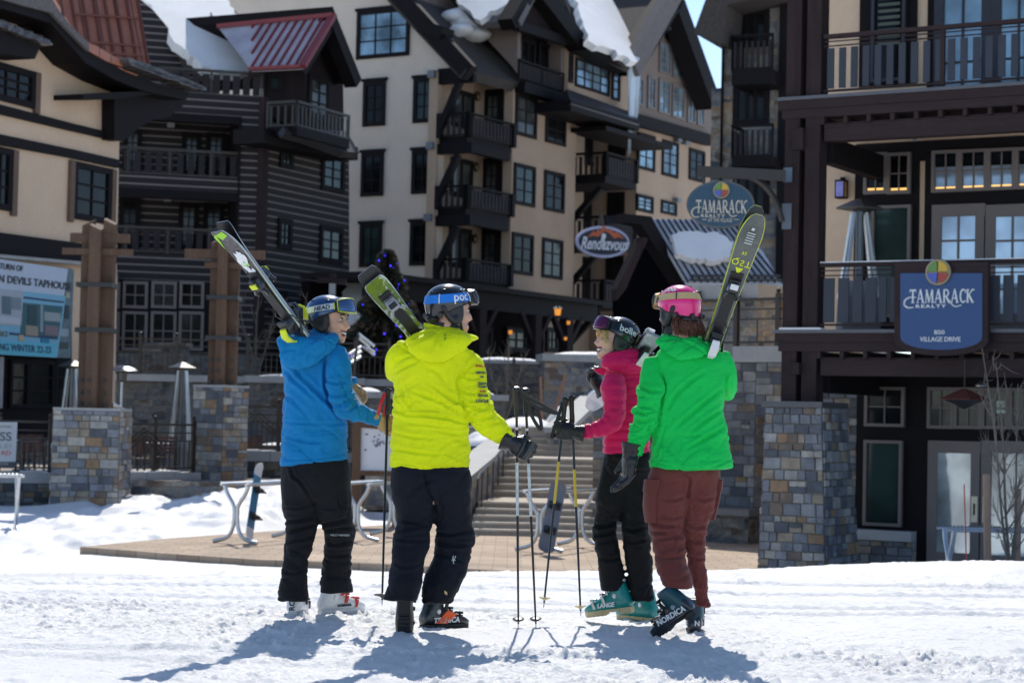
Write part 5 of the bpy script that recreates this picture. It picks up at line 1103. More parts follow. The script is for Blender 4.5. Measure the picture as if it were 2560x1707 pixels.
def post_cluster(label, c, u0, zb, ztops, Y, cross, sc):
    o = empty('timber_post', (c[0], c[1], zb), label, 'post')
    w = .255*sc
    for i, (x, y, zt) in enumerate(((-.235*sc, .12, ztops[0]), (-.01*sc, -.16, ztops[1]), (.245*sc, .10, ztops[2]), (.0, .36, ztops[2]-.1))):
        cx, cy = c[0]+x, c[1]+y; mb = MB()
        mb.box8([(cx-w/2,cy-w/2,zb), (cx+w/2,cy-w/2,zb), (cx+w/2,cy+w/2,zb), (cx-w/2,cy+w/2,zb), (cx-w/2,cy-w/2,zt-(.12 if i == 0 else .0)), (cx+w/2,cy-w/2,zt-(.0 if i == 0 else .12)), (cx+w/2,cy+w/2,zt-(.0 if i == 0 else .12)+.06), (cx-w/2,cy+w/2,zt-(.12 if i == 0 else 0)+.06)]); mb.build('post', M_post, o)
    for v in cross['straps']:
        z = px(u0, v, Y)[2]; mb = MB(); mb.box(c[0]-.40*sc, c[0]+.40*sc, c[1]-.302, c[1]+.50, z-.05, z+.05); mb.build('strap', M_black, o)
    for z, x0, x1, y, h in cross['beams']:
        mb = MB(); mb.box8([(c[0]+x0,y-.06,z+.08),(c[0]+x1,y-.06,z+.08),(c[0]+x1,y+.06,z+.08),(c[0]+x0,y+.06,z+.08),(c[0]+x0-.0,y-.06,z+h),(c[0]+x1,y-.06,z+h),(c[0]+x1,y+.06,z+h),(c[0]+x0,y+.06,z+h)])
        mb.build('cross_beam', M_post, o)
    for x in (-.3*sc, -.06*sc, .26*sc):
        for v in cross['bolts']: mb = MB(); z = px(u0, v, Y)[2]; yy = c[1]-.16-w/2-.002 if abs(x+.06*sc) < .02 else c[1]+.1-w/2-.002; mb.cyl((c[0]+x, yy, z), (c[0]+x, yy-.03, z), .045, n=10); mb.build('bolt', M_black, o)
    return o
def zv(u, v, Y): return px(u, v, Y)[2]
post_cluster('left weathered timber post cluster with black straps on its stone pier', c1, 210, zpl+.06, (zv(195,548,44), zv(215,562,44), zv(250,546,44)), 44, dict(straps=(711, 824), bolts=(950, 981, 1008), beams=[(zv(210,610,44)-.02, -.62, .70, c1[1]+.02, .28), (zv(210,640,44)-.04, -.76, .80, c1[1]-.10, .22)]), 1.0)
post_cluster('right weathered timber post cluster with black straps on its stone pier', c2, 545, zpr+.06, (zv(525,598,47.2), zv(550,608,47.2), zv(575,600,47.2)), 47.2, dict(straps=(746, 846), bolts=(900, 927, 955), beams=[(zv(545,655,47.2)-.02, -.95, .95, c2[1]+.02, .30), (zv(545,682,47.2), -.45, .5, c2[1]-.10, .22)]), .92)
# patio floor, low walls with pale caps
mb = MB(); mb.box(-16, -3.4, 45.2, 58.0, -1.2, -.42); mb.build('patio', M_stone2, kind='structure', label='raised restaurant patio behind the fence', category='patio')
mb = MB(); mb.box(-20, -3.4, 58.0, 71.0, -1.2, 2.0); mb.build('upper_terrace', M_stone3, kind='structure', label='upper terrace behind the patio', category='terrace')
mb = MB(); mb.box(-20, -3.3, 57.8, 58.0, 2.002, 2.2)
mb.build('terrace_coping', M_cap, kind='structure', label='pale coping of the upper terrace', category='coping')
def low_wall(label, pL, pR, zt, zb=-1.25):
    F = Fac(pL[:2], (pR-pL)[:2]); L = np.linalg.norm((pR-pL)[:2]); o = empty('low_wall', ((pL+pR)/2*np.array([1,1,0])+ZU*ZP), label, 'wall')
    mb = MB(); mb.fbox(F, 0, L, zb, zt-.24, -.5, -.01); mb.build('core', M_void, o); veneer([(F.P(0,zb), F.P(L,zb), F.P(L,zt-.245), F.P(0,zt-.245))], 'stonework', o, int(L*77), .6, (.10,.2), (.15,.42))
    mb = MB(); n = max(1, round(L/.75))
    for k in range(n): mb.fbox(F, L*k/n+.006, L*(k+1)/n-.006, zt-.238, zt, -.54, .05)
    mb.build('cap', M_cap, o); rr = np.random.RandomState(int(L*100)); mb = MB()
    for k in range(5): a = rr.uniform(0, L*.8); mb.fbox(F, a, a+rr.uniform(.2,.6), zt+.002, zt+rr.uniform(.02,.05), -.5, .03)
    mb.build('snow_patch', M_snow, o); return F, L
zc = zv(420, 1183, 45.3)
Fa, La = low_wall('low stone wall with pale cap between the two timber post piers', px(293, 1200, 45.0), px(500, 1200, 46.5), zc)
Fb, Lb = low_wall('low stone wall with pale cap at the far left below the poster', px(-140, 1200, 43.9), px(131, 1200, 44.6), zv(60, 1181, 44.2))
Fc, Lc = low_wall('low stone wall with pale cap right of the second timber post pier', px(596, 1130, 48.5), px(905, 1130, 49.5), zv(650, 1128, 48.8))
def fence(label, F, L, z0, h, t=-.25, diamonds=(), step=.13):
    o = empty('metal_fence', F.P(L/2, z0, t), label, 'fence')
    mb = MB(); mb.fbox(F, 0, L, z0+h-.05, z0+h, t-.03, t+.03); mb.fbox(F, 0, L, z0+h-.23, z0+h-.20, t-.015, t+.015); mb.fbox(F, 0, L, z0+h-.42, z0+h-.39, t-.015, t+.015); mb.fbox(F, 0, L, z0+.08, z0+.12, t-.02, t+.02); mb.build('rails', M_rail, o)
    n = max(2, int(round(L/1.1)))
    for k in range(n+1):
        s = min(L-.05, max(.05, L*k/n)); mb = MB(); mb.fbox(F, s-.045, s+.045, z0-.02, z0+h+.08, t-.045, t+.045); mb.ball(F.P(s, z0+h+.13, t), .05, None, 10, 8); mb.build('fence_post', M_rail, o)
    mb = MB(); k = 0; s = .1
    while s < L-.05: mb.fbox(F, s-.012, s+.012, z0+.121, z0+h-.425, t-.012, t+.012); s += step
    mb.build('bars', M_rail, o)
    if diamonds:
        for c in diamonds:
            mb = MB()
            for d in (-1, 1):
                for q in (0, .16, .32): a = F.P(c+d*(.48-.0), z0+h-.95+q, t+.03); b_ = F.P(c-d*(.48-q), z0+h-.02, t+.03) if q else F.P(c-d*.1, z0+h-.1, t+.03); mb.bar(F.P(c+d*.5, z0+h-.75+q*.9, t+.03), F.P(c-d*.02, z0+h-.28+q*.55, t+.03), .035, .03, F.n)
            mb.build('chevron_panel', M_rail, o)
    return o
fence('dark patio fence with chevron panel between the timber post piers', Fa, La, zc, zv(420, 1059, 45.3)-zc, diamonds=(La*.36,))
fence('dark patio fence left of the first pier, behind the poster', Fb, Lb, zv(60,1181,44.2), 1.15)
fence('dark patio fence right of the second pier, behind the blue jacket', Fc, Lc, zv(650,1128,48.8), zv(630,1014,48.8)-zv(630,1128,48.8), diamonds=(Lc*.14, Lc*.6))
# upper terrace railing
FU = Fac(px(260, 900, 58.4)[:2], (1, .02)); mb = MB()
fence('thin dark railing on the upper terrace below the log building windows', FU, 8.4, 2.22, 1.05, 0, step=.16)
mb = MB(); q = px(415, 880, 60); mb.box(q[0]-.62, q[0]+.62, 59.5, 60.5, 2.0, zv(415,868,60)); mb.box(q[0]-.7, q[0]+.7, 59.4, 60.6, zv(415,868,60)+.002, zv(415,862,60)+.06); mb.build('stone_fireplace', M_stone3, label='square stone fireplace block on the upper terrace', category='fireplace')
# poster on the left fence
FPo = Fb.off(.02); po = empty('poster', FPo.hit(20, 1165), 'white poster with grey and red lettering cut by the left photo edge', 'poster')
poly(FPo, po, 'sheet', mat('poster_white', (.55,.56,.56), .6, var=.03), A3, [(-170,338),(155,338),(140,690),(-170,690)], 0, -.03); poly(FPo, po, 'foot_band', mat('poster_slate', (.06,.065,.075), .6), A3, [(-170,690),(140,690),(138,745),(-170,745)], .002, -.03)
M_pg = mat('poster_grey', (.07,.085,.10), .6); fit_text(FPo, 'SS', A3(0,425), A3(102,505), .004, po, M_pg, .006, offset=.01); fit_text(FPo, 'LE!', A3(0,530), A3(100,572), .004, po, mat('poster_pale', (.30,.36,.36), .6), .006); fit_text(FPo, 'RD', A3(14,592), A3(98,632), .004, po, mat('poster_red', (.55,.12,.10), .6), .006, offset=.015); fit_text(FPo, 'COPPER', A3(-30,368), A3(98,390), .004, po, mat('poster_brown', (.25,.2,.15), .6), .006); fit_text(FPo, 'ATER!', A3(-4,698), A3(74,720), .006, po, mat('poster_light', (.5,.52,.54), .6), .006)
# patio heaters
def pyramid_heater(label, p, h):
    o = empty('patio_heater', p, label, 'patio heater'); p = np.asarray(p, float); w = .26; k = .10; zt = h-.22
    mb = MB(); mb.lathe(p, [(.10,zt+.02),(.36,zt+.05),(.37,zt+.075),(.10,h-.02),(.02,h)], 4); mb.build('hood', mat('brushed_hood', (.10,.095,.09), .4, .7), o)
    for sx in (-1, 1):
        for sy in (-1, 1): mb = MB(); mb.bar(p+np.array([sx*w,sy*w,.55]), p+np.array([sx*k,sy*k,zt]), .045, .045, (1,1,0)); mb.build('leg', M_steel, o)
    mb = MB(); mb.cyl(p+ZU*.8, p+ZU*(zt+.02), .065, n=16); mb.build('flame_tube', mat('flame_tube_glass', (.10,.11,.12), .15), o, True)
    mb = MB(); mb.box8([tuple(p+np.array(c)) for c in ((-.3,-.3,0),(.3,-.3,0),(.3,.3,0),(-.3,.3,0),(-.26,-.26,.8),(.26,-.26,.8),(.26,.26,.8),(-.26,.26,.8))]); mb.build('base', mat('heater_base', (.22,.22,.23), .4, .6), o)
    return o
q = px(450, 1120, 51.5); pyramid_heater('pyramid patio heater behind the fence beside the second pier', (q[0], 51.5, -.42), zv(450, 905, 51.5)+.42)
q = px(150, 1000, 53); q2 = px(178, 1000, 49.5); pyramid_heater('pyramid patio heater half hidden behind the left timber posts', (q2[0], 49.5, -.42), zv(178, 900, 49.5)+.42)
q = FE.hit(*E2(890, 215), -1.2); pyramid_heater('pyramid patio heater on the lower lodge balcony behind the slats', (q[0], q[1], zd2+.0), q[2]-zd2+.02)
q = px(300, 1100, 50); o = empty('patio_heater', (q[0], 50, -.42), 'mushroom patio heater with round steel hood right of the left timber posts', 'patio heater'); zt = zv(300, 921, 50); p = np.array([q[0], 50, 0.0])
mb = MB(); mb.lathe(p+ZU*zt, [(.39,-.07),(.40,-.05),(.30,.02),(.1,.07),(.02,.075)], 24); mb.build('hood', M_steel, o, 30); mb = MB(); mb.lathe(p+ZU*zt, [(.05,-.34),(.12,-.30),(.13,-.1),(.08,-.06)], 18); mb.build('burner', mat('burner', (.12,.11,.10), .4, .6), o, True)
mb = MB(); mb.cyl(p-ZU*.4, p+ZU*(zt-.3), .035, n=12); mb.build('pole', M_steel, o, True); mb = MB(); mb.lathe(p-ZU*.42, [(.3,0),(.28,.1),(.2,.62),(.04,.68)], 20); mb.build('base', M_steel, o, 30)
# patio chairs with reddish slats
M_chair = mat('reddish_teak', (.14,.055,.035), .6, var=.3)
def chair(p, rz, label):
    o = empty('patio_chair', p, label, 'chair', 'patio chairs behind the fence'); p = np.asarray(p, float); c, s_ = math.cos(rz), math.sin(rz); L = lambda x, y, z: p+np.array([x*c-y*s_, x*s_+y*c, z])
    mb = MB()
    for k in range(5): mb.box8([L(-.22,-.22+.09*k,.44),L(.22,-.22+.09*k,.44),L(.22,-.15+.09*k,.44),L(-.22,-.15+.09*k,.44),L(-.22,-.22+.09*k,.46),L(.22,-.22+.09*k,.46),L(.22,-.15+.09*k,.46),L(-.22,-.15+.09*k,.46)])
    mb.build('seat_slats', M_chair, o); mb = MB()
    for k in range(5): z = .54+.085*k; mb.box8([L(-.22,.22+.02*k,z),L(.22,.22+.02*k,z),L(.22,.24+.02*k,z),L(-.22,.24+.02*k,z),L(-.22,.23+.02*k,z+.07),L(.22,.23+.02*k,z+.07),L(.22,.25+.02*k,z+.07),L(-.22,.25+.02*k,z+.07)])
    mb.build('back_slats', M_chair, o)
    for x in (-.24, .24):
        for y0, y1, z in ((-.22,-.22,.66),(.24,.33,.96)): mb = MB(); mb.bar(L(x,y0,0), L(x,y1,z), .03, .03, (1,0,0)); mb.build('leg', M_rail, o)
    return o
for i, (u, Y, rz) in enumerate(((15,48.5,.3),(112,47.5,2.6),(378,49,.5),(355,47,2.8),(415,48.6,.1),(640,51,.4),(90,46.8,1.0),(612,50.2,2.2))):
    q = px(u, 1120, Y); chair((q[0], Y, -.42), rz, ('slatted reddish chair at the far left edge behind the poster', 'slatted reddish chair just left of the left pier', 'slatted reddish chair below the mushroom heater, the farther one', 'slatted reddish chair behind the chevron fence panel', 'slatted reddish chair beside the pyramid heater legs', 'slatted reddish chair behind the fence left of the blue jacket', 'slatted reddish chair between poster and left pier', 'slatted reddish chair right of the second pier, nearer the fence')[i])
for i, (u, Y) in enumerate(((395, 50.5), (60, 50), (690, 52.5))):
    q = px(u, 1100, Y); o = empty('patio_table', (q[0], Y, -.42), ('patio table with snowy top between the heaters', 'patio table with snowy top at the left edge', 'patio table with snowy top behind the blue jacket')[i], 'table'); p = np.array([q[0], Y, -.42])
    mb = MB(); mb.lathe(p, [(.45,.70),(.46,.72),(.45,.74)], 24); mb.build('table_top', M_rail, o); mb = MB(); mb.cyl(p, p+ZU*.7, .04); mb.lathe(p, [(.28,0),(.27,.03),(.05,.06)], 18); mb.build('pedestal', M_rail, o); mb = MB(); snow_lump(mb, p+ZU*.742, .4, .4, .05, 60+i, 18, 5); mb.build('snow', M_snow, o, 'all')
# slanted bright metal tubes seen between the blue and lime jackets
def glint(label, pts, Y):
    o = empty('metal_railing', px(*pts[0][0], Y), label, 'railing')
    for a, b_ in pts: mb = MB(); mb.cyl(px(*a, Y), px(*b_, Y+.35), .035, n=10); mb.build('tube', M_bright, o, True)
    mb = MB(); a, b_ = px(*pts[0][0], Y), px(*pts[-1][0], Y); mb.cyl(a, b_-ZU*.9, .03); mb.build('upright', M_rail, o)
    return o
M_bright = mat('polished_tube', (.75,.76,.76), .42, .9)
glint('bright slanting metal tubes glinting between the blue and lime jackets', [(G4(135,350), G4(280,465)), (G4(135,392), G4(232,470)), (G4(178,470), G4(278,550)), (G4(225,485), G4(280,520)), (G4(45,545), G4(160,470)), (G4(60,580), G4(160,515)), (G4(62,625), G4(155,565))], 48)
glint('bright slanting metal tubes glinting over the left stone pier', [(A3(1000,172), A3(1078,215)), (A3(1085,218), A3(1165,265)), (A3(1058,255), A3(1165,318)), (A3(1060,312), A3(1140,358)), (A3(950,195), A3(1000,222)), (A3(900,220), A3(955,250)), (A3(1000,222), A3(1040,248))], 44.9)
# ski racks on the plaza
def rack(label, p, rz, L=1.9, h=.98):
    o = empty('ski_rack', p, label, 'ski rack', 'ski racks on the plaza'); o.rotation_euler = (0, 0, rz)
    def bld(nm, fn, sm=True):
        mb = MB(); fn(mb); me_o = mb.build(nm, M_steel, None, sm, loc=(0,0,0)); me_o.parent = o; return me_o
    for x in (-L/2, L/2):
        def fr(mb):
            r = .034
            for s in (-1, 1):
                mb.tube(ctm([(x, s*.24, h), (x, s*.17, h-.16), (x, s*.05, h-.34), (x, s*.03, h*.5), (x, s*.05, .27), (x, s*.16, .10), (x, s*.42, .03)], 4), r, 10)
        bld('leg', fr)
    for s in (-1, 1):
        bld('top_rail', lambda mb: (mb.cyl((-L/2-.1, s*.24, h), (L/2+.1, s*.24, h), .024, n=10), [mb.bar((q, s*.24, h), (q, s*.31, h+.03), .018, .018) for q in np.linspace(-L/2, L/2, 24)]))
    return o
def on_plaza(u, v): return PL.hit(u, v)
q = on_plaza(662, 1352); rack('galvanised ski rack with the blue snowboard, left of the blue jacket legs', (q[0], q[1], ZP), R(66), 1.9)
q = on_plaza(985, 1347); rack('galvanised ski rack between the blue and lime trousers', (q[0]-.35, q[1], ZP), R(72), 1.7)
q = on_plaza(1435, 1378); rack('galvanised ski rack behind the crossed ski poles in the middle', (q[0]-.22, q[1]+.5, ZP), R(66), 1.8)
q = px(-75, 1320, 35.5); rack('galvanised ski rack cut by the left photo edge on the snow', (q[0], 35.5, -1.05), R(18), 1.6, 1.0)
q = px(2480, 1420, 26.2); rack('low galvanised ski rack by the lodge doors, sunk in snow', (q[0], 26.2, -1.02), R(3), 1.15, .88)
# snowboards leaning on the racks
def board(label, pt, pb, side, m, m2):
    pt, pb = np.asarray(pt, float), np.asarray(pb, float); A = nrm(pb-pt); L = np.linalg.norm(pb-pt); S = nrm(side); S = nrm(S-A*np.dot(S, A)); Nn = np.cross(S, A)
    if Nn[1] > 0: Nn = -Nn
    ts = np.linspace(0, 1, 30); mb = MB(); l, r = [], []
    for t in ts:
        w = .145*(1-.10*math.sin(math.pi*t))*min(1, math.sqrt(max(0, 1-(1-min(t, 1-t)/.10)**2)) if min(t, 1-t) < .10 else 1); rk = .05*(max(0, .12-t)/.12)**2+.05*(max(0, t-.88)/.12)**2
        l.append((t, w, rk))
    rings = [[pt+A*t*L-S*w+Nn*rk, pt+A*t*L+S*w+Nn*rk, pt+A*t*L+S*w+Nn*(rk+.012), pt+A*t*L-S*w+Nn*(rk+.012)] for t, w, rk in l]
    mb.loft(rings); o = mb.build('snowboard', m, None, False); tag(o, label, 'snowboard')
    if m2 is not None:
        mb = MB(); mb.loft([[pt+A*t*L-S*w*1.004+Nn*(rk-.001), pt+A*t*L+S*w*1.004+Nn*(rk-.001), pt+A*t*L+S*w*1.004+Nn*(rk+.013), pt+A*t*L-S*w*1.004+Nn*(rk+.013)] for t, w, rk in l[5:25]]); mb.build('blue_panel', m2, o)
    for t in (.34, .68):
        mb = MB(); c = pt+A*t*L+Nn*.03; mb.obox(c, S, A, Nn, .10, .06, .012); mb.obox(c-S*.0+Nn*.08+A*.05, S, A, Nn, .045, .012, .08); mb.tube([c+S*.09+Nn*.02, c+S*.07+Nn*.09, c-S*.07+Nn*.09, c-S*.09+Nn*.02], .014, 6); mb.build('binding', M_black, o)
    return o
pb = on_plaza(620, 1357); pt_ = px(648, 1156, pb[1]+.35); bd = board('white and blue snowboard standing against the left ski rack', pt_, pb+ZU*.03, (.30,.95,0), mat('board_white', (.62,.66,.70), .4, var=.06), mat('board_blue', (.01,.17,.34), .4, var=.3, vscale=8))
pb = on_plaza(1362, 1388); pt_ = px(1398, 1203, pb[1]+.30); board('grey snowboard leaning behind the middle ski rack', pt_, pb+ZU*.03, (.95,.3,0), mat('board_grey', (.16,.17,.20), .35, var=.25, vscale=4), None)
# trail map board
q = px(930, 1260, 39.3); mp = empty('map_board', (q[0], 39.3, ZP), 'white trail map board on brown posts between the blue and lime jackets', 'sign'); FMp = Fac((q[0], 39.3), (1, .05))
poly(FMp, mp, 'map_sheet', mat('map_white', (.74,.76,.80), .5, var=.04), R6, [(200,750),(372,770),(368,975),(196,972)], 0, -.04)
mb = MB()
for p_, q_ in (((188,715),(180,1280)),((392,735),(388,1280))): pbar(FMp, mb, R6, p_, q_, .17, -.1, .06)
mb.build('post', M_post, mp); mb = MB(); pbar(FMp, mb, R6, (170,735), (400,752), .12, -.1, .07); pbar(FMp, mb, R6, (175,985), (395,990), .10, -.1, .07); mb.build('board_rail', M_post, mp)
mb = MB(); rr = np.random.RandomState(4)
for k in range(34):
    x, y = rr.normal(290, 32), rr.normal(830, 24); s = rr.uniform(2, 9); mb.prism([FMp.hit(*R6(x+s*math.cos(a)*rr.uniform(.5,1.3), y+s*.7*math.sin(a)), .006) for a in np.linspace(0, 6.28, 6, endpoint=False)], FMp.n*-.004)
mb.build('trail_map_print', mat('map_print', (.20,.19,.24), .6, var=.8, vscale=14), mp)
# crossed marker stakes and little poles in the snow behind
def stake(label, a, b_, Y, r=.03, m=None, name='wooden_stake', cat='stake'):
    A_, B_ = px(*a, Y), px(*b_, Y); mb = MB(); mb.cyl(B_, A_, r*1.05, r, 8); mb.cyl(A_, A_+(A_-B_)*.015, r, r*.5, 8); o = mb.build(name, m or M_stake, None, 40); tag(o, label, cat); return o
M_stake = mat('stake_wood', (.32,.15,.08), .7, var=.2)
stake('upright wooden stake left of the tilted one, above the lime pole straps', G3(752,760), G3(768,1170), 52); stake('tilted wooden stake above the pink ski pole grips', G3(980,732), G3(890,1080), 52.4)
# snow-topped planter walls behind the stairs
def cap_wall(label, u0, u1, v, Y, zb, th=.16, m=None, slope=0):
    a, b_ = px(u0, v, Y), px(u1, v+slope, Y+.6); F = Fac(a[:2], (b_-a)[:2]); L = np.linalg.norm((b_-a)[:2]); o = empty('planter_wall', ((a+b_)/2*np.array([1,1,0])+ZU*zb), label, 'wall')
    mb = MB(); mb.fbox(F, 0, L, zb, a[2]-th, -.9, 0); mb.build('stonework', m or M_stone3, o); mb = MB(); mb.fbox(F, -.08, L+.08, a[2]-th+.002, a[2], -1.0, .08); mb.build('cap', M_cap, o)
    mb = MB(); snow_lump(mb, F.P(L/2, a[2]+.001, -.45), L*.45, .4, .10, int(u0)); mb.build('snow', M_snow, o, 'all'); return o
cap_wall('low wall with sunlit cap between the blue and lime jackets', 893, 975, 978, 50, -.5); cap_wall('low wall with sunlit cap behind the lime sleeve elbow', 1185, 1262, 985, 53, .9)
cap_wall('long dark stone retaining wall with snowy coping behind the lime and pink jackets', 1180, 1375, 898, 62, .9, .12); cap_wall('higher stone retaining wall with snowy coping behind the pink helmet', 1362, 1640, 884, 60, .9, .22, M_stone2)
cap_wall('stone retaining wall below the dark porch left of the lime jacket', 620, 905, 938, 57, -.5, .2)
Fr = Fac(px(1195, 895, 60.8)[:2], (1, .0)); fence('thin rail with snow along the retaining wall behind the lime jacket', Fr, 2.2, px(1195, 985, 60.8)[2], .95, 0, step=.4)
# stone wall, bench and small lantern right of the green jacket
wa, wb = px(1700, 1300, 38.6), px(1925, 1300, 37.2); FWl = Fac(wa[:2], (wb-wa)[:2]); LW = np.linalg.norm((wb-wa)[:2]); zc2 = FWl.sz(1890, 866)[1]
o = empty('stone_wall', (wa+wb)/2*np.array([1,1,0])+ZU*ZP, 'tall stone wall with pale coping between the green jacket and the lodge pier', 'wall')
s1_ = FWl.sz(*G2(400, 900))[0]
mb = MB(); mb.fbox(FWl, -2.2, s1_, -1.3, zc2-.30, -3, 0); mb.fbox(FWl, s1_, LW+1.4, FWl.sz(*G2(420,725))[1], zc2-.30, -3, 0); mb.build('core', M_stone, o); zq = FWl.sz(*G2(420,725))[1]; veneer([(FWl.P(-2.2,-1.3,.01), FWl.P(s1_,-1.3,.01), FWl.P(s1_,zc2-.30,.01), FWl.P(-2.2,zc2-.30,.01)), (FWl.P(s1_,zq,.01), FWl.P(LW+1.4,zq,.01), FWl.P(LW+1.4,zc2-.30,.01), FWl.P(s1_,zc2-.30,.01))], 'stonework', o, 12, .9, (.12,.24), (.18,.5))
mb = MB(); mb.fbox(FWl, FWl.sz(*G2(298,380))[0], LW+1.4, zc2-.298, zc2, -1.2, .12); mb.build('coping', M_cap, o); mb = MB(); mb.fbox(FWl, s1_, LW+1.4, -1.3, FWl.sz(*G2(420,725))[1], -3, -1.5); mb.build('doorway', M_black, o)
fence('dark metal railing on the stone wall left of the lodge columns', FWl, LW+.8, zc2, FWl.sz(1880, 741)[1]-zc2, -.4, step=.45)
mb = MB(); a0, z1 = FWl.sz(*G1(625, 935), -.5); a1, _ = FWl.sz(*G1(1110, 935), -.5); mb.fbox(FWl, a0, a1, zc2-2, z1-.28, -2.2, -.6); o = mb.build('stone_pier', M_stone, label='square stone pier with pale cap behind the green skier bindings', category='pillar'); mb = MB(); mb.fbox(FWl, a0-.12, a1+.1, z1-.278, z1, -2.3, -.48); mb.build('cap', M_cap, o)
mb = MB(); w0, w1 = px(1775, 1275, 36.4), px(1868, 1275, 36.0); Fq = Fac(w0[:2], (w1-w0)[:2]); Lq = np.linalg.norm((w1-w0)[:2]); zs = Fq.sz(1830, 1272)[1]
o = empty('stone_bench', Fq.P(Lq/2, ZP, 0), 'dark stone bench with smooth seat beside the maroon trousers', 'bench'); mb.fbox(Fq, -2.5, Lq, -1.3, zs-.12, -.6, -.05); mb.build('base', M_stone3, o); mb = MB(); mb.fbox(Fq, -2.6, Lq+.06, zs-.118, zs, -.7, .05); mb.build('seat', mat('bench_seat', (.17,.16,.155), .5), o)
q = px(1820, 1085, 38.1); lt = empty('wall_lantern', q-ZU*.2, 'small amber lantern on the stone wall beside the green jacket', 'lantern'); mb = MB(); mb.lathe(q-ZU*.18, [(.06,0),(.085,.34)], 8); mb.build('glass', M_amber, lt); mb = MB(); mb.lathe(q-ZU*.18, [(.12,.342),(.02,.5)], 8); mb.build('cap', M_black, lt)
# ---------------------------------------------------------------- trees
def twig_tree(label, base, tops, m, seed, name='bare_sapling', r=.022, spread=.35, nb=9):
    rr = np.random.RandomState(seed); o = empty(name, base, label, 'tree'); base = np.asarray(base, float)
    tr = MB(); br = MB()
    for tp in tops:
        tp = np.asarray(tp, float); pts = ctm([base, base+(tp-base)*.35+rr.normal(0,.04,3), base+(tp-base)*.7+rr.normal(0,.05,3), tp], 6); n = len(pts); tr.tube(list(pts), [r*(1-.85*i/n) for i in range(n)], 7)
        for k in range(nb):
            i = rr.randint(int(n*.25), n-1); p = pts[i]; a = rr.uniform(0, 6.28); L = spread*rr.uniform(.5, 1.3)*(1.2-i/n); d = np.array([math.cos(a)*.7, math.sin(a)*.7, 1.0])*L
            q = [p, p+d*.5+rr.normal(0,.02,3), p+d+ZU*L*.25]; br.tube(q, [r*.4, r*.28, r*.1], 5)
            for j in range(3): d2_ = d*.35+rr.normal(0,.09,3); s_ = p+d*rr.uniform(.4, .95); br.tube([s_, s_+d2_*.6, s_+d2_+ZU*.03], [r*.2, r*.15, r*.06], 4)
    tr.build('trunk', m, o, True); br.build('branches', m, o, True); return o
M_bark = mat('grey_bark', (.17,.14,.11), .8, var=.3)
Yt = 24.0; b0 = px(2535, 1440, Yt); twig_tree('bare young tree with thin grey stems in front of the lodge doors', (b0[0], Yt, -.95), [px(2455, 870, Yt), px(2490, 905, Yt+.1), px(2545, 960, Yt), px(2582, 1000, Yt-.1)], M_bark, 4, nb=14, spread=.42)
stake('short square wooden tree stake before the lodge doors, left of the sapling', E3(2018,1090), R5(1050,1480), 23.6, .045, mat('pale_stake', (.30,.19,.13), .7), 'tree_stake'); stake('second wooden tree stake behind the sapling stems at the right edge', R5(1192,1150), R5(1187,1480), 24.6, .04, mat('pale_stake', (.30,.19,.13), .7), 'tree_stake')
stake('thin red marker wand standing in front of the lodge door glass', R5(942,1130), R5(952,1480), 25.0, .008, mat('red_wand', (.6,.08,.05), .5), 'marker_wand', 'marker')
for i, (u, Y, h) in enumerate(((640, 62, 3.2), (755, 60, 2.8), (1262, 57, 2.4), (1690, 60, 2.6))):
    q = px(u, 900, Y); zb_ = 2.0 if u < 900 else .93; twig_tree(('bare shrub before the log building corner', 'bare shrub left of the conifer', 'bare sapling by the wooden stakes', 'bare sapling behind the pink helmet')[i], (q[0], Y, zb_), [(q[0]+dx, Y, zb_+h*k) for dx, k in ((-.5,.9),(.1,1),(.6,.85))], M_bark, 20+i, 'bare_shrub', .03, .6, 10)
# conifer with blue lights
def conifer(label, base, h, r, seed, n=5200, lights=True):
    rr = np.random.RandomState(seed); o = empty('conifer', base, label, 'tree'); base = np.asarray(base, float)
    mb = MB(); mb.tube([base, base+ZU*h*.5, base+ZU*h*.98], [.16, .09, .015], 8); mb.build('trunk', M_bark, o, True)
    mb = MB(); tips = []
    for k in range(n):
        t = rr.uniform(.04, 1)**.8; z = h*t; a = rr.uniform(0, 6.28); lay = .80+.2*math.sin(t*46); R_ = r*(1-t)**.85*lay+.08; q = rr.uniform(.25, 1)**.5*R_
        c = base+np.array([math.cos(a)*q, math.sin(a)*q, z-.28*q]); d = np.array([math.cos(a), math.sin(a), -.25+.3*rr.rand()]); L = rr.uniform(.18, .40)*(1.25-.5*t); side = np.array([-math.sin(a), math.cos(a), rr.uniform(-.3,.3)])*L*.34
        mb.k = int(rr.rand()*3); mb.add([c-d*L*.5, c+side, c+d*L*.7, c-side], [(0,1,2,3)]); c2_ = c+ZU*.03; up = np.array([0,0,1.0])*L*.28; mb.add([c2_-d*L*.4, c2_+up, c2_+d*L*.6, c2_-up], [(0,1,2,3)])
        if q > R_*.72: tips.append(c+d*L*.4)
    mb.build('crown', [mat('needle_dark', (.022,.034,.024), .8), mat('needle_mid', (.045,.062,.034), .8), mat('needle_brown', (.14,.09,.05), .8)], o)
    if lights:
        mb = MB()
        for i in rr.permutation(len(tips))[:90]: mb.ball(tips[i], .03, None, 6, 4)
        mb.build('blue_lights', mat('blue_bulbs', (.03,.02,.6), .4, emit=(.06,.04,1.0), estr=2.2), o)
    return o
q = px(962, 900, 60); zt = px(962, 628, 60)[2]; conifer('dark conifer strung with small blue lights between the blue and lime helmets', (q[0], 60, .9), zt-.9, 2.3, 3)
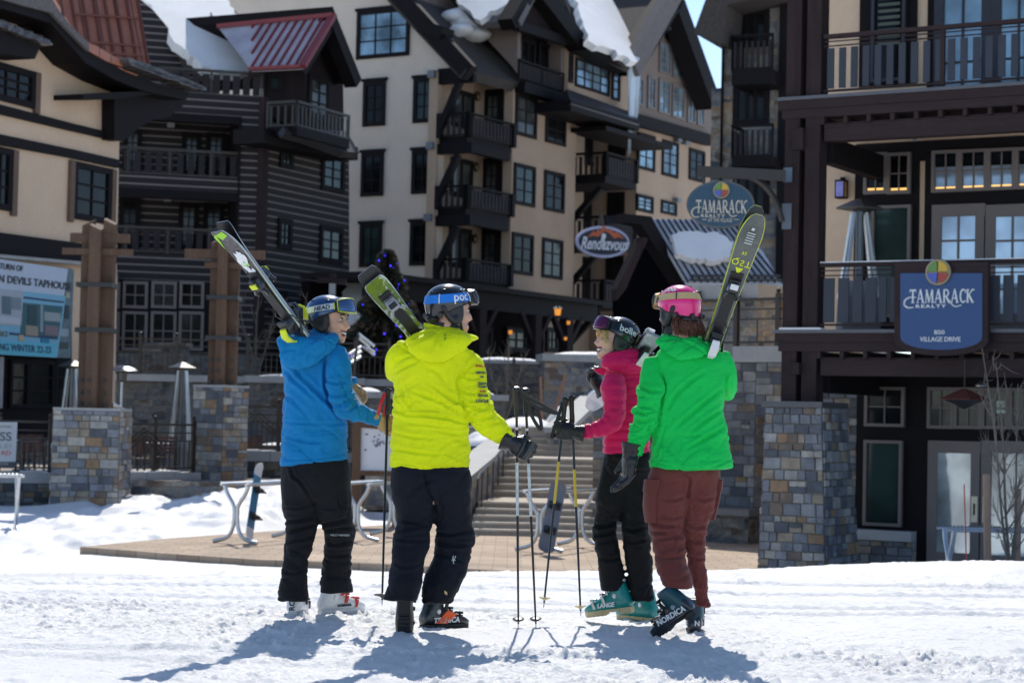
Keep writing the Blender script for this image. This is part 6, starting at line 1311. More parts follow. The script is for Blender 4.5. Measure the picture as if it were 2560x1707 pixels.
# post lamp left of the conifer
q = px(832, 700, 63); o = empty('lamp_post', (q[0], 63, 2.0), 'dark timber lamp post with a crossbar left of the conifer', 'lamp post'); mb = MB(); mb.box(q[0]-.09, q[0]+.09, 62.9, 63.1, 2.0, q[2]+.2); mb.build('post', M_timber, o); mb = MB(); mb.box(q[0]-.5, q[0]+.45, 62.95, 63.05, q[2]-.1, q[2]+.06); mb.build('crossbar', M_timber, o)
mb = MB(); mb.box(q[0]-.1, q[0]+.1, 62.85, 62.89, q[2]-.5, q[2]-.12); mb.build('lamp', M_cap, o)
# ================================================================ people
def fabric(name, col, rough=.66, sheen=.06, bump=.25, var=.08, wr=.22, ws=7.0):
    m = mat(name, col, rough, 0, var, 5.0, bump, 220.0, sheen=sheen, spec=.22)
    nt = m.node_tree; L = nt.links.new; b = nt.nodes['Principled BSDF']
    tc = N(nt, 'ShaderNodeTexCoord'); mp = N(nt, 'ShaderNodeMapping'); mp.inputs['Scale'].default_value = (1, 1, 2.3); mp.inputs['Rotation'].default_value = (.2, .45, .1); L(tc.outputs['Object'], mp.inputs[0])
    nz = N(nt, 'ShaderNodeTexNoise', Scale=ws, Detail=4.0, Roughness=.55, Distortion=1.3); L(mp.outputs[0], nz.inputs['Vector'])
    ab = N(nt, 'ShaderNodeMath', operation='PINGPONG'); L(nz.outputs[0], ab.inputs[0]); ab.inputs[1].default_value = .5
    bp = N(nt, 'ShaderNodeBump', Strength=wr, Distance=.05); L(ab.outputs[0], bp.inputs['Height'])
    old = b.inputs['Normal'].links[0].from_node if b.inputs['Normal'].links else None
    if old is not None: L(old.outputs[0], bp.inputs['Normal'])
    L(bp.outputs[0], b.inputs['Normal']); return m
SKIN = mat('skin', (.62,.36,.26), .5, var=.08, vscale=25)
M_lip = mat('lips', (.45,.16,.14), .45); M_teeth = mat('teeth', (.85,.83,.76), .3); M_eye = mat('eye_dark', (.03,.02,.015), .2); M_eyew = mat('eye_white', (.75,.73,.7), .3); M_mouth = mat('mouth_inside', (.12,.03,.03), .5)
class Tube:
    """rings of a sleeve, trunk or leg: C centre, A half width vector, B half depth vector"""
    def __init__(s, C, A, B, ex=2.0): s.C, s.A, s.B, s.ex = np.array(C), np.array(A), np.array(B), ex
    def scaled(s, k): return Tube(s.C, s.A*k, s.B*k, s.ex)
    def mesh(s, mb, n=28, cap0=.5, cap1=.5):
        th = np.linspace(0, 2*np.pi, n, endpoint=False); c, q = np.cos(th), np.sin(th)
        c = np.sign(c)*np.abs(c)**(2/s.ex); q = np.sign(q)*np.abs(q)**(2/s.ex)
        rings = [s.C[i] + np.outer(c, s.A[i]) + np.outer(q, s.B[i]) for i in range(len(s.C))]
        def capr(i, j, k):
            d = nrm(s.C[i]-s.C[j])*min(np.linalg.norm(s.A[i]), np.linalg.norm(s.B[i]))*k
            return [s.C[i] + d*h + (rings[i]-s.C[i])*w for h, w in ((.5,.87),(.87,.5),(.98,.18))]
        pre = capr(0, 1, cap0)[::-1] if cap0 else []; post = capr(-1, -2, cap1) if cap1 else []
        mb.loft([list(r) for r in pre+rings+post]); return s
def trunk(cr, rows, k=5, ex=2.3):
    """rows (xL, xR, y, Y, depth ratio[, slant]) in crop pixels: slant lowers the right edge"""
    R_ = [list(r)+[0]*(6-len(r)) for r in rows]; C, A, B = [], [], []
    for xl, xr, y, Yd, dr, sl in ctm(R_, k):
        p, q = px(*cr(xl, y-sl/2), Yd), px(*cr(xr, y+sl/2), Yd); C.append((p+q)/2); a = (q-p)/2; A.append(a); B.append(np.array([0, np.linalg.norm(a)*dr, 0]))
    return Tube(C, A, B, ex)
def limb(cr, rows, k=5, dr=.92, ex=2.0):
    """rows (x, y, r, Y) in crop pixels"""
    S = ctm(rows, k); C, A, B = [], [], []
    P = [px(*cr(x, y), Yd) for x, y, r, Yd in S]
    for i, (x, y, r, Yd) in enumerate(S):
        t = nrm(P[min(i+1, len(P)-1)]-P[max(i-1, 0)]); rw = r/cr.o[2]/FPX*Yd
        a = np.cross(t, (0, 1, 0))
        a = nrm(a) if np.linalg.norm(a) > .25 else nrm(np.cross(t, (0, .5, 1)))
        C.append(P[i]); A.append(a*rw); B.append(np.cross(a, t)*rw*dr)
    return Tube(C, A, B, ex)
def remeshed(mb, voxel, smooth=4, fac=.5):
    me = bpy.data.meshes.new('t'); me.from_pydata([list(v) for v in mb.v], [], mb.f)
    bm = bmesh.new(); bm.from_mesh(me); bmesh.ops.recalc_face_normals(bm, faces=bm.faces); bm.to_mesh(me); bm.free()
    o = bpy.data.objects.new('t', me); COL.objects.link(o)
    r = o.modifiers.new('r', 'REMESH'); r.mode = 'VOXEL'; r.voxel_size = voxel; r.adaptivity = 0
    if smooth: sm = o.modifiers.new('s', 'SMOOTH'); sm.iterations = smooth; sm.factor = fac
    dg = bpy.context.evaluated_depsgraph_get(); ev = o.evaluated_get(dg); m2 = bpy.data.meshes.new_from_object(ev)
    bpy.data.objects.remove(o); bpy.data.meshes.remove(me); return m2
def mesh_np(me):
    n = len(me.vertices); co = np.zeros(n*3); me.vertices.foreach_get('co', co); no = np.zeros(n*3); me.vertices.foreach_get('normal', no)
    return co.reshape(-1,3), no.reshape(-1,3)
def tube_param(P, tubes):
    """nearest tube: index, t along it (0..1), metres along it, angle round it"""
    best = np.full(len(P), 1e9); T = np.zeros(len(P)); S = np.zeros(len(P)); Ix = np.zeros(len(P), int); PH = np.zeros(len(P))
    for ti, tb in enumerate(tubes):
        C = tb.C; L = np.concatenate([[0], np.cumsum(np.linalg.norm(np.diff(C, axis=0), axis=1))])
        for i in range(len(C)-1):
            d = C[i+1]-C[i]; l2 = np.dot(d, d)+1e-12; t = np.clip(((P-C[i])@d)/l2, 0, 1); q = P-(C[i]+t[:,None]*d)
            a, b = tb.A[i], tb.B[i]; ra, rb = np.linalg.norm(a)+1e-9, np.linalg.norm(b)+1e-9
            qa, qb = q@(a/ra), q@(b/rb); rest = (q**2).sum(1)-qa**2-qb**2
            dist = np.sqrt((qa/ra)**2+(qb/rb)**2+np.maximum(rest, 0)/(ra*rb))
            m = dist < best; best[m] = dist[m]; T[m] = ((i+t)/(len(C)-1))[m]; S[m] = (L[i]+t*math.sqrt(l2))[m]; Ix[m] = ti; PH[m] = np.arctan2(qb, qa)[m]
    return Ix, T, S, PH
def ridge(x): return 1-np.abs(np.sin(x))**.6
def garment(name, tubes, m, parent, voxel=.0068, smooth=4, folds=(), drape=.010, diag=(0,0), quilt=None, seed=1, caps=None, fine=.0022, band=0, band_all=True, creases=()):
    mb = MB()
    for i, t in enumerate(tubes): t.mesh(mb, cap0=(caps or {}).get(i, (.5,.5))[0], cap1=(caps or {}).get(i, (.5,.5))[1])
    me = remeshed(mb, voxel, smooth)
    P, Nn = mesh_np(me); Ix, T, S, PH = tube_param(P, tubes); d = np.zeros(len(P))
    d += drape*fbm(P*np.array([7.0,7.0,3.6]), 3, seed)
    # drag folds: thin creases running along the pull of the cloth, in patches
    for k, (ax, az, fa, fc, am) in enumerate(((.80,-.60,2.6,13,1.0),(-.72,-.69,2.6,14,.8),(.97,-.22,2.2,17,.7),(.30,.95,3.0,15,.45))):
        al = P[:,0]*ax+P[:,2]*az; cr = P[:,0]*(-az)+P[:,2]*ax
        q = np.stack([al*fa+1.1*vnoise(P*2.5+k*5, seed+k), cr*fc+.9*vnoise(P*4.0+k*7, seed+3+k), P[:,1]*fc*.35+k*3.3], 1)
        n1 = vnoise(q, seed+k*5); msk = np.clip(vnoise(P*3.1+k*11, seed+9+k)*1.7+.25, 0, 1)
        d += drape*am*msk*(.55*n1 - 1.0*np.clip(1-np.abs(n1)*2.6, 0, 1)**2*.75)
    # creases bunched at elbows, knees, waist and hems
    for (ti, tc, sp, amp, lam, tilt) in folds:
        sel = (Ix == ti); w = np.exp(-((T-tc)/sp)**2)*sel
        ph = S/lam*1.25 + tilt*np.cos(PH)*.5 + .22*np.sin(2*PH+ti)
        q = np.stack([ph*2.0+1.2*vnoise(P*5.0, seed+31+ti), np.cos(PH)*1.05+5*ti, np.sin(PH)*1.05+tc*7], 1)
        n1 = vnoise(q, seed+41+ti)
        d += amp*w*(.75*n1 - .9*np.clip(1-np.abs(n1)*2.4, 0, 1)**2)
    if creases:
        uv = project(P); face = np.clip(-Nn[:,1]*1.6+.25, 0, 1)
        for cr, pts, amp, w in creases:
            pp = ctm([np.array(cr(*p)) for p in pts], 5) if len(pts) > 2 else np.array([cr(*p) for p in pts]); best = np.full(len(P), 1e9); sg = np.zeros(len(P)); tt = np.zeros(len(P))
            for i in range(len(pp)-1):
                e = pp[i+1]-pp[i]; l2 = e@e+1e-9; t = np.clip(((uv-pp[i])@e)/l2, 0, 1); r = uv-(pp[i]+t[:,None]*e); dd = np.hypot(r[:,0], r[:,1]); k_ = dd < best
                best[k_] = dd[k_]; sg[k_] = (e[0]*r[:,1]-e[1]*r[:,0])[k_]/math.sqrt(l2); tt[k_] = (i+t[k_])/(len(pp)-1)
            w_ = w/cr.o[2]; s_ = np.where(sg >= 0, best, -best); env = np.sin(np.clip(tt, .03, .97)*math.pi)**.6*np.clip(1.6-best/(w_*5), 0, 1)
            d += 1.45*amp*face*env*(-1.0*np.exp(-(s_/w_)**2) + .55*np.exp(-((s_-2.2*w_)/(1.5*w_))**2) + .35*np.exp(-((s_+2.4*w_)/(1.7*w_))**2))
    if band:
        for ti in range(len(tubes)):
            e = (T < band) if ti == 0 else (T > 1-band*1.2)
            if ti == 0 or band_all: d += np.where((Ix == ti) & e, .0045, 0)
    d += fine*fbm(P*26, 2, seed+77)
    if quilt is not None:
        lam, am = quilt
        s = np.where(Ix == 0, P[:,2]+.012*vnoise(P*3, 3)+.02*np.abs(P[:,0]-tubes[0].C[0][0]), S)
        d = d*.45 + am*(np.abs(np.sin(np.pi*s/lam))**.42-.7) + .004*fbm(P*np.array([22,22,9]), 3, seed+5)
    P2_ = P + Nn*d[:,None]
    base = np.array(worldloc(parent))
    me.vertices.foreach_set('co', (P2_-base).ravel()); me.name = name
    me.materials.clear(); me.materials.append(m)
    me.polygons.foreach_set('use_smooth', np.ones(len(me.polygons), bool)); me.update()
    o = bpy.data.objects.new(name, me); COL.objects.link(o); o.parent = parent
    return o
class HeadF:
    """head frame: origin in the middle of the helmet, y forward, z up"""
    def __init__(s, C, yaw, pitch=0.0, roll=0.0, k=1.0):
        s.C = np.asarray(C, float); s.k = k
        M = Matrix.Rotation(yaw-math.pi/2, 3, 'Z') @ Matrix.Rotation(pitch, 3, 'X') @ Matrix.Rotation(roll, 3, 'Y')
        s.M = np.array(M)
    def __call__(s, x, y, z): return s.C + s.M @ (np.array([x, y, z])*s.k)
    def vec(s, x, y, z): return s.M @ np.array([x, y, z])
def head_parts(mb, H, neck_to):
    M = H.M; k = H.k
    def e(c, r): mb.ball(H(*c), np.array(r)*k, M, 24, 16)
    e((0,.012,.0), (.080,.104,.10)); e((0,.06,-.06), (.064,.066,.085)); e((0,.052,-.118), (.053,.062,.05)); e((0,.094,-.158), (.025,.021,.022))
    e((0,.1,-.012), (.052,.024,.016))
    for s in (-1, 1):
        e((s*.036,.092,-.072), (.027,.028,.024)); e((s*.012,.122,-.092), (.008,.010,.007)); e((s*.032,.07,-.13), (.022,.04,.025))
    mb.tube([H(0,.112,-.03), H(0,.126,-.06), H(0,.140,-.089), H(0,.122,-.1)], [.008*k,.010*k,.0125*k,.006*k], 12)
    e((0,.116,-.113), (.026,.010,.0065)); e((0,.112,-.141), (.024,.012,.007))
    mb.tube([H(0,.0,-.08), H(0,-.02,-.16), np.asarray(neck_to)], [.062*k,.060*k,.07*k], 20)
def person(label, base, tubes, H, neck_to, voxel=.0055, smile=True, skin=None):
    mb = MB()
    for t, sc in tubes:
        q = t.scaled(sc*.86)
        if t.C[-1][2] < .45: q = t.scaled(sc*.64); n_ = int(len(q.C)*.86); q = Tube(q.C[:n_], q.A[:n_], q.B[:n_], q.ex)
        q.mesh(mb, 20)
    head_parts(mb, H, neck_to)
    me = remeshed(mb, voxel, 4)
    P, Nn = mesh_np(me)
    L = (P-H.C) @ H.M / H.k     # head-local
    # eye sockets and an open, smiling mouth pressed into the face
    d = np.zeros(len(P)); front = L[:,1] > .05
    for s in (-1, 1): d -= front*.008*np.exp(-(((L[:,0]-s*.032)/.017)**2+((L[:,2]+.042)/.011)**2)); d += front*.004*np.exp(-(((L[:,0]-s*.04)/.016)**2+((L[:,2]+.078)/.014)**2))
    d -= front*.013*np.exp(-((L[:,0]/.030)**4+((L[:,2]+.127-.22*np.abs(L[:,0]))/.009)**2))
    P = P + Nn*d[:,None]
    fc = np.zeros(len(me.polygons), np.int32)
    cen = np.zeros(len(me.polygons)*3); me.polygons.foreach_get('center', cen); Lc = (cen.reshape(-1,3)-H.C) @ H.M / H.k
    f2 = Lc[:,1] > .075
    yy = Lc[:,2]+.127-.25*np.abs(Lc[:,0])**1.2*1.6
    fc[f2 & (np.abs(Lc[:,0]) < .036) & (np.abs(yy) < .020)] = 1
    fc[f2 & (np.abs(Lc[:,0]) < .031) & (np.abs(yy) < .011)] = 3 if smile else 1
    base = np.asarray(base, float)
    me.vertices.foreach_set('co', (P-base).ravel()); me.name = 'person'
    # eyes, brows, teeth join the same mesh
    ex = MB()
    for s in (-1, 1):
        ex.mat(4).ball(H(s*.033,.1005,-.042), np.array([.015,.0125,.0085])*H.k, H.M, 14, 8); ex.mat(2).ball(H(s*.034,.1095,-.042), .0062*H.k, None, 10, 6)
        ex.mat(5).tube([H(s*.012,.1265,-.022), H(s*.032,.1235,-.014), H(s*.056,.106,-.022)], [.0032,.0048,.0026], 6)
        ex.mat(5).tube([H(s*.017,.1115,-.0365), H(s*.033,.1155,-.0335), H(s*.050,.103,-.040)], [.0018,.0026,.0018], 6)
    if smile: ex.mat(6).tube([H(-.026,.1015,-.1185), H(0,.1175,-.1245), H(.026,.1015,-.1185)], [.0038,.0062,.0038], 8)
    bm = bmesh.new(); bm.from_mesh(me)
    bm.faces.ensure_lookup_table()
    for f, m_ in zip(bm.faces, fc): f.material_index = int(m_); f.smooth = True
    vs = [bm.verts.new(tuple(np.array(v)-base)) for v in ex.v]
    for f, m_ in zip(ex.f, ex.m):
        try: nf = bm.faces.new([vs[i] for i in f]); nf.material_index = m_; nf.smooth = True
        except ValueError: pass
    bmesh.ops.recalc_face_normals(bm, faces=bm.faces)
    me.materials.clear(); bm.to_mesh(me); bm.free()
    for m_ in (skin or SKIN, M_lip, M_eye, M_mouth, M_eyew, M_brow, M_teeth): me.materials.append(m_)
    o = bpy.data.objects.new('person', me); COL.objects.link(o); o.location = base
    return tag(o, label, 'person', 'skiers walking together')
M_brow = mat('brow_hair', (.07,.045,.03), .7)

def helmet(par, H, mshell, mpad, vents=True, rx=.114, ry=.130, rz=.106, mvent=None):
    def rim(th):   # th measured from straight ahead
        c = math.cos(th); return .012*max(c, 0)**1.5 - .030*(1-abs(c)) - .078*max(-c, 0)**.8
    def surf(th, z, off=0.0):
        if z >= 0: q = math.sqrt(max(0, 1-(min(z, rz*.9999)/rz)**2))**.92
        else: q = 1-.10*(z/.08)**2
        return H((rx*q+off)*math.sin(th), (ry*q+off)*math.cos(th), z)
    nt_, nz = 48, 14; rings = []
    for j in range(nz+1):
        a = j/nz; r = []
        for i in range(nt_):
            th = 2*math.pi*i/nt_; zr = rim(th)
            z = rz*math.cos(a*math.pi/2*1.0) if a < .0 else None
            zt = rz*.998
            z = zr+(zt-zr)*math.sin((1-a)*math.pi/2)
            r.append(surf(th, z))
        rings.append(r)
    for sc, up in ((.955, .004), (.9, .012)):
        rings.append([H(*( (np.linalg.inv(H.M) @ (np.array(p)-H.C))/H.k*np.array([sc,sc,1])+np.array([0,0,up]) )) for p in rings[nz]])
    mb = MB(); mb.loft(rings)
    hm = mb.build('helmet', mshell, par, 60)
    mb = MB()
    for s in (-1, 1):
        pts = [(s*.098,.035,-.03), (s*.1,.03,-.075), (s*.092,.022,-.105), (s*.084,.0,-.112), (s*.09,-.04,-.085), (s*.097,-.06,-.05)]
        out = ctm(np.array([(.050,-.012),(.052,-.060),(.040,-.104),(.006,-.122),(-.030,-.108),(-.060,-.072),(-.082,-.040),(-.080,-.012),(.0,.002),(.050,-.012)]), 3)[:-1]; cy, cz = -.010, -.058
        mb.loft([[H(s*x, cy+(p[0]-cy)*k_, cz+(p[1]-cz)*k_) for p in out] for x, k_ in ((.070,.9),(.082,1.0),(.092,.97),(.098,.86),(.1005,.62),(.100,.40),(.0975,.34))])
        mb.tube([H(s*.088,.03,-.09), H(s*.075,.045,-.15), H(s*.03,.055,-.185)], .007, 6)
    mb.ball(H(0,-.095,-.085), np.array([.06,.03,.02])*H.k, H.M, 16, 8)
    sub(hm, mb.build('ear_pad', mpad, par, True))
    mb = MB()
    for s in (-1, 1):
        mb.cyl(H(s*.085,-.09,-.066), H(s*.098,-.098,-.068), .017, .014, 14)
    mb.cyl(H(0,-.118,-.07), H(0,-.135,-.075), .017, .014, 14)
    sub(hm, mb.build('adjuster_dial', M_black, par, 30))
    if vents:
        mb = MB()
        for (th, z) in ((.5,.075),(-.5,.075),(1.15,.07),(-1.15,.07),(2.2,.072),(-2.2,.072),(2.9,.06),(0.0,.088)):
            a, c_ = surf(th-.10, z, .0012), surf(th+.10, z-.004, .0012); mb.tube([a, (a+c_)/2+ (a+c_-2*H.C)*.002, c_], [.003,.0065,.003], 8)
        sub(hm, mb.build('vent', mvent or M_black, par, True))
    # moulded rim line
    mb = MB(); mb.tube([surf(2*math.pi*i/40, rim(2*math.pi*i/40)+.003, .001) for i in range(41)], .0035, 6); sub(hm, mb.build('rim_trim', mpad, par, True))
    return hm, surf
def goggles(par, H, surf, mframe, mlens, mstrap, zf=.045, zb=.012, w=.034, th0=.95, gh=.05, txt=None, tmat=None, clip=None, tth=None, flip=1, rimm=None):
    g = empty('goggles', H.C); g.parent = par; g.location = g.location - worldloc(par)
    zs = lambda th: zb + (zf-zb)*(.5+.5*math.cos(th))
    mb = MB(); ths = np.linspace(th0-.12, 2*math.pi-th0+.12, 56)
    rings = []
    for th in ths:
        z = zs(th); rings.append([surf(th, z-w/2, .002), surf(th, z-w/2, .0055), surf(th, z+w/2, .0055), surf(th, z+w/2, .002)])
    mb.loft(rings); mb.build('strap', mstrap, g, 50)
    mb = MB(); rings = []
    for th in np.linspace(-th0, th0, 25):
        q = abs(th)/th0; h = gh*(1-.38*q**4); z = zs(th); o0, o1 = .004, .046*(1-.5*q**3)
        rings.append([surf(th, z-h, o0)*.5+.5*surf(th, z, o0)+H.vec(0,0,-h*.5), surf(th, z-h*.3, o1)+H.vec(0,0,-h*.62), surf(th, z+h*.3, o1-.006)+H.vec(0,0,h*.5), surf(th, z+h*.5, o0)+H.vec(0,0,h*.4)])
    mb.loft(rings); mb.build('frame', mframe, g, 40)
    mb = MB(); rings = []
    for th in np.linspace(-th0*.9, th0*.9, 25):
        q = abs(th)/th0; h = gh*(1-.38*q**4)*.84; z = zs(th); o1 = .047*(1-.5*q**3)
        rings.append([surf(th, z-h*.3, o1)+H.vec(0,0,-h*.62), surf(th, z-h*.3, o1+.006)+H.vec(0,0,-h*.5), surf(th, z, o1+.009), surf(th, z+h*.3, o1)+H.vec(0,0,h*.5), surf(th, z+h*.3, o1-.012)+H.vec(0,0,h*.5)])
    mb.loft(rings); mb.build('lens', mlens, g, True)
    if rimm is not None:
        mb = MB(); up_, lo_ = [], []
        for th in np.linspace(-th0*.93, th0*.93, 21):
            q = abs(th)/th0; h = gh*(1-.38*q**4)*.9; z = zs(th); o1 = .049*(1-.5*q**3)
            up_.append(surf(th, z+h*.3, o1-.004)+H.vec(0,0,h*.55)); lo_.append(surf(th, z-h*.3, o1+.003)+H.vec(0,0,-h*.66))
        mb.tube(up_+lo_[::-1]+[up_[0]],   .0028, 6); mb.build('rim', rimm, g, True)
    if txt:
        mb = MB(); th_c, size = tth
        def fn(x, y, z):
            th = th_c + flip*x/.128; p = surf(th, zs(th)-w*.36+y, .0060+z); return p
        text_mb(mb, txt, fn, size, .0006, 0, .0012, 'CENTER'); mb.build('lettering', tmat, g)
    if clip is not None:
        mb = MB()
        for th in (th0+.05, 2*math.pi-th0-.05, 2.35, 2*math.pi-2.35):
            z = zs(th); mb.tube([surf(th, z-w*.55, .007), surf(th, z, .0078), surf(th, z+w*.55, .007)], .003, 6)
        mb.build('buckle', clip, g)
    return g
def glove(par, W, F, T, m, curl=(.5,.6,.4), thumb=(.5,.3), size=1.0, cuff=.07, cuffr=.05, fat=1.0, mcuff=None, name='glove', knuckle=None):
    F = nrm(F); T = nrm(np.asarray(T, float)-F*np.dot(T, F)); Pn = np.cross(F, T); W = np.asarray(W, float); s = size
    if thumb is not None and len(thumb) > 2: Pn = Pn*thumb[2]
    def L(f, t, p): return W + (F*f + T*t + Pn*p)*s
    mb = MB()
    rings = []
    for f, hw, hp in ((0,.034,.027),(.02,.042,.028),(.05,.047,.026),(.085,.048,.023),(.1,.044,.018)):
        rings.append([L(f, 0, 0) + (T*hw*math.cos(a)+Pn*hp*math.sin(a))*s*fat for a in np.linspace(0, 2*math.pi, 20, endpoint=False)])
    mb.loft(rings)
    for k, (t0, l0) in enumerate(((.036,.088),(.013,.098),(-.011,.092),(-.034,.074))):
        p = np.array([.092-.006*abs(k-1.2), t0, 0.0]); a = 0; pts = [L(*p)]; rr = [.0135*s*fat]
        pts.insert(0, L(p[0]-.03, t0*.9, 0)); rr.insert(0, .0125*s*fat)
        for j, (seg, c) in enumerate(zip((.44,.32,.24), curl)):
            a += c*(1+.10*(k-1.5)); p = p + np.array([math.cos(a), -.02*(k-1.5), math.sin(a)])*l0*seg; pts.append(L(*p)); rr.append((.0132,.0122,.0098)[j]*s*fat)
        mb.tube(pts, rr, 12); mb.ball(pts[-1], rr[-1], None, 10, 6)
        mb.ball(L(.09-.006*abs(k-1.2), t0, -.008), .0135*s*fat, None, 10, 6)
    p0 = np.array([.028,.034,.006]); pts = [L(.012,.02,.004), L(*p0)]; rr = [.014*s*fat,.016*s*fat]; a, bq = thumb[0], thumb[1]
    d = np.array([math.cos(a), math.sin(a)*.85, bq]); d /= np.linalg.norm(d); p = p0 + d*.036; pts.append(L(*p)); rr.append(.0145*s*fat)
    d = d*.9 + np.array([.25, -.3*math.sin(a), bq]); d /= np.linalg.norm(d); p = p + d*.03; pts.append(L(*p)); rr.append(.0115*s*fat)
    mb.tube(pts, rr, 12); mb.ball(pts[-1], rr[-1], None, 10, 6)
    mb.tube([L(.02,0,0), L(-.01,0,0), L(-cuff,0,0)], [.034*s, .040*s, cuffr*s], 20)
    me = remeshed(mb, .0042, 2); P, Nn = mesh_np(me)
    P = P + Nn*(.0022*fbm(P*55, 3, 4) + .0012*ridge(P[:,2]*170+3*vnoise(P*30, 3)))[:,None]
    base = np.array(worldloc(par)); me.vertices.foreach_set('co', (P-base).ravel()); me.materials.clear(); me.materials.append(m)
    me.polygons.foreach_set('use_smooth', np.ones(len(me.polygons), bool)); me.name = name
    o = bpy.data.objects.new(name, me); COL.objects.link(o); o.parent = par
    if mcuff is not None:
        mb = MB(); mb.tube([L(-.02,0,0), L(-.028,0,0), L(-.045,0,0), L(-.052,0,0)], [.043*s,.047*s,.05*s,.046*s], 18); sub(o, mb.build('wrist_strap', mcuff, par, True))
    if knuckle is not None:
        mb = MB(); mb.tube([L(.084,.045,-.02), L(.09,.0,-.026), L(.084,-.044,-.02)], [.013*s,.017*s,.013*s], 12); mb.tube([L(.055,.04,-.022), L(.058,.0,-.027), L(.055,-.04,-.022)], [.009*s,.011*s,.009*s], 10); sub(o, mb.build('knuckle_guard', knuckle, par, True))
    return o
def boot(par, O, F, U, mshell, mcuff, msole, mbuckle, words=(), wmat=None, mtop=None, accent=None, side=1, k=1.0):
    """O: middle of the sole under the heel; F towards the toe, U up the leg"""
    F = nrm(F); U = nrm(np.asarray(U, float)-F*np.dot(U, F)); S = np.cross(F, U); O = np.asarray(O, float)
    def L(f, s, u): return O + (F*f + S*s + U*u)*k
    ax = np.linspace(0, 2*math.pi, 24, endpoint=False)
    rings = []
    for f, w, h, z0 in ((-.075,.026,.06,.035),(-.07,.038,.10,.03),(-.045,.046,.15,.026),(0,.048,.165,.024),(.05,.046,.14,.024),(.1,.050,.11,.022),(.15,.053,.088,.022),(.2,.049,.070,.023),(.228,.037,.054,.026),(.238,.020,.042,.028)):
        r = []
        for a in ax:
            c, q = math.cos(a), math.sin(a); c = math.copysign(abs(c)**.72, c); q = math.copysign(abs(q)**.8, q)
            zz = z0 + (h-z0)*(q*.5+.5); taper = 1-.28*max(0, (zz-.06)/.1) if zz > .06 else 1
            r.append(L(f, w*c*taper, zz))
        rings.append(r)
    mb = MB(); mb.loft(rings); b = mb.build('boot', mshell, par, 55)
    rings = []
    for u, f0, hl, hw in ((.085,-.008,.066,.052),(.12,.0,.066,.053),(.155,.008,.062,.051),(.19,.015,.058,.048),(.205,.018,.05,.044)):
        rings.append([L(f0+hl*math.cos(a), hw*math.sin(a), u + (.03*(math.cos(a) < -.2)*(u > 1))) for a in ax])
    mb = MB(); mb.loft(rings); sub(b, mb.build('cuff', mcuff, par, 55))
    mb = MB()
    for f0, f1, w0, w1 in ((-.074,.0,.03,.036),(.10,.236,.036,.03)):
        mb.loft([[L(f, w*c, z) for c, z in ((-1,0),(1,0),(1.06,.032),(-1.06,.032))] for f, w in ((f0,w0*.8),(f0+.02,w0),((f0+f1)/2,max(w0,w1)),(f1-.02,w1),(f1,w1*.7))])
    mb.loft([[L(f, w*c, z) for c, z in ((-1,.012),(1,.012),(1,.03),(-1,.03))] for f, w in ((0,.03),(.1,.034))])
    for f_ in (-.06,-.04,-.02,.12,.145,.17,.195,.22): mb.obox(L(f_, 0, -.002), S, F, U, .027, .006, .004)
    sub(b, mb.build('sole', msole, par))
    for (f, u, w, tl) in ((.165,.088,.047,.1),(.095,.118,.047,.3),(.068,.165,.05,.8)):
        mb = MB(); mb.tube([L(f-.01, side*w, u-.035), L(f, side*w*.75, u-.004), L(f+.005, 0, u+.008), L(f, -side*w*.75, u-.004)], .0065, 6)
        mb.obox(L(f-.008, side*(w+.003), u-.028), F*.3+U, F, S, .022, .009, .006); mb.obox(L(f+.004, side*w*.62, u+.004), S, F, U, .02, .009, .007)
        sub(b, mb.build('buckle', mbuckle, par))
    mb = MB(); mb.cyl(L(.005, side*.049, .105), L(.005, side*.058, .105), .015, .013, 14); mb.cyl(L(.005, side*.058, .105), L(.005, side*.0605, .105), .008, n=12); sub(b, mb.build('pivot_bolt', M_steel, par))
    if mtop is not None:
        mb = MB(); mb.tube([L(.016+.054*math.cos(a), .046*math.sin(a), .198+.008*math.cos(a)) for a in np.linspace(0, 2*math.pi, 25)], .012, 8); sub(b, mb.build('liner', mtop, par, True))
    if accent is not None:
        mb = MB(); pl = [L(f, side*(.0535), u) for f, u in ((-.02,.04),(.06,.035),(.13,.085),(.07,.11))]; mb.prism(pl, S*side*.003); sub(b, mb.build('colour_panel', accent, par))
    for (s, f0, u0, size, where) in words:
        mb = MB()
        if where == 'side': fn = lambda x, y, z: L(f0 - (-1 if side < 0 else 1)*(-x) if False else f0+x*(1 if side > 0 else -1), side*(.0545+z), u0+y)
        else: fn = lambda x, y, z: L(-.0755-.01*0-z+(.0 if u0 < .1 else 0), (x), u0+y) if where == 'heel' else L(-.0795-z, -y+.012, u0+x)
        text_mb(mb, s, fn, size, .002, .15 if where == 'side' else 0, .0012); sub(b, mb.build('lettering', wmat, par))
    return b

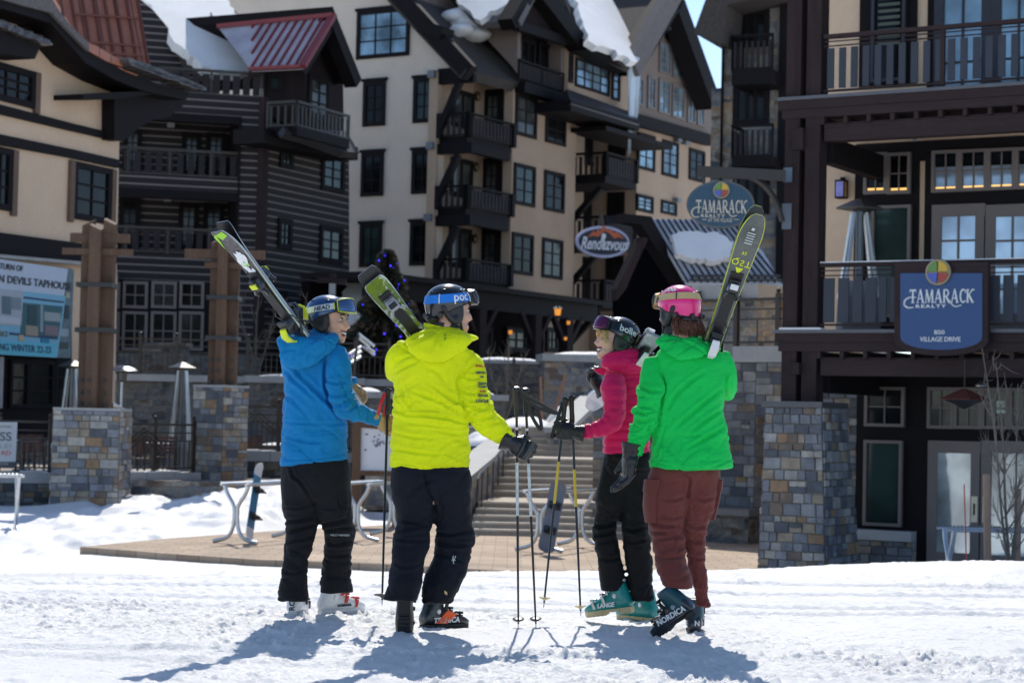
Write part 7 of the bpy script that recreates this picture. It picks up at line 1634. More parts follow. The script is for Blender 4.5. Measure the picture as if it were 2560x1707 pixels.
# ---------------------------------------------------------------- skis and poles
def ski(label, Pt, Pb, nrm_hint, mtop, mbase, medge, wid=(.124,.082,.115), rock=.055, group=None, L=None, bind=.5, mb1=None, mb2=None, marks=(), brake=True, square=False):
    """Pt the raised end, Pb the other end; nrm_hint: the way the top sheet faces"""
    Pt, Pb = np.asarray(Pt, float), np.asarray(Pb, float); A = nrm(Pb-Pt); ln = np.linalg.norm(Pb-Pt)
    Nn = nrm(np.asarray(nrm_hint, float)-A*np.dot(nrm_hint, A)); S = np.cross(A, Nn)
    def W(t):
        if t < .12: w = wid[0]*(1-(1-t/.12)**(6.0 if square else 2.4)*(.22 if square else .55))
        elif t < .55: w = wid[0]+(wid[1]-wid[0])*math.sin((t-.12)/.43*math.pi/2)**1.2
        else: w = wid[1]+(wid[2]-wid[1])*(1-math.cos((t-.55)/.45*math.pi/2))
        return w*(1 if t < .985 else .9)
    def Rk(t): return rock*max(0, (.16-t)/.16)**2.0
    def P(t, s, h): return Pt + A*(t*ln) + S*s + Nn*(h+Rk(t))
    ts = np.concatenate([np.linspace(0, .12, 10), np.linspace(.15, 1, 26)])
    mb = MB(); vs = []
    for t in ts:
        w = W(t)/2*(1 if t > 0 else (.93 if square else .62)); th = .005+.009*math.sin(min(1, max(0, t))*math.pi)**.5
        vs += [P(t,-w,0), P(t,w,0), P(t,w,th*.5), P(t,w*.93,th), P(t,-w*.93,th), P(t,-w,th*.5)]
    n = len(ts); mb.add(vs, []); b = 0
    for i in range(n-1):
        a, c = i*6, (i+1)*6
        for k, m_ in ((0,1),(1,2),(2,2),(3,0),(4,2),(5,2)):
            j = (k+1) % 6; mb.f.append([a+k, a+j, c+j, c+k]); mb.m.append(m_)
    mb.f.append([5,4,3,2,1,0]); mb.m.append(2); e = (n-1)*6; mb.f.append([e,e+1,e+2,e+3,e+4,e+5]); mb.m.append(2)
    o = mb.build('ski', [mtop, mbase, medge], None, 35, loc=(Pt+Pb)/2); tag(o, label, 'ski', group)
    m1, m2 = mb1 or M_black, mb2 or M_black
    def part(nm, m_, fn, sm=False):
        mb = MB(); fn(mb); return mb.build(nm, m_, o, sm)
    bl = bind*ln
    def Q(d, s, h): return P((bl+d)/ln, s, h)
    def ob(mb, d, s, h, hd, hs, hh): mb.obox(Q(d, s, h), A, S, Nn, hd, hs, hh)
    part('binding_plate', M_black, lambda mb: (ob(mb, 0, 0, .019, .21, .030, .006), ob(mb, -.2, 0, .018, .05, .035, .008)))
    def toe(mb):
        ob(mb, -.175, 0, .040, .04, .030, .016); mb.loft([[Q(d, s*w, h) for s, h in ((-1,.026),(1,.026),(.8,hh),(-.8,hh))] for d, w, hh in ((-.215,.016,.04),(-.19,.032,.068),(-.15,.036,.072),(-.13,.03,.05))])
        for s in (-1, 1): mb.tube([Q(-.14, s*.026, .05), Q(-.115, s*.042, .052), Q(-.1, s*.034, .045)], [.012,.011,.008], 8)
    tp = part('toe_piece', m1, toe, 40)
    mb = MB(); ob(mb, -.185, 0, .0735, .016, .022, .004); sub(tp, mb.build('toe_cover', m2, o))
    def heel(mb):
        mb.loft([[Q(d, s*w, h) for s, h in ((-1,.022),(1,.022),(.75,hh),(-.75,hh))] for d, w, hh in ((.12,.030,.045),(.145,.036,.085),(.175,.034,.1),(.215,.028,.06),(.25,.02,.034))])
        ob(mb, .118, 0, .075, .016, .030, .008)
    hp = part('heel_piece', m1, heel, 40)
    mb = MB(); mb.loft([[Q(d, s*w, h) for s, h in ((-1,h0),(1,h0),(1,h0+.012),(-1,h0+.012))] for d, w, h0 in ((.14,.02,.092),(.18,.024,.112),(.23,.022,.1),(.262,.014,.07))]); sub(hp, mb.build('heel_lever', m2, o))
    if brake:
        for s in (-1, 1):
            mb = MB(); mb.tube([Q(.06, s*.03, .03), Q(.09, s*.052, .03), Q(.16, s*.056, .0), Q(.205, s*.056, -.03)], .0032, 6); mb.tube([Q(.19, s*.056, -.018), Q(.225, s*.058, -.045)], [.007,.009], 8); mb.build('brake_arm', m1, o, True)
    for (nm, m_, poly) in marks:
        mb = MB()
        for pl in poly: mb.prism([P(t, s*W(t)/2, .0142*(math.sin(min(1,max(0,t))*math.pi)**.5)+.0052-.004*0) for t, s in pl], Nn*.0012)
        mb.build(nm, m_, o)
    o['_'] = 0; del o['_']
    return o, P, W, Nn
def pole(label, G, Tp, mshaft, mgrip, mstrap, group=None, strap=None, bands=(), basket=.05, mb_=None, bank=None):
    G, Tp = np.asarray(G, float), np.asarray(Tp, float); A = nrm(Tp-G); ln = np.linalg.norm(Tp-G)
    o = empty('ski_pole', Tp, label, 'ski pole', group)
    mb = MB(); mb.tube([G+A*.13, G+A*(ln*.6), G+A*(ln-.03)], [.0075,.0075,.0055], 10); mb.build('shaft', mshaft, o, True)
    mb = MB(); S = nrm(np.cross(A, (0,1,0)))
    mb.tube([G+A*h for h in (-.012,-.004,.008,.02,.05,.08,.11,.14,.155)], [.012,.02,.022,.016,.0155,.0145,.0155,.015,.011], 14); mb.ball(G+S*.012, (.018,.012,.01), None, 10, 6); mb.build('grip', mgrip, o, True)
    mb = MB()
    mb.lathe(G+A*(ln-.055), [(.008,-.012),(.014,-.006),(basket*.9,0),(basket,.004),(basket*.9,.007),(.01,.008)], 18, -A); mb.build('basket', mb_ or M_black, o, 40)
    mb = MB(); mb.cyl(G+A*(ln-.045), Tp, .006, .0025, 8); mb.build('tip', M_steel, o)
    if strap is not None:
        mb = MB()
        for pts in strap:
            pts = ctm([np.asarray(p, float) for p in pts], 6); rings = []
            for i, p in enumerate(pts):
                t = nrm(pts[min(i+1, len(pts)-1)]-pts[max(i-1, 0)]); a = nrm(np.cross(t, (.25,1,.2))); c_ = np.cross(t, a); rings.append([p-a*.010-c_*.0015, p+a*.010-c_*.0015, p+a*.010+c_*.0015, p-a*.010+c_*.0015])
            mb.loft(rings)
        mb.build('strap', mstrap, o)
    for a0, a1, m_ in bands:
        mb = MB(); mb.cyl(G+A*(ln*a0), G+A*(ln*a1), .0082, n=10); mb.build('shaft_band', m_, o)
    return o
# ================================================================ the four skiers
M_jblue = fabric('blue_shell', (.002,.205,.49)); M_jyel = fabric('lime_shell', (.80,.88,.002)); M_jpink = fabric('pink_down', (.68,.004,.105), .42, .15); M_jgreen = fabric('green_shell', (.001,.57,.085))
M_pblk = fabric('charcoal_trouser', (.010,.010,.012), .75, .04); M_pnavy = fabric('navy_trouser', (.006,.007,.013), .7, .04); M_pblk2 = fabric('black_softshell', (.004,.004,.005), .65, .03); M_pmar = fabric('maroon_trouser', (.15,.036,.028), .7, .15)
M_gtan = mat('tan_leather', (.47,.30,.14), .6, var=.25, vscale=18, bump=.3, bscale=90); M_gblk = mat('black_leather', (.010,.010,.011), .34, var=.2, bump=.25, bscale=70)
M_hblue = mat('blue_helmet_shell', (.006,.05,.17), .28, coat=.5, var=.04); M_hblk = mat('black_helmet_shell', (.006,.007,.009), .22, coat=.6, var=.05); M_hpink = mat('pink_helmet_shell', (.80,.010,.20), .25, coat=.5, var=.04)
M_pad = mat('black_pad', (.009,.009,.010), .5, bump=.2); M_white = mat('white_paint', (.78,.78,.76), .45, var=.05); M_sgrey = mat('pale_strap', (.58,.62,.62), .6, var=.05); M_sblue = mat('bright_blue_strap', (.01,.20,.68), .5, var=.05); M_stan = mat('tan_strap', (.60,.44,.20), .6, var=.08)
M_neon = mat('neon_yellow', (.72,.80,.02), .45, var=.05); M_lensb = mat('mirror_lens_blue', (.10,.16,.28), .08, .75, var=.1); M_lensp = mat('mirror_lens_purple', (.16,.03,.09), .08, .7, var=.1); M_lensd = mat('dark_lens', (.03,.03,.035), .08, .5)
M_fblk = mat('black_frame', (.012,.012,.012), .35); M_brass = mat('gold_frame', (.45,.30,.12), .35, .6)
M_red = mat('red_plastic', (.55,.02,.015), .4); M_orange = mat('orange_plastic', (.85,.10,.01), .4, var=.05); M_teal = mat('teal_plastic', (.0,.22,.20), .32, var=.08, coat=.3); M_wboot = mat('white_boot_plastic', (.72,.73,.74), .35, var=.04, coat=.3); M_bboot = mat('black_boot_plastic', (.010,.011,.013), .28, coat=.4, var=.1); M_nboot = mat('navy_boot_plastic', (.012,.018,.030), .3, coat=.3, var=.1); M_dteal = mat('dark_teal_plastic', (.008,.06,.075), .35, var=.08)
M_cream = mat('cream_rubber', (.52,.43,.24), .65, var=.15); M_bsole = mat('black_rubber', (.015,.015,.016), .6, var=.3); M_blond = mat('blond_hair', (.66,.44,.20), .5, var=.3, vscale=30); M_brown = mat('brown_hair', (.11,.04,.018), .45, var=.35, vscale=30); M_ink = mat('dark_ink', (.012,.02,.05), .5)

def collar(par, cr, rows, mt, thick=.014, name='collar'):
    """rows bottom to top (xL, xR, y, Y, dr, slant): a standing collar open at the top"""
    t = trunk(cr, rows, 3, 2.0); th = np.linspace(0, 2*np.pi, 28, endpoint=False); rings = []
    for i in range(len(t.C)): rings.append([t.C[i]+math.cos(a)*t.A[i]+math.sin(a)*t.B[i] for a in th])
    for i in range(len(t.C)-1, -1, -1):
        k = 1-thick/np.linalg.norm(t.A[i]); k2 = 1-thick/np.linalg.norm(t.B[i]); rings.append([t.C[i]+math.cos(a)*t.A[i]*k+math.sin(a)*t.B[i]*k2 for a in th])
    mb = MB(); mb.loft(rings); return mb.build(name, mt, par, 60)
def hairs(par, mt, roots, n, r=.0035, seed=3, name='hair'):
    rr = np.random.RandomState(seed); mb = MB()
    for k in range(n):
        i = rr.randint(len(roots)); a = [np.asarray(p, float)+rr.normal(0, .008, 3) for p in roots[i]]; a = ctm(a, 4); a = a + (rr.normal(0, .004, a.shape)); mb.tube(list(a), [r*(1-.65*j/len(a)) for j in range(len(a))], 5)
    return mb.build(name, mt, par, True)

GP = Plane((0,0,-.012), (0,0,1))   # trampled snow under the boots
def CRS(cr, rows): return [(cr, pts, amp, w) for pts, amp, w in rows]
CY = CRS(P2, [([(350,1000),(420,1030),(560,1040),(700,1060),(830,1090)],.014,9),([(470,880),(600,930),(700,970),(840,1050)],.010,10),([(600,840),(680,900),(780,960),(850,1030)],.011,10),([(870,690),(800,770),(770,820),(780,880),(790,950),(830,1050)],.014,9),([(360,760),(430,720),(500,690)],.009,9),([(350,700),(420,660),(460,650)],.009,9),([(400,850),(430,950),(470,1000)],.008,10),
  ([(340,1150),(480,1180),(620,1190)],.006,9),([(330,1250),(500,1280),(700,1300)],.006,9),([(600,1130),(760,1160),(840,1150)],.007,9),([(800,960),(880,990),(960,1000)],.013,9),([(850,1060),(930,1060),(1010,1040)],.011,9),([(900,1120),(980,1100),(1050,1080)],.009,8),([(960,1180),(1030,1160),(1090,1130)],.008,8),([(560,720),(640,760),(690,830)],.007,11),([(325,1345),(500,1372),(700,1378),(845,1348)],.005,6),([(420,1090),(560,1100),(700,1120)],.006,8),([(360,900),(400,960),(420,1000)],.007,9),([(800,780),(860,800),(930,790)],.007,9),([(790,870),(860,900),(950,880)],.008,9)])
CB = CRS(P1, [([(505,930),(560,990),(640,1060),(720,1130)],.010,10),([(560,900),(620,980),(700,1060),(790,1150),(870,1260)],.012,11),([(500,1090),(560,1120),(650,1200)],.008,10),([(500,1260),(650,1270),(800,1275),(895,1270)],.006,7),([(800,830),(770,900),(765,1000),(780,1090),(800,1160),(870,1230)],.014,9),([(775,1080),(840,1100),(910,1090)],.011,9),([(800,1150),(870,1160),(930,1110)],.013,9),([(850,1190),(920,1190),(980,1140)],.010,8),([(770,1000),(830,1020),(900,1010)],.008,9),([(1040,1180),(1032,1225),(1020,1270)],.006,6),([(490,1490),(700,1490),(905,1450)],.005,6),([(520,1350),(660,1380),(780,1380)],.006,10),([(940,1150),(975,1190),(985,1235)],.007,8)])
CG = CRS(P3, [([(870,700),(895,760),(905,820),(880,900),(870,980),(850,1060)],.014,9),([(690,970),(760,990),(860,960)],.014,9),([(680,1030),(760,1050),(850,1010)],.012,9),([(650,1110),(700,1110),(760,1080)],.009,8),([(640,1170),(690,1172),(745,1150)],.008,8),([(1320,800),(1200,900),(1080,1000),(960,1100)],.011,12),([(1310,960),(1200,1030),(1080,1120)],.010,11),([(1330,1080),(1200,1160),(1060,1230)],.009,11),([(1180,700),(1090,760),(980,860),(920,960)],.010,12),([(900,1080),(860,1200),(830,1300)],.007,10),([(800,1320),(980,1365),(1190,1375),(1370,1310)],.006,7),([(720,800),(790,830),(870,830)],.009,10),([(1340,700),(1320,790),(1330,880)],.010,9)])
CTY = CRS(P4, [([(1110,560),(1200,580),(1330,600)],.012,11),([(1070,650),(1150,640),(1290,620)],.012,11),([(1075,700),(1180,720),(1340,720)],.009,11),([(1200,380),(1300,300),(1390,230)],.008,14),([(1400,660),(1520,680),(1680,650)],.014,11),([(1410,740),(1540,760),(1690,760)],.011,11),([(1390,830),(1500,850),(1660,900)],.009,11),([(1320,160),(1340,300),(1392,430),(1395,520)],.010,10),([(1080,900),(1180,930),(1300,900)],.006,12),([(1420,300),(1450,450),(1440,580)],.006,14)])
CTB = CRS(P4, [([(210,460),(340,470),(450,440)],.007,8),([(205,560),(300,570),(470,540)],.014,11),([(240,650),(330,640),(480,600)],.014,11),([(240,740),(330,720),(460,690)],.010,11),([(510,600),(600,590),(720,560)],.014,11),([(530,650),(620,640),(770,620)],.012,10),([(530,740),(640,760),(750,720)],.011,11),([(520,830),(640,850),(750,830)],.008,11),([(270,140),(290,220),(350,270),(460,440)],.012,10),([(500,470),(600,480),(650,470)],.006,7),([(640,360),(660,450),(740,470)],.006,7),([(200,960),(300,980),(410,940)],.007,10)])
CTP = CRS(P5, [([(800,640),(880,650),(970,620)],.014,11),([(800,720),(880,710),(970,690)],.012,11),([(1010,660),(1100,680),(1200,650)],.012,11),([(1020,760),(1110,770),(1210,740)],.010,11),([(830,880),(910,900),(1010,880)],.007,11),([(1000,500),(960,560),(900,590)],.008,11)])
CTG = CRS(P5, [([(1210,690),(1300,700),(1440,720)],.016,11),([(1230,770),(1330,740),(1460,730)],.012,11),([(1190,600),(1300,640),(1470,650)],.011,11),([(1480,620),(1560,660),(1640,650)],.012,11),([(1490,740),(1560,770),(1640,760)],.010,11),([(1475,240),(1520,300),(1512,380),(1490,480)],.011,10),([(1300,440),(1400,450),(1500,420)],.008,11),([(1560,420),(1620,450),(1710,430)],.008,11),([(1250,870),(1350,890),(1490,860)],.008,11),([(1530,880),(1590,900),(1640,880)],.007,10),([(1300,560),(1380,590),(1480,570)],.008,10)])
# ---- person in blue ------------------------------------------------------------------
Yb = 11.7
tB = trunk(P1, [(488,908,1505,Yb,.62,-45),(493,907,1400,Yb,.64,-35),(497,899,1300,Yb,.64),(503,890,1200,Yb,.64),(508,885,1100,Yb,.64),(504,888,1000,Yb,.64),(498,895,920,Yb,.62),(490,900,860,Yb,.58),(500,890,810,Yb,.52),(545,860,765,Yb,.45),(630,840,725,Yb,.42)])
aB = limb(P1, [(835,815,60,Yb-.09),(850,910,78,Yb-.14),(856,1010,82,Yb-.16),(868,1095,84,Yb-.16),(905,1160,74,Yb-.15),(975,1203,64,Yb-.13),(1045,1232,56,Yb-.1),(1092,1250,52,Yb-.08)])
lB = limb(P1, [(560,830,60,Yb+.1),(700,960,62,Yb+.28),(800,1010,60,Yb+.36),(870,1008,54,Yb+.32),(935,1025,44,Yb+.3)])
lgB1 = trunk(P4, [(205,470,120,Yb,.95),(192,490,250,Yb,.9),(196,500,360,Yb,.85),(203,505,450,Yb,.85),(216,505,520,Yb,.85),(234,498,590,Yb,.85),(231,480,680,Yb,.85),(214,455,780,Yb-.02,.85),(204,425,880,Yb-.04,.85),(187,414,980,Yb-.05,.85),(172,412,1090,Yb-.05,.85),(170,410,1188,Yb-.05,.85)])
lgB2 = trunk(P4, [(450,735,120,Yb,.95),(440,745,250,Yb,.9),(445,750,360,Yb,.85),(455,753,450,Yb,.85),(480,758,520,Yb,.85),(512,768,590,Yb+.02,.85),(524,779,660,Yb+.04,.85),(527,768,740,Yb+.06,.85),(521,755,830,Yb+.08,.85),(511,761,900,Yb+.09,.85),(504,746,1000,Yb+.1,.85),(503,761,1128,Yb+.1,.85)])
hpB = trunk(P4, [(225,705,40,Yb,.52),(194,736,140,Yb,.58),(193,745,250,Yb,.62),(198,748,350,Yb,.56),(215,740,410,Yb,.44)])
HB = HeadF(px(*P1(777,594), Yb), R(-19), R(2), 0, 1.0)
baseB = px(*P4(450,1320), Yb); baseB[2] = gz(baseB[0], Yb)
PB = person('person in blue jacket and blue helmet with a white goggle strap, facing the lime jacket', baseB, [(tB,.72),(aB,.62),(lB,.6),(lgB1,.72),(lgB2,.72),(hpB,.75)], HB, HB(0,-.04,-.25))
jB = garment('jacket', [tB, aB, lB], M_jblue, PB, band=.035, creases=CB, folds=[(0,.12,.14,.008,.10,.9),(1,.45,.22,.018,.075,.9),(1,.88,.16,.010,.06,.4)], seed=3, caps={0:(.12,.3),1:(.3,.25)}, drape=.013)
hdB = trunk(P1, [(560,850,712,Yb-.05,.5),(480,862,735,Yb-.10,.42),(466,858,775,Yb-.13,.36),(472,830,825,Yb-.15,.3),(486,772,868,Yb-.16,.26),(515,725,905,Yb-.165,.22),(570,655,936,Yb-.17,.2)], 5, 2.1)
sub(jB, garment('hood', [hdB], M_jblue, PB, .0075, 3, seed=13, drape=.012, folds=[(0,.45,.3,.010,.09,1.2)], caps={0:(.3,.2)}))
collar(PB, P1, [(640,880,775,Yb,.75,0),(660,868,735,Yb,.78,10),(690,850,700,Yb,.8,26)], M_jblue)
trB_ = garment('trousers', [hpB, lgB1, lgB2], M_pblk, PB, band=.06, creases=CTB, folds=[(1,.55,.22,.008,.075,.8),(1,.85,.12,.006,.06,.4),(2,.55,.22,.008,.075,-.8),(2,.85,.12,.010,.06,.4)], seed=5, caps={0:(.2,.1),1:(.1,.12),2:(.1,.12)})
hm, sf = helmet(PB, HB, M_hblue, M_pad)
goggles(PB, HB, sf, M_fblk, M_lensb, M_sgrey, .040, .004, .036, .80, .052, 'HEAD', M_ink, M_neon, (1.42, .036), -1, M_neon)
glove(PB, px(*P1(1100,1252), Yb-.07), (.78,.2,-.5), (.35,.2,.9), M_gtan, (.75,.9,.6), (.9,.5), 1.0, .045, .046, 1.05)
glove(PB, px(*P1(925,1040), Yb+.3), (.62,.1,-.62), (.5,-.5,.5), M_gtan, (.7,.8,.5), (.7,.5), .95, .04, .045, 1.05)
boot(PB, GP.hit(*P4(303,1324))+np.array([0,.03,0]), (.12,.98,.0), ZU, M_wboot, M_wboot, M_wboot, M_fblk, [('RO', .0, .042, .046, 'heelv')], M_ink, side=1)
boot(PB, GP.hit(*P4(582,1302)), (.80,.60,.03), ZU, M_wboot, M_wboot, M_wboot, M_red, [('ROSSIGNOL', .02, .05, .018, 'side')], M_ink, side=1, accent=None)
# ---- person in lime ------------------------------------------------------------------
Yy = 11.06
tY = trunk(P2, [(321,849,1372,Yy,.58),(322,847,1300,Yy,.60),(334,841,1180,Yy,.60),(345,842,1060,Yy,.60),(350,834,950,Yy,.60),(350,815,850,Yy,.60),(345,832,750,Yy,.58),(352,852,680,Yy,.54),(385,850,625,Yy,.48),(450,815,575,Yy,.42),(520,780,530,Yy,.42),(565,765,495,Yy,.45)])
aY = limb(P2, [(815,645,66,Yy),(858,730,92,Yy),(876,850,97,Yy-.01),(894,960,96,Yy-.02),(932,1042,90,Yy-.01),(1000,1112,80,Yy+.01),(1060,1166,66,Yy+.02),(1100,1203,58,Yy+.03)])
lY = limb(P2, [(430,605,75,Yy),(376,665,80,Yy),(368,735,74,Yy+.06),(390,785,62,Yy+.24),(450,740,52,Yy+.42),(520,690,46,Yy+.5)])
hpY = trunk(P4, [(1110,1640,60,Yy,.48),(1062,1682,165,Yy,.56),(1056,1692,250,Yy,.60),(1062,1690,340,Yy,.54),(1085,1675,410,Yy,.42)])
lgY1 = trunk(P4, [(1075,1380,140,Yy,.95),(1058,1400,260,Yy,.9),(1064,1408,370,Yy,.85),(1082,1404,460,Yy,.85),(1100,1396,545,Yy,.85),(1096,1384,600,Yy,.85),(1070,1372,660,Yy-.02,.85),(1060,1364,740,Yy-.04,.85),(1058,1330,860,Yy-.08,.85),(1052,1310,980,Yy-.1,.85),(1040,1300,1060,Yy-.12,.85),(1010,1275,1140,Yy-.12,.8),(985,1262,1185,Yy-.12,.75)])
lgY2 = trunk(P4, [(1360,1680,140,Yy,.95),(1350,1691,260,Yy,.9),(1362,1690,370,Yy,.85),(1380,1690,460,Yy+.02,.85),(1394,1690,545,Yy+.04,.85),(1400,1692,610,Yy+.05,.85),(1404,1706,690,Yy+.07,.85),(1400,1704,750,Yy+.07,.85),(1383,1690,860,Yy+.06,.85),(1338,1662,970,Yy+.05,.85),(1306,1618,1070,Yy+.04,.85),(1304,1572,1150,Yy+.04,.85),(1308,1545,1205,Yy+.04,.85)])
HY = HeadF(px(*P2(703,308), Yy), R(29), R(3), 0, 1.02)
baseY = px(*P4(1350,1430), Yy); baseY[2] = gz(baseY[0], Yy)
PY = person('person in lime yellow jacket and black helmet with bright blue strap, seen from behind', baseY, [(tY,.72),(aY,.62),(lY,.6),(lgY1,.72),(lgY2,.72),(hpY,.75)], HY, HY(0,-.06,-.25))
jY = garment('jacket', [tY, aY, lY], M_jyel, PY, band=.035, creases=CY, folds=[(0,.08,.10,.010,.07,.9),(0,.32,.09,.014,.06,1.2),(1,.48,.20,.018,.075,.9),(1,.9,.16,.009,.06,.4)], seed=23, caps={0:(.12,.3),1:(.3,.25)}, drape=.013)
hdY = trunk(P2, [(560,775,470,Yy-.02,.7),(480,838,515,Yy-.08,.42),(430,860,552,Yy-.10,.36),(438,845,590,Yy-.12,.3),(462,800,632,Yy-.14,.24),(510,740,668,Yy-.15,.2),(570,685,694,Yy-.155,.18)], 5, 2.1)
sub(jY, garment('hood', [hdY], M_jyel, PY, .0075, 3, seed=33, drape=.012, folds=[(0,.4,.3,.010,.09,1.2)], caps={0:(.3,.2)}))
collar(PY, P2, [(545,860,545,Yy+.01,.7,30),(545,905,505,Yy+.03,.72,70),(548,890,478,Yy+.04,.72,85)], M_jyel)
collar(PY, P2, [(575,815,510,Yy,.72,10),(572,806,470,Yy+.01,.74,30),(580,800,440,Yy+.01,.76,36)], M_pad, name='neck_warmer')
trY_ = garment('trousers', [hpY, lgY1, lgY2], M_pnavy, PY, creases=CTY, folds=[(1,.55,.24,.006,.085,.8),(2,.6,.24,.009,.075,-.8),(2,.93,.10,.007,.06,.4)], seed=25, caps={0:(.2,.1),1:(.1,.1),2:(.1,.12)})
hm, sf = helmet(PY, HY, M_hblk, M_gblk, mvent=M_fblk)
goggles(PY, HY, sf, M_fblk, M_lensd, M_sblue, .034, .018, .046, .75, .05, 'poc', M_white, M_white, (1.36, .064), -1)
glove(PY, px(*P2(1122,1222), Yy+.03), (.86,-.02,-.38), (.36,.10,.92), M_gblk, (.95,1.1,.7), (.9,.6,-1), 1.12, .05, .058, 1.12, M_fblk, knuckle=M_bboot)
glove(PY, px(*P2(530,680), Yy+.5), (.3,.5,.6), (-.8,.4,.2), M_gblk, (.8,.9,.5), (.8,.5), 1.0, .04, .05)
boot(PY, px(*P4(1162,1190), Yy-.10)+np.array([0,-.0,0]), (.0,.30,-.95), (0,.95,.30), M_bboot, M_bboot, M_bsole, M_fblk, (), M_white, side=1)
boot(PY, GP.hit(*P4(1385,1422)), (.80,.60,.0), (-.12,-.05,1), M_bboot, M_bboot, M_bsole, M_fblk, [('TECNICA', -.03, .042, .042, 'side')], M_white, side=1, accent=M_orange)
# sleeve patches
def on_tube(tb, i, ang, out=.014):
    return tb.C[i]+(tb.A[i]*math.cos(ang)+tb.B[i]*math.sin(ang))*(1+out/np.linalg.norm(tb.A[i]))
def sleeve_text(par, s, q0, size, m, dz):
    """small lettering printed on the outside of the lime sleeve, level with photo row q0 of crop P2"""
    mb = MB()
    def fn(x, y, z):
        u, v = P2(q0[0]+x*1175, q0[1]-y*1175); p = px(u, v, Yy)
        j = int(np.argmin(np.abs(aY.C[:14,2]-p[2]))); C = aY.C[j]; ra = np.linalg.norm(aY.A[j]); rb = np.linalg.norm(aY.B[j])
        c = max(-.97, min(.97, (p[0]-C[0])/ra)); return np.array([p[0], C[1]-(rb*math.sqrt(1-c*c)+.012+z), p[2]])
    text_mb(mb, s, fn, size, .001, 0, .001); return sub(jY, mb.build('sleeve_lettering', m, par))
M_inkg = mat('ink_navy', (.03,.05,.09), .6); M_inkr = mat('ink_red', (.6,.06,.03), .6); M_inkb = mat('ink_blue', (.02,.2,.5), .6)
for s, q0, sz_, m_ in (('Scarpa', (888,724), .020, M_inkr), ('VERTEX', (888,770), .016, M_inkg), ('Mc', (918,795), .016, M_inkg), ('Sunny', (905,840), .022, M_inkg), ('Crest', (905,860), .020, M_inkg), ('zobl', (915,888), .018, M_inkr), ('Eurodrip', (905,918), .020, M_inkg), ('LCICLE', (890,955), .022, M_inkg)):
    sleeve_text(PY, s, q0, sz_, m_, 0)
from mathutils.bvhtree import BVHTree
def on_surface(o):
    base = np.array(worldloc(o)); me = o.data; t = BVHTree.FromPolygons([tuple(np.array(v.co)+base) for v in me.vertices], [tuple(p.vertices) for p in me.polygons])
    def fn(u, v, h):
        d = ray(u, v); d = d/np.linalg.norm(d); hit = t.ray_cast(Vector(CP), Vector(d)); L = hit[3] if hit[0] is not None else 11.0
        return CP + d*(L-.004-h)
    return fn
def stitched(o, s, cr, x0, y0, w, rise, m, ang=0.0, par=None):
    '''small lettering sewn on cloth, from crop point (x0, y0), w wide'''
    q = MB(); text_mb(q, s, lambda x, y, z: (x, y, z), 1.0, .02, 0, .01); V = np.array(q.v); k = w/(V[:,0].max()-V[:,0].min()); S_ = on_surface(o); mb = MB(); c_, s_ = math.cos(ang), math.sin(ang)
    mb.add([S_(*cr(x0+(p[0]*c_-p[1]*s_)*k, y0-(p[0]*s_+p[1]*c_)*k+rise*p[0]*k), p[2]*.05) for p in q.v], q.f); return sub(o, mb.build('stitched_lettering', m, par))
stitched(trB_, 'HELLY HANSEN', P4, 582, 686, 150, .02, M_sgrey, par=PB)
S_ = on_surface(trY_); mb = MB()
for a, b_ in (((1548,842),(1540,868)),((1565,845),(1556,868)),((1540,868),(1552,905)),((1556,868),(1545,900)),((1550,860),(1548,890)),((1535,880),(1548,872)),((1562,880),(1550,872))):
    p, q = S_(*P4(*a), 0), S_(*P4(*b_), 0); mb.cyl(p, q, .0028, .0018, 6)
sub(trY_, mb.build('spider_emblem', M_sgrey, PY))
mb = MB(); mb.prism([S_(*P4(x, y), .001) for x, y in ((1478,1112),(1500,1130),(1498,1152),(1477,1136))], (0,-.002,0)); sub(trY_, mb.build('hem_tag', M_stan, PY))
stitched([c for c in jY.children if c.name.startswith('hood')][0], 'TERNY', P2, 692, 552, 46, 0, mat('green_thread', (.03,.25,.05), .6), math.pi/2, PY)
# ---- person in pink ------------------------------------------------------------------
Yp = 11.85
tP = trunk(P3, [(468,800,1268,Yp,.62),(470,800,1200,Yp,.62),(478,805,1120,Yp,.64),(492,815,1040,Yp,.64),(505,830,950,Yp,.64),(502,838,860,Yp,.64),(488,838,780,Yp,.62),(478,825,720,Yp,.56),(495,800,665,Yp,.5),(520,770,620,Yp,.45)])
aP = limb(P3, [(545,735,72,Yp-.12),(540,820,93,Yp-.15),(548,915,82,Yp-.17),(551,995,78,Yp-.18),(522,1055,72,Yp-.18),(462,1088,62,Yp-.17),(380,1108,55,Yp-.16),(285,1130,48,Yp-.15)])
rP = limb(P3, [(720,740,70,Yp+.12),(600,860,66,Yp+.3),(500,840,55,Yp+.36),(450,810,46,Yp+.36)])
hpP = trunk(P5, [(910,1205,40,Yp,.5),(868,1234,120,Yp,.6),(848,1235,220,Yp,.64),(834,1228,330,Yp,.56),(845,1215,400,Yp,.44)])
lgP1 = trunk(P5, [(868,1050,120,Yp,.95),(846,1055,230,Yp,.9),(830,1050,340,Yp,.88),(820,1040,420,Yp,.85),(808,1022,510,Yp,.85),(796,985,610,Yp+.02,.85),(790,978,680,Yp+.03,.85),(804,985,760,Yp+.03,.85),(820,1005,860,Yp+.02,.85),(830,1025,960,Yp+.02,.85),(840,1040,1050,Yp+.02,.85),(850,1052,1132,Yp+.02,.85)])
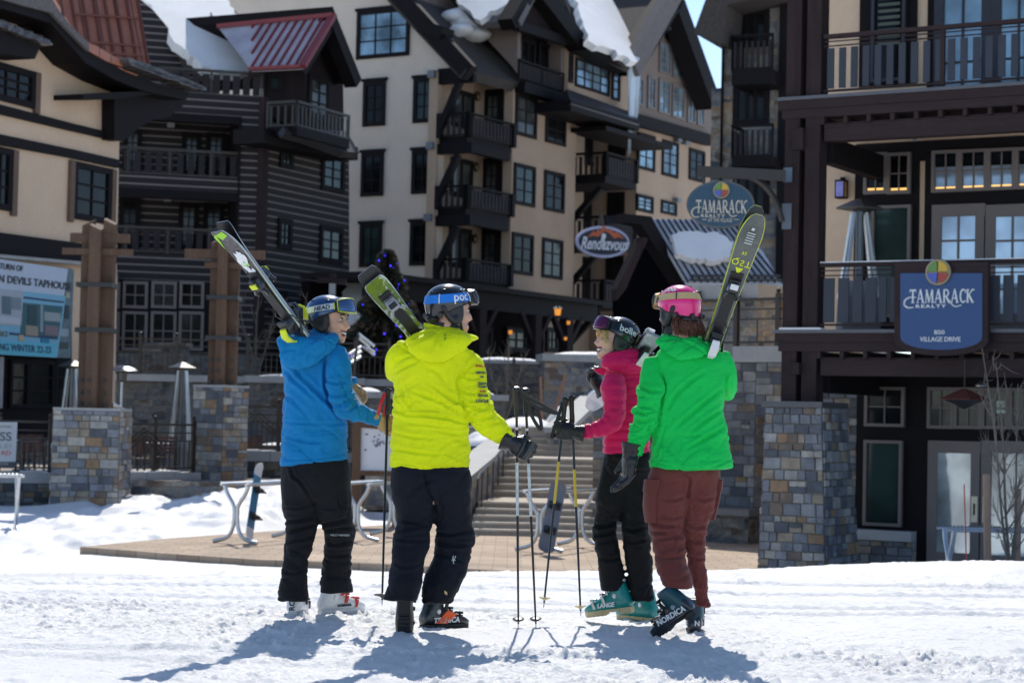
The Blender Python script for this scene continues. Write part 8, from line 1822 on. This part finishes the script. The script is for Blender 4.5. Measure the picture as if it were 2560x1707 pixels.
lgP2 = trunk(P5, [(1020,1234,120,Yp,.95),(1000,1234,230,Yp,.9),(1000,1230,340,Yp,.88),(1008,1230,420,Yp,.85),(1012,1225,520,Yp,.85),(1000,1215,640,Yp,.85),(1002,1218,720,Yp,.85),(1015,1226,820,Yp,.85),(1035,1236,920,Yp,.85),(1050,1246,1020,Yp,.85),(1065,1256,1120,Yp,.85),(1075,1268,1208,Yp,.85)])
HP = HeadF(px(*P3(588,434), Yp), R(190), R(11), 0, .96)
baseP = px(*P5(1040,1365), Yp); baseP[2] = gz(baseP[0], Yp)
SKIN2 = mat('fair_skin', (.68,.40,.30), .5, var=.06, vscale=25)
PP = person('blond person in quilted pink jacket and black helmet, smiling at the lime jacket', baseP, [(tP,.72),(aP,.62),(rP,.6),(lgP1,.72),(lgP2,.72),(hpP,.75)], HP, HP(0,-.05,-.24), skin=SKIN2)
jP = garment('jacket', [tP, aP, rP], M_jpink, PP, .0075, 3, folds=[(1,.45,.2,.008,.06,.6)], seed=43, caps={0:(.12,.3),1:(.3,.25)}, drape=.010, quilt=(.050,.011))
hdP = trunk(P3, [(560,760,540,Yp-.03,.6),(480,792,575,Yp-.05,.5),(455,800,620,Yp-.06,.48),(455,785,660,Yp-.07,.45),(500,760,692,Yp-.08,.38),(580,735,712,Yp-.09,.3)], 5, 2.1)
sub(jP, garment('hood', [hdP], M_jpink, PP, .0075, 3, seed=53, drape=.010, folds=[(0,.45,.4,.010,.09,1.8)], quilt=(.075,.009), caps={0:(.3,.2)}))
mb = MB(); mb.prism([px(*P3(x, y), Yp+.02) for x, y in ((402,683),(455,668),(500,640),(520,690),(470,720),(440,712))], (0,.05,0)); sub(jP, mb.build('collar_tip', M_jpink, PP))
garment('trousers', [hpP, lgP1, lgP2], M_pblk2, PP, creases=CTP, folds=[(1,.58,.22,.007,.075,.8),(2,.58,.22,.007,.075,-.8),(2,.93,.12,.008,.06,.4)], seed=45, caps={0:(.2,.1),1:(.1,.12),2:(.1,.12)})
hm, sf = helmet(PP, HP, M_hblk, M_gblk, mvent=M_fblk)
goggles(PP, HP, sf, M_fblk, M_lensp, M_hblk, .045, .002, .040, .80, .05, 'bolle', M_sgrey, None, (-1.75, .058), -1)
hairs(PP, M_blond, [[HP(s*.05,.095,.0), HP(s*.066,.105,-.03), HP(s*.07,.085,-.07)] for s in (-1,1)]+[[HP(s*.03,.115,.005), HP(s*.05,.122,-.015), HP(s*.066,.108,-.05)] for s in (-1,1)]+[[HP(s*.0,.118,.008), HP(s*.02,.13,-.008), HP(s*.045,.122,-.03)] for s in (-1,1)], 90, .0032)
glove(PP, px(*P3(272,1122), Yp-.15), (-.92,.05,.12), (.0,.1,1), M_gblk, (1.0,1.15,.8), (.9,.6), 1.08, .05, .052, 1.12, M_fblk)
glove(PP, px(*P3(452,815), Yp+.36), (-.5,.0,.75), (-.6,-.6,-.2), M_gblk, (.8,.9,.6), (.7,.5), 1.05, .04, .05, 1.1)
boot(PP, px(*P5(1010,1300), Yp+.0), (-.84,.50,-.16), (-.05,0,1), M_teal, M_teal, M_cream, M_steel, [('LANGE', .13, .045, .036, 'side')], M_white, M_white, side=-1)
boot(PP, GP.hit(*P5(1195,1370)), (-.66,.74,.0), ZU, M_teal, M_teal, M_cream, M_steel, (), M_white, M_white, side=-1)
# ---- person in green -----------------------------------------------------------------
Yg = 11.2
tG = trunk(P3, [(795,1374,1365,Yg,.60),(800,1366,1280,Yg,.60),(810,1345,1180,Yg,.56),(820,1332,1080,Yg,.58),(832,1322,1000,Yg,.60),(845,1320,900,Yg,.60),(855,1328,800,Yg,.60),(848,1345,700,Yg,.56),(838,1352,625,Yg,.5),(850,1330,565,Yg,.44),(900,1270,515,Yg,.42),(940,1190,475,Yg,.45)])
aG = limb(P3, [(812,610,62,Yg),(812,700,80,Yg-.02),(814,800,90,Yg-.04),(786,950,97,Yg-.05),(764,1040,96,Yg-.05),(728,1130,84,Yg-.04),(702,1200,71,Yg-.03),(684,1255,62,Yg-.02)])
rG = limb(P3, [(1300,580,60,Yg),(1328,680,72,Yg),(1340,780,70,Yg+.03),(1334,840,62,Yg+.16),(1290,800,52,Yg+.36),(1260,700,46,Yg+.44)])
hpG = trunk(P5, [(1290,1700,80,Yg,.46),(1236,1744,190,Yg,.50),(1214,1752,250,Yg,.58),(1202,1740,330,Yg,.5),(1215,1720,390,Yg,.40)])
lgG1 = trunk(P5, [(1262,1500,150,Yg,.70),(1216,1525,240,Yg,.9),(1200,1530,330,Yg,.85),(1190,1524,420,Yg,.85),(1186,1506,500,Yg,.85),(1200,1486,600,Yg,.85),(1215,1478,690,Yg,.85),(1236,1488,790,Yg-.02,.85),(1255,1502,900,Yg-.06,.85),(1280,1520,1000,Yg-.1,.85),(1308,1530,1060,Yg-.12,.85),(1325,1538,1110,Yg-.13,.85)])
lgG2 = trunk(P5, [(1470,1722,150,Yg,.70),(1465,1752,240,Yg,.9),(1475,1742,330,Yg,.85),(1480,1733,420,Yg,.85),(1482,1715,500,Yg,.85),(1478,1690,600,Yg+.01,.85),(1478,1652,700,Yg+.02,.85),(1488,1640,800,Yg+.03,.85),(1505,1645,900,Yg+.03,.85),(1530,1655,1000,Yg+.03,.85),(1553,1666,1120,Yg+.03,.85),(1565,1680,1250,Yg+.03,.85)])
HG = HeadF(px(*P3(1004,228), Yg), R(119), R(-2), 0, 1.04)
baseG = px(*P5(1500,1460), Yg); baseG[2] = gz(baseG[0], Yg)
PG = person('person in bright green jacket, maroon trousers and pink helmet, seen from behind', baseG, [(tG,.72),(aG,.62),(rG,.6),(lgG1,.72),(lgG2,.72),(hpG,.75)], HG, HG(0,-.06,-.25), smile=False, skin=SKIN2)
jG = garment('jacket', [tG, aG, rG], M_jgreen, PG, band=.04, creases=CG, folds=[(0,.12,.14,.007,.10,.9),(1,.55,.20,.020,.075,.9),(1,.92,.14,.010,.055,.4)], seed=63, caps={0:(.12,.3),1:(.3,.25)}, drape=.013)
hdG = trunk(P3, [(905,1140,440,Yg-.04,.6),(842,1230,478,Yg-.08,.42),(842,1252,512,Yg-.10,.36),(868,1245,550,Yg-.13,.28),(925,1200,590,Yg-.15,.22),(1000,1110,622,Yg-.155,.18)], 5, 2.1)
sub(jG, garment('hood', [hdG], M_jgreen, PG, .0075, 3, seed=73, drape=.012, folds=[(0,.4,.3,.010,.09,1.2)], caps={0:(.3,.2)}))
collar(PG, P3, [(870,1175,500,Yg+.01,.7,0),(868,1165,460,Yg+.02,.72,-10),(880,1150,425,Yg+.02,.74,-16)], M_jgreen)
collar(PG, P3, [(890,1120,440,Yg,.7,0),(892,1110,400,Yg,.72,0),(895,1100,370,Yg,.72,0)], M_pad, name='neck_warmer')
tr = garment('trousers', [hpG, lgG1, lgG2], M_pmar, PG, creases=CTG, folds=[(1,.62,.22,.009,.07,.8),(2,.55,.25,.009,.07,-.8),(1,.92,.12,.007,.06,.4),(2,.93,.12,.010,.06,.4)], seed=65, caps={0:(.2,.1),1:(.1,.08),2:(.1,.12)})
def pocket(tb, i0, i1, a0, a1, nm, out):
    mb = MB(); rings = []
    for i in range(i0, i1+1):
        rows = []
        for a in np.linspace(a0, a1, 9): rows.append(on_tube(tb, i, a, out+.006))
        for a in np.linspace(a1, a0, 9): rows.append(on_tube(tb, i, a, -.01))
        rings.append(rows)
    mb.loft(rings); return sub(tr, mb.build(nm, M_pmar, PG, 50))
pocket(lgG1, 9, 26, math.pi*.98, math.pi*1.32, 'cargo_pocket', .009); pocket(lgG1, 8, 13, math.pi*.96, math.pi*1.34, 'pocket_flap', .015)
pocket(lgG2, 9, 25, -.36, .1, 'cargo_pocket', .009); pocket(lgG2, 8, 13, -.40, .12, 'pocket_flap', .015)
hm, sf = helmet(PG, HG, M_hpink, M_pad, mvent=M_sgrey)
goggles(PG, HG, sf, M_brass, M_lensd, M_stan, .030, .040, .036, .80, .05, 'SHRED', M_ink, M_ink, (-1.02, .026), -1)
mb = MB()
text_mb(mb, 'poc', lambda x, y, z: sf(-1.85-x/.11, .066+y*.9, .0015+z), .05, .0006, 0, .001, 'CENTER'); sub(hm, mb.build('lettering', M_sgrey, PG))
hairs(PG, M_brown, [[HG(x*.07,-.09+.03*abs(x),-.06), HG(x*.085,-.115+.03*abs(x),-.12), HG(x*.088+.01,-.115+.02*abs(x),-.165)] for x in (-1,-.7,-.4,-.1,.2,.5,.8,1)], 260, .0042)
glove(PG, px(*P3(664,1275), Yg-.02), (-.14,.05,-1), (-.35,.95,.0), M_gblk, (.30,.45,.3), (.40,.30,-1), 1.28, .05, .050, 1.12)
glove(PG, px(*P3(1255,690), Yg+.45), (-.2,.2,.9), (.5,.5,.2), M_gblk, (.8,.9,.5), (.7,.5), 1.05, .04, .05)
boot(PG, px(*P5(1505,1345), Yg-.14), (-.70,.50,-.50), (-.42,-.12,.9), M_nboot, M_dteal, M_bsole, M_fblk, [('NORDICA', .15, .055, .044, 'side')], M_white, side=-1)
boot(PG, GP.hit(*P5(1555,1466)), (.10,.99,0), ZU, M_nboot, M_dteal, M_bsole, M_fblk, [('N', -.015, .06, .04, 'heel')], M_white, side=1)

# ---------------------------------------------------------------- skis
def topsheet(name, base, c2, accents, scale=9.0):
    m, nt, b = newmat(name); L = nt.links.new
    tc = N(nt, 'ShaderNodeTexCoord'); n1 = N(nt, 'ShaderNodeTexNoise', Scale=scale, Detail=2.0, Distortion=1.6); L(tc.outputs['Object'], n1.inputs['Vector'])
    r = ramp(nt, [(.40, base), (.47, c2), (.54, base), (.60, accents)]); L(n1.outputs[0], r.inputs[0]); L(r.outputs[0], b.inputs['Base Color']); b.inputs['Roughness'].default_value = .25; b.inputs['Coat Weight'].default_value = .4
    return m
M_tsB = topsheet('dark_topsheet', (.045,.045,.048), (.075,.075,.08), (.03,.03,.033)); M_tsY = topsheet('olive_topsheet', (.13,.20,.025), (.16,.23,.03), (.45,.50,.40), 12); M_tsG = topsheet('slate_topsheet', (.10,.115,.10), (.12,.13,.12), (.085,.095,.09)); M_tsP = topsheet('pale_topsheet', (.40,.42,.48), (.32,.34,.42), (.5,.5,.55))
M_base = mat('black_ski_base', (.012,.012,.013), .3, var=.2); M_edge = mat('steel_edge', (.55,.56,.55), .3, .8); M_edgey = mat('neon_edge', (.55,.62,.03), .4); M_lime = mat('lime_print', (.35,.72,.03), .4); M_snowp = mat('caked_snow', (.82,.84,.87), .7, bump=.4)
M_wbind = mat('white_binding', (.70,.70,.70), .4, var=.06); M_silver = mat('silver_binding', (.35,.36,.38), .35, .5)
rr_ = np.random.RandomState(3)
def blob(t, s, r): return [(t+r*.10*math.cos(a)*rr_.uniform(.6, 1.2), max(-.9, min(.9, s+r*math.sin(a)*rr_.uniform(.6, 1.2)))) for a in np.linspace(0, 2*math.pi, 9, endpoint=False)]
snowpolys = [blob(rr_.uniform(.14, .30), rr_.uniform(-.6, .6), rr_.uniform(.08, .3)) for k in range(26)]
def two(Tp, Sp, ext, n, labels, **kw):
    T, S = px(*Tp), px(*Sp); E = T+(S-T)*ext; n = nrm(n); A = nrm(E-T); n = nrm(n-A*np.dot(n, A)); o = []
    o.append(ski(labels[0], T+n*.001, E+n*.001, n, **kw['a'])); o.append(ski(labels[1], T-n*.004, E-n*.004, -n, **kw['b'])); return o
gB, gY2, gP, gG = 'skis of the person in blue', 'skis of the person in lime', 'skis of the person in pink', 'skis of the person in green'
kb = dict(square=True, mtop=M_tsB, mbase=M_base, medge=M_edge, wid=(.118,.072,.104), bind=.40, mb1=M_bboot, mb2=M_neon, group=gB, rock=.035)
pair = two((*P1(118,66), 11.05), (*P1(612,705), 11.55), 1.75, (-.55,-.80,0), ('outer dark ski with yellow binding lever on the blue jacket shoulder', 'inner dark ski seen edge-on behind its twin on the blue jacket shoulder'),
    a=dict(kb, marks=[('tip_print', M_lime, [[(.004,-.7),(.03,-.8),(.05,.2),(.02,.6)], [(.012,.5),(.03,.9),(.10,.9),(.05,.6)]]), ('side_print', M_lime, [[(.14+.012*k,-.5+.22*(k%2)),(.146+.012*k,-.5+.22*(k%2)),(.150+.012*k,.3),(.143+.012*k,.3)] for k in range(5)]), ('caked_snow', M_snowp, snowpolys)]), b=dict(kb))
ky = dict(square=True, mtop=M_tsY, mbase=M_base, medge=M_edge, wid=(.132,.090,.118), bind=.31, mb1=M_silver, mb2=M_bboot, group=gY2, rock=.06)
two((*P2(188,128), 10.75), (*P2(505,512), 11.05), 2.5, (.38,-.79,-.47), ('olive green ski with white pattern over the lime jacket shoulder', 'second olive ski lying base to base behind the patterned one'), a=dict(ky, marks=[('red_mark', M_red, [[(.255,-.35),(.262,-.35),(.262,.35),(.255,.35)]])]), b=dict(ky))
kg = dict(mtop=M_tsG, mbase=M_base, medge=M_edgey, wid=(.134,.092,.122), bind=.42, mb1=M_bboot, mb2=M_wbind, group=gG, rock=.06)
pg = two((1897,526,10.75), (1785,848,11.12), 1.85, (.15,-1,.35), ('slate grey ski with yellow lettering over the green jacket shoulder', 'second grey ski behind the lettered one on the green jacket shoulder'), a=kg, b=dict(kg, mtop=M_tsP))
so, sP, sW, sN = pg[0]
def on_ski(t0, s0, h, sx=1, sy=1):
    ln = 1.0
    def fn(x, y, z):
        base = sP(t0 - y*sy, s0 + x*sx, .0150+z); return base
    return fn
mb = MB(); L_ = float(np.linalg.norm(sP(1,0,0)-sP(0,0,0)))
text_mb(mb, 'QST', lambda x, y, z: sP(.20+y/L_, -x+.0, .0155+z), .052, .0004, 0, .0003, 'CENTER', 1.2); text_mb(mb, '92', lambda x, y, z: sP(.165+y/L_, -x, .0155+z), .028, .0004, 0, .0003, 'CENTER')
for pl in ([(.232,-.022),(.232,.022),(.262,0)],): mb.prism([sP(t, s, .0150) for t, s in pl], sN*.001)
mb.build('yellow_lettering', M_neon, so)
mb = MB()
for k in range(5): mb.prism([sP(t, s, .0146) for t, s in ((.085+.011*k,-.022),(.085+.011*k,.022),(.089+.011*k,.022),(.089+.011*k,-.022))], sN*.001)
mb.prism([sP(t, s, .0146) for t, s in ((.062,-.008),(.062,.008),(.074,.008),(.074,-.008))], sN*.001)
mb.build('white_print', M_sgrey, so)
kp = dict(mtop=M_tsP, mbase=M_tsP, medge=M_edge, wid=(.122,.078,.108), bind=.66, mb1=M_bboot, mb2=M_wbind, group=gP, rock=.03)
two((1477,1012,12.55), (1622,858,11.72), 1.12, (.25,.5,.9), ('pale ski pointing down in front of the pink jacket, upper one', 'pale ski pointing down in front of the pink jacket, lower one'), a=kp, b=kp)
# ---------------------------------------------------------------- poles
gpo = 'ski poles held by the skiers'
M_shb = mat('black_shaft', (.012,.012,.014), .3, .3); M_shn = mat('navy_shaft', (.010,.016,.03), .3, .3); M_shr = mat('brown_black_shaft', (.03,.022,.022), .3, .3); M_yband = mat('yellow_band', (.66,.45,.01), .4); M_wband = mat('pale_band', (.55,.62,.64), .4, var=.35, vscale=30); M_strap = mat('black_webbing', (.014,.014,.015), .6)
Yh = Yy+.075
pole('black ski pole held upright by the lime jacket glove, left of its pair', px(1291,972,Yh), GP.hit(1296,1570), M_shr, M_fblk, M_strap, gpo, [[px(1296,976,Yh), px(1335,1000,Yh-.02), px(1372,1022,Yh-.03), px(1392,1032,Yh-.03), px(1370,1028,Yh-.01), px(1330,1010,Yh+.01), px(1298,985,Yh+.01)]], [(.30,.52,M_wband),(.155,.165,M_white)], .034)
pole('black ski pole held by the lime jacket glove, with its loop hanging open', px(1313,975,Yh+.03), GP.hit(1340,1569), M_shr, M_fblk, M_strap, gpo, [[px(1318,982,Yh+.03), px(1326,1030,Yh+.02), px(1345,1066,Yh+.02), px(1353,1070,Yh+.02), px(1350,1045,Yh+.02), px(1335,1005,Yh+.03)]], [(.30,.52,M_wband),(.155,.165,M_white)], .034)
Yq = Yp-.12
pole('navy and yellow ski pole in the pink jacket glove, tip swung to the left', px(1413,998,Yq), px(1359,1518,Yq), M_shn, M_fblk, M_strap, gpo, [[px(1408,1003,Yq), px(1396,1040,Yq-.02), px(1382,1082,Yq-.02), px(1380,1092,Yq-.02), px(1392,1080,Yq), px(1404,1040,Yq)]], [(.30,.50,M_yband)], .035, M_cream)
pole('navy and yellow ski pole in the pink jacket glove, tip hanging to the right', px(1428,994,Yq+.03), px(1452,1539,Yq+.03), M_shn, M_fblk, M_strap, gpo, None, [(.33,.50,M_yband)], .035, M_cream)
pole('black ski pole with red grip in the tan glove, half hidden by the lime jacket', px(970,975,Yb-.06), px(955,1512,Yb-.3), M_shb, M_fblk, M_red, gpo, [[px(962,982,Yb-.1), px(950,1015,Yb-.12), px(944,1045,Yb-.1), px(956,1050,Yb-.08), px(964,1015,Yb-.08)]], ())
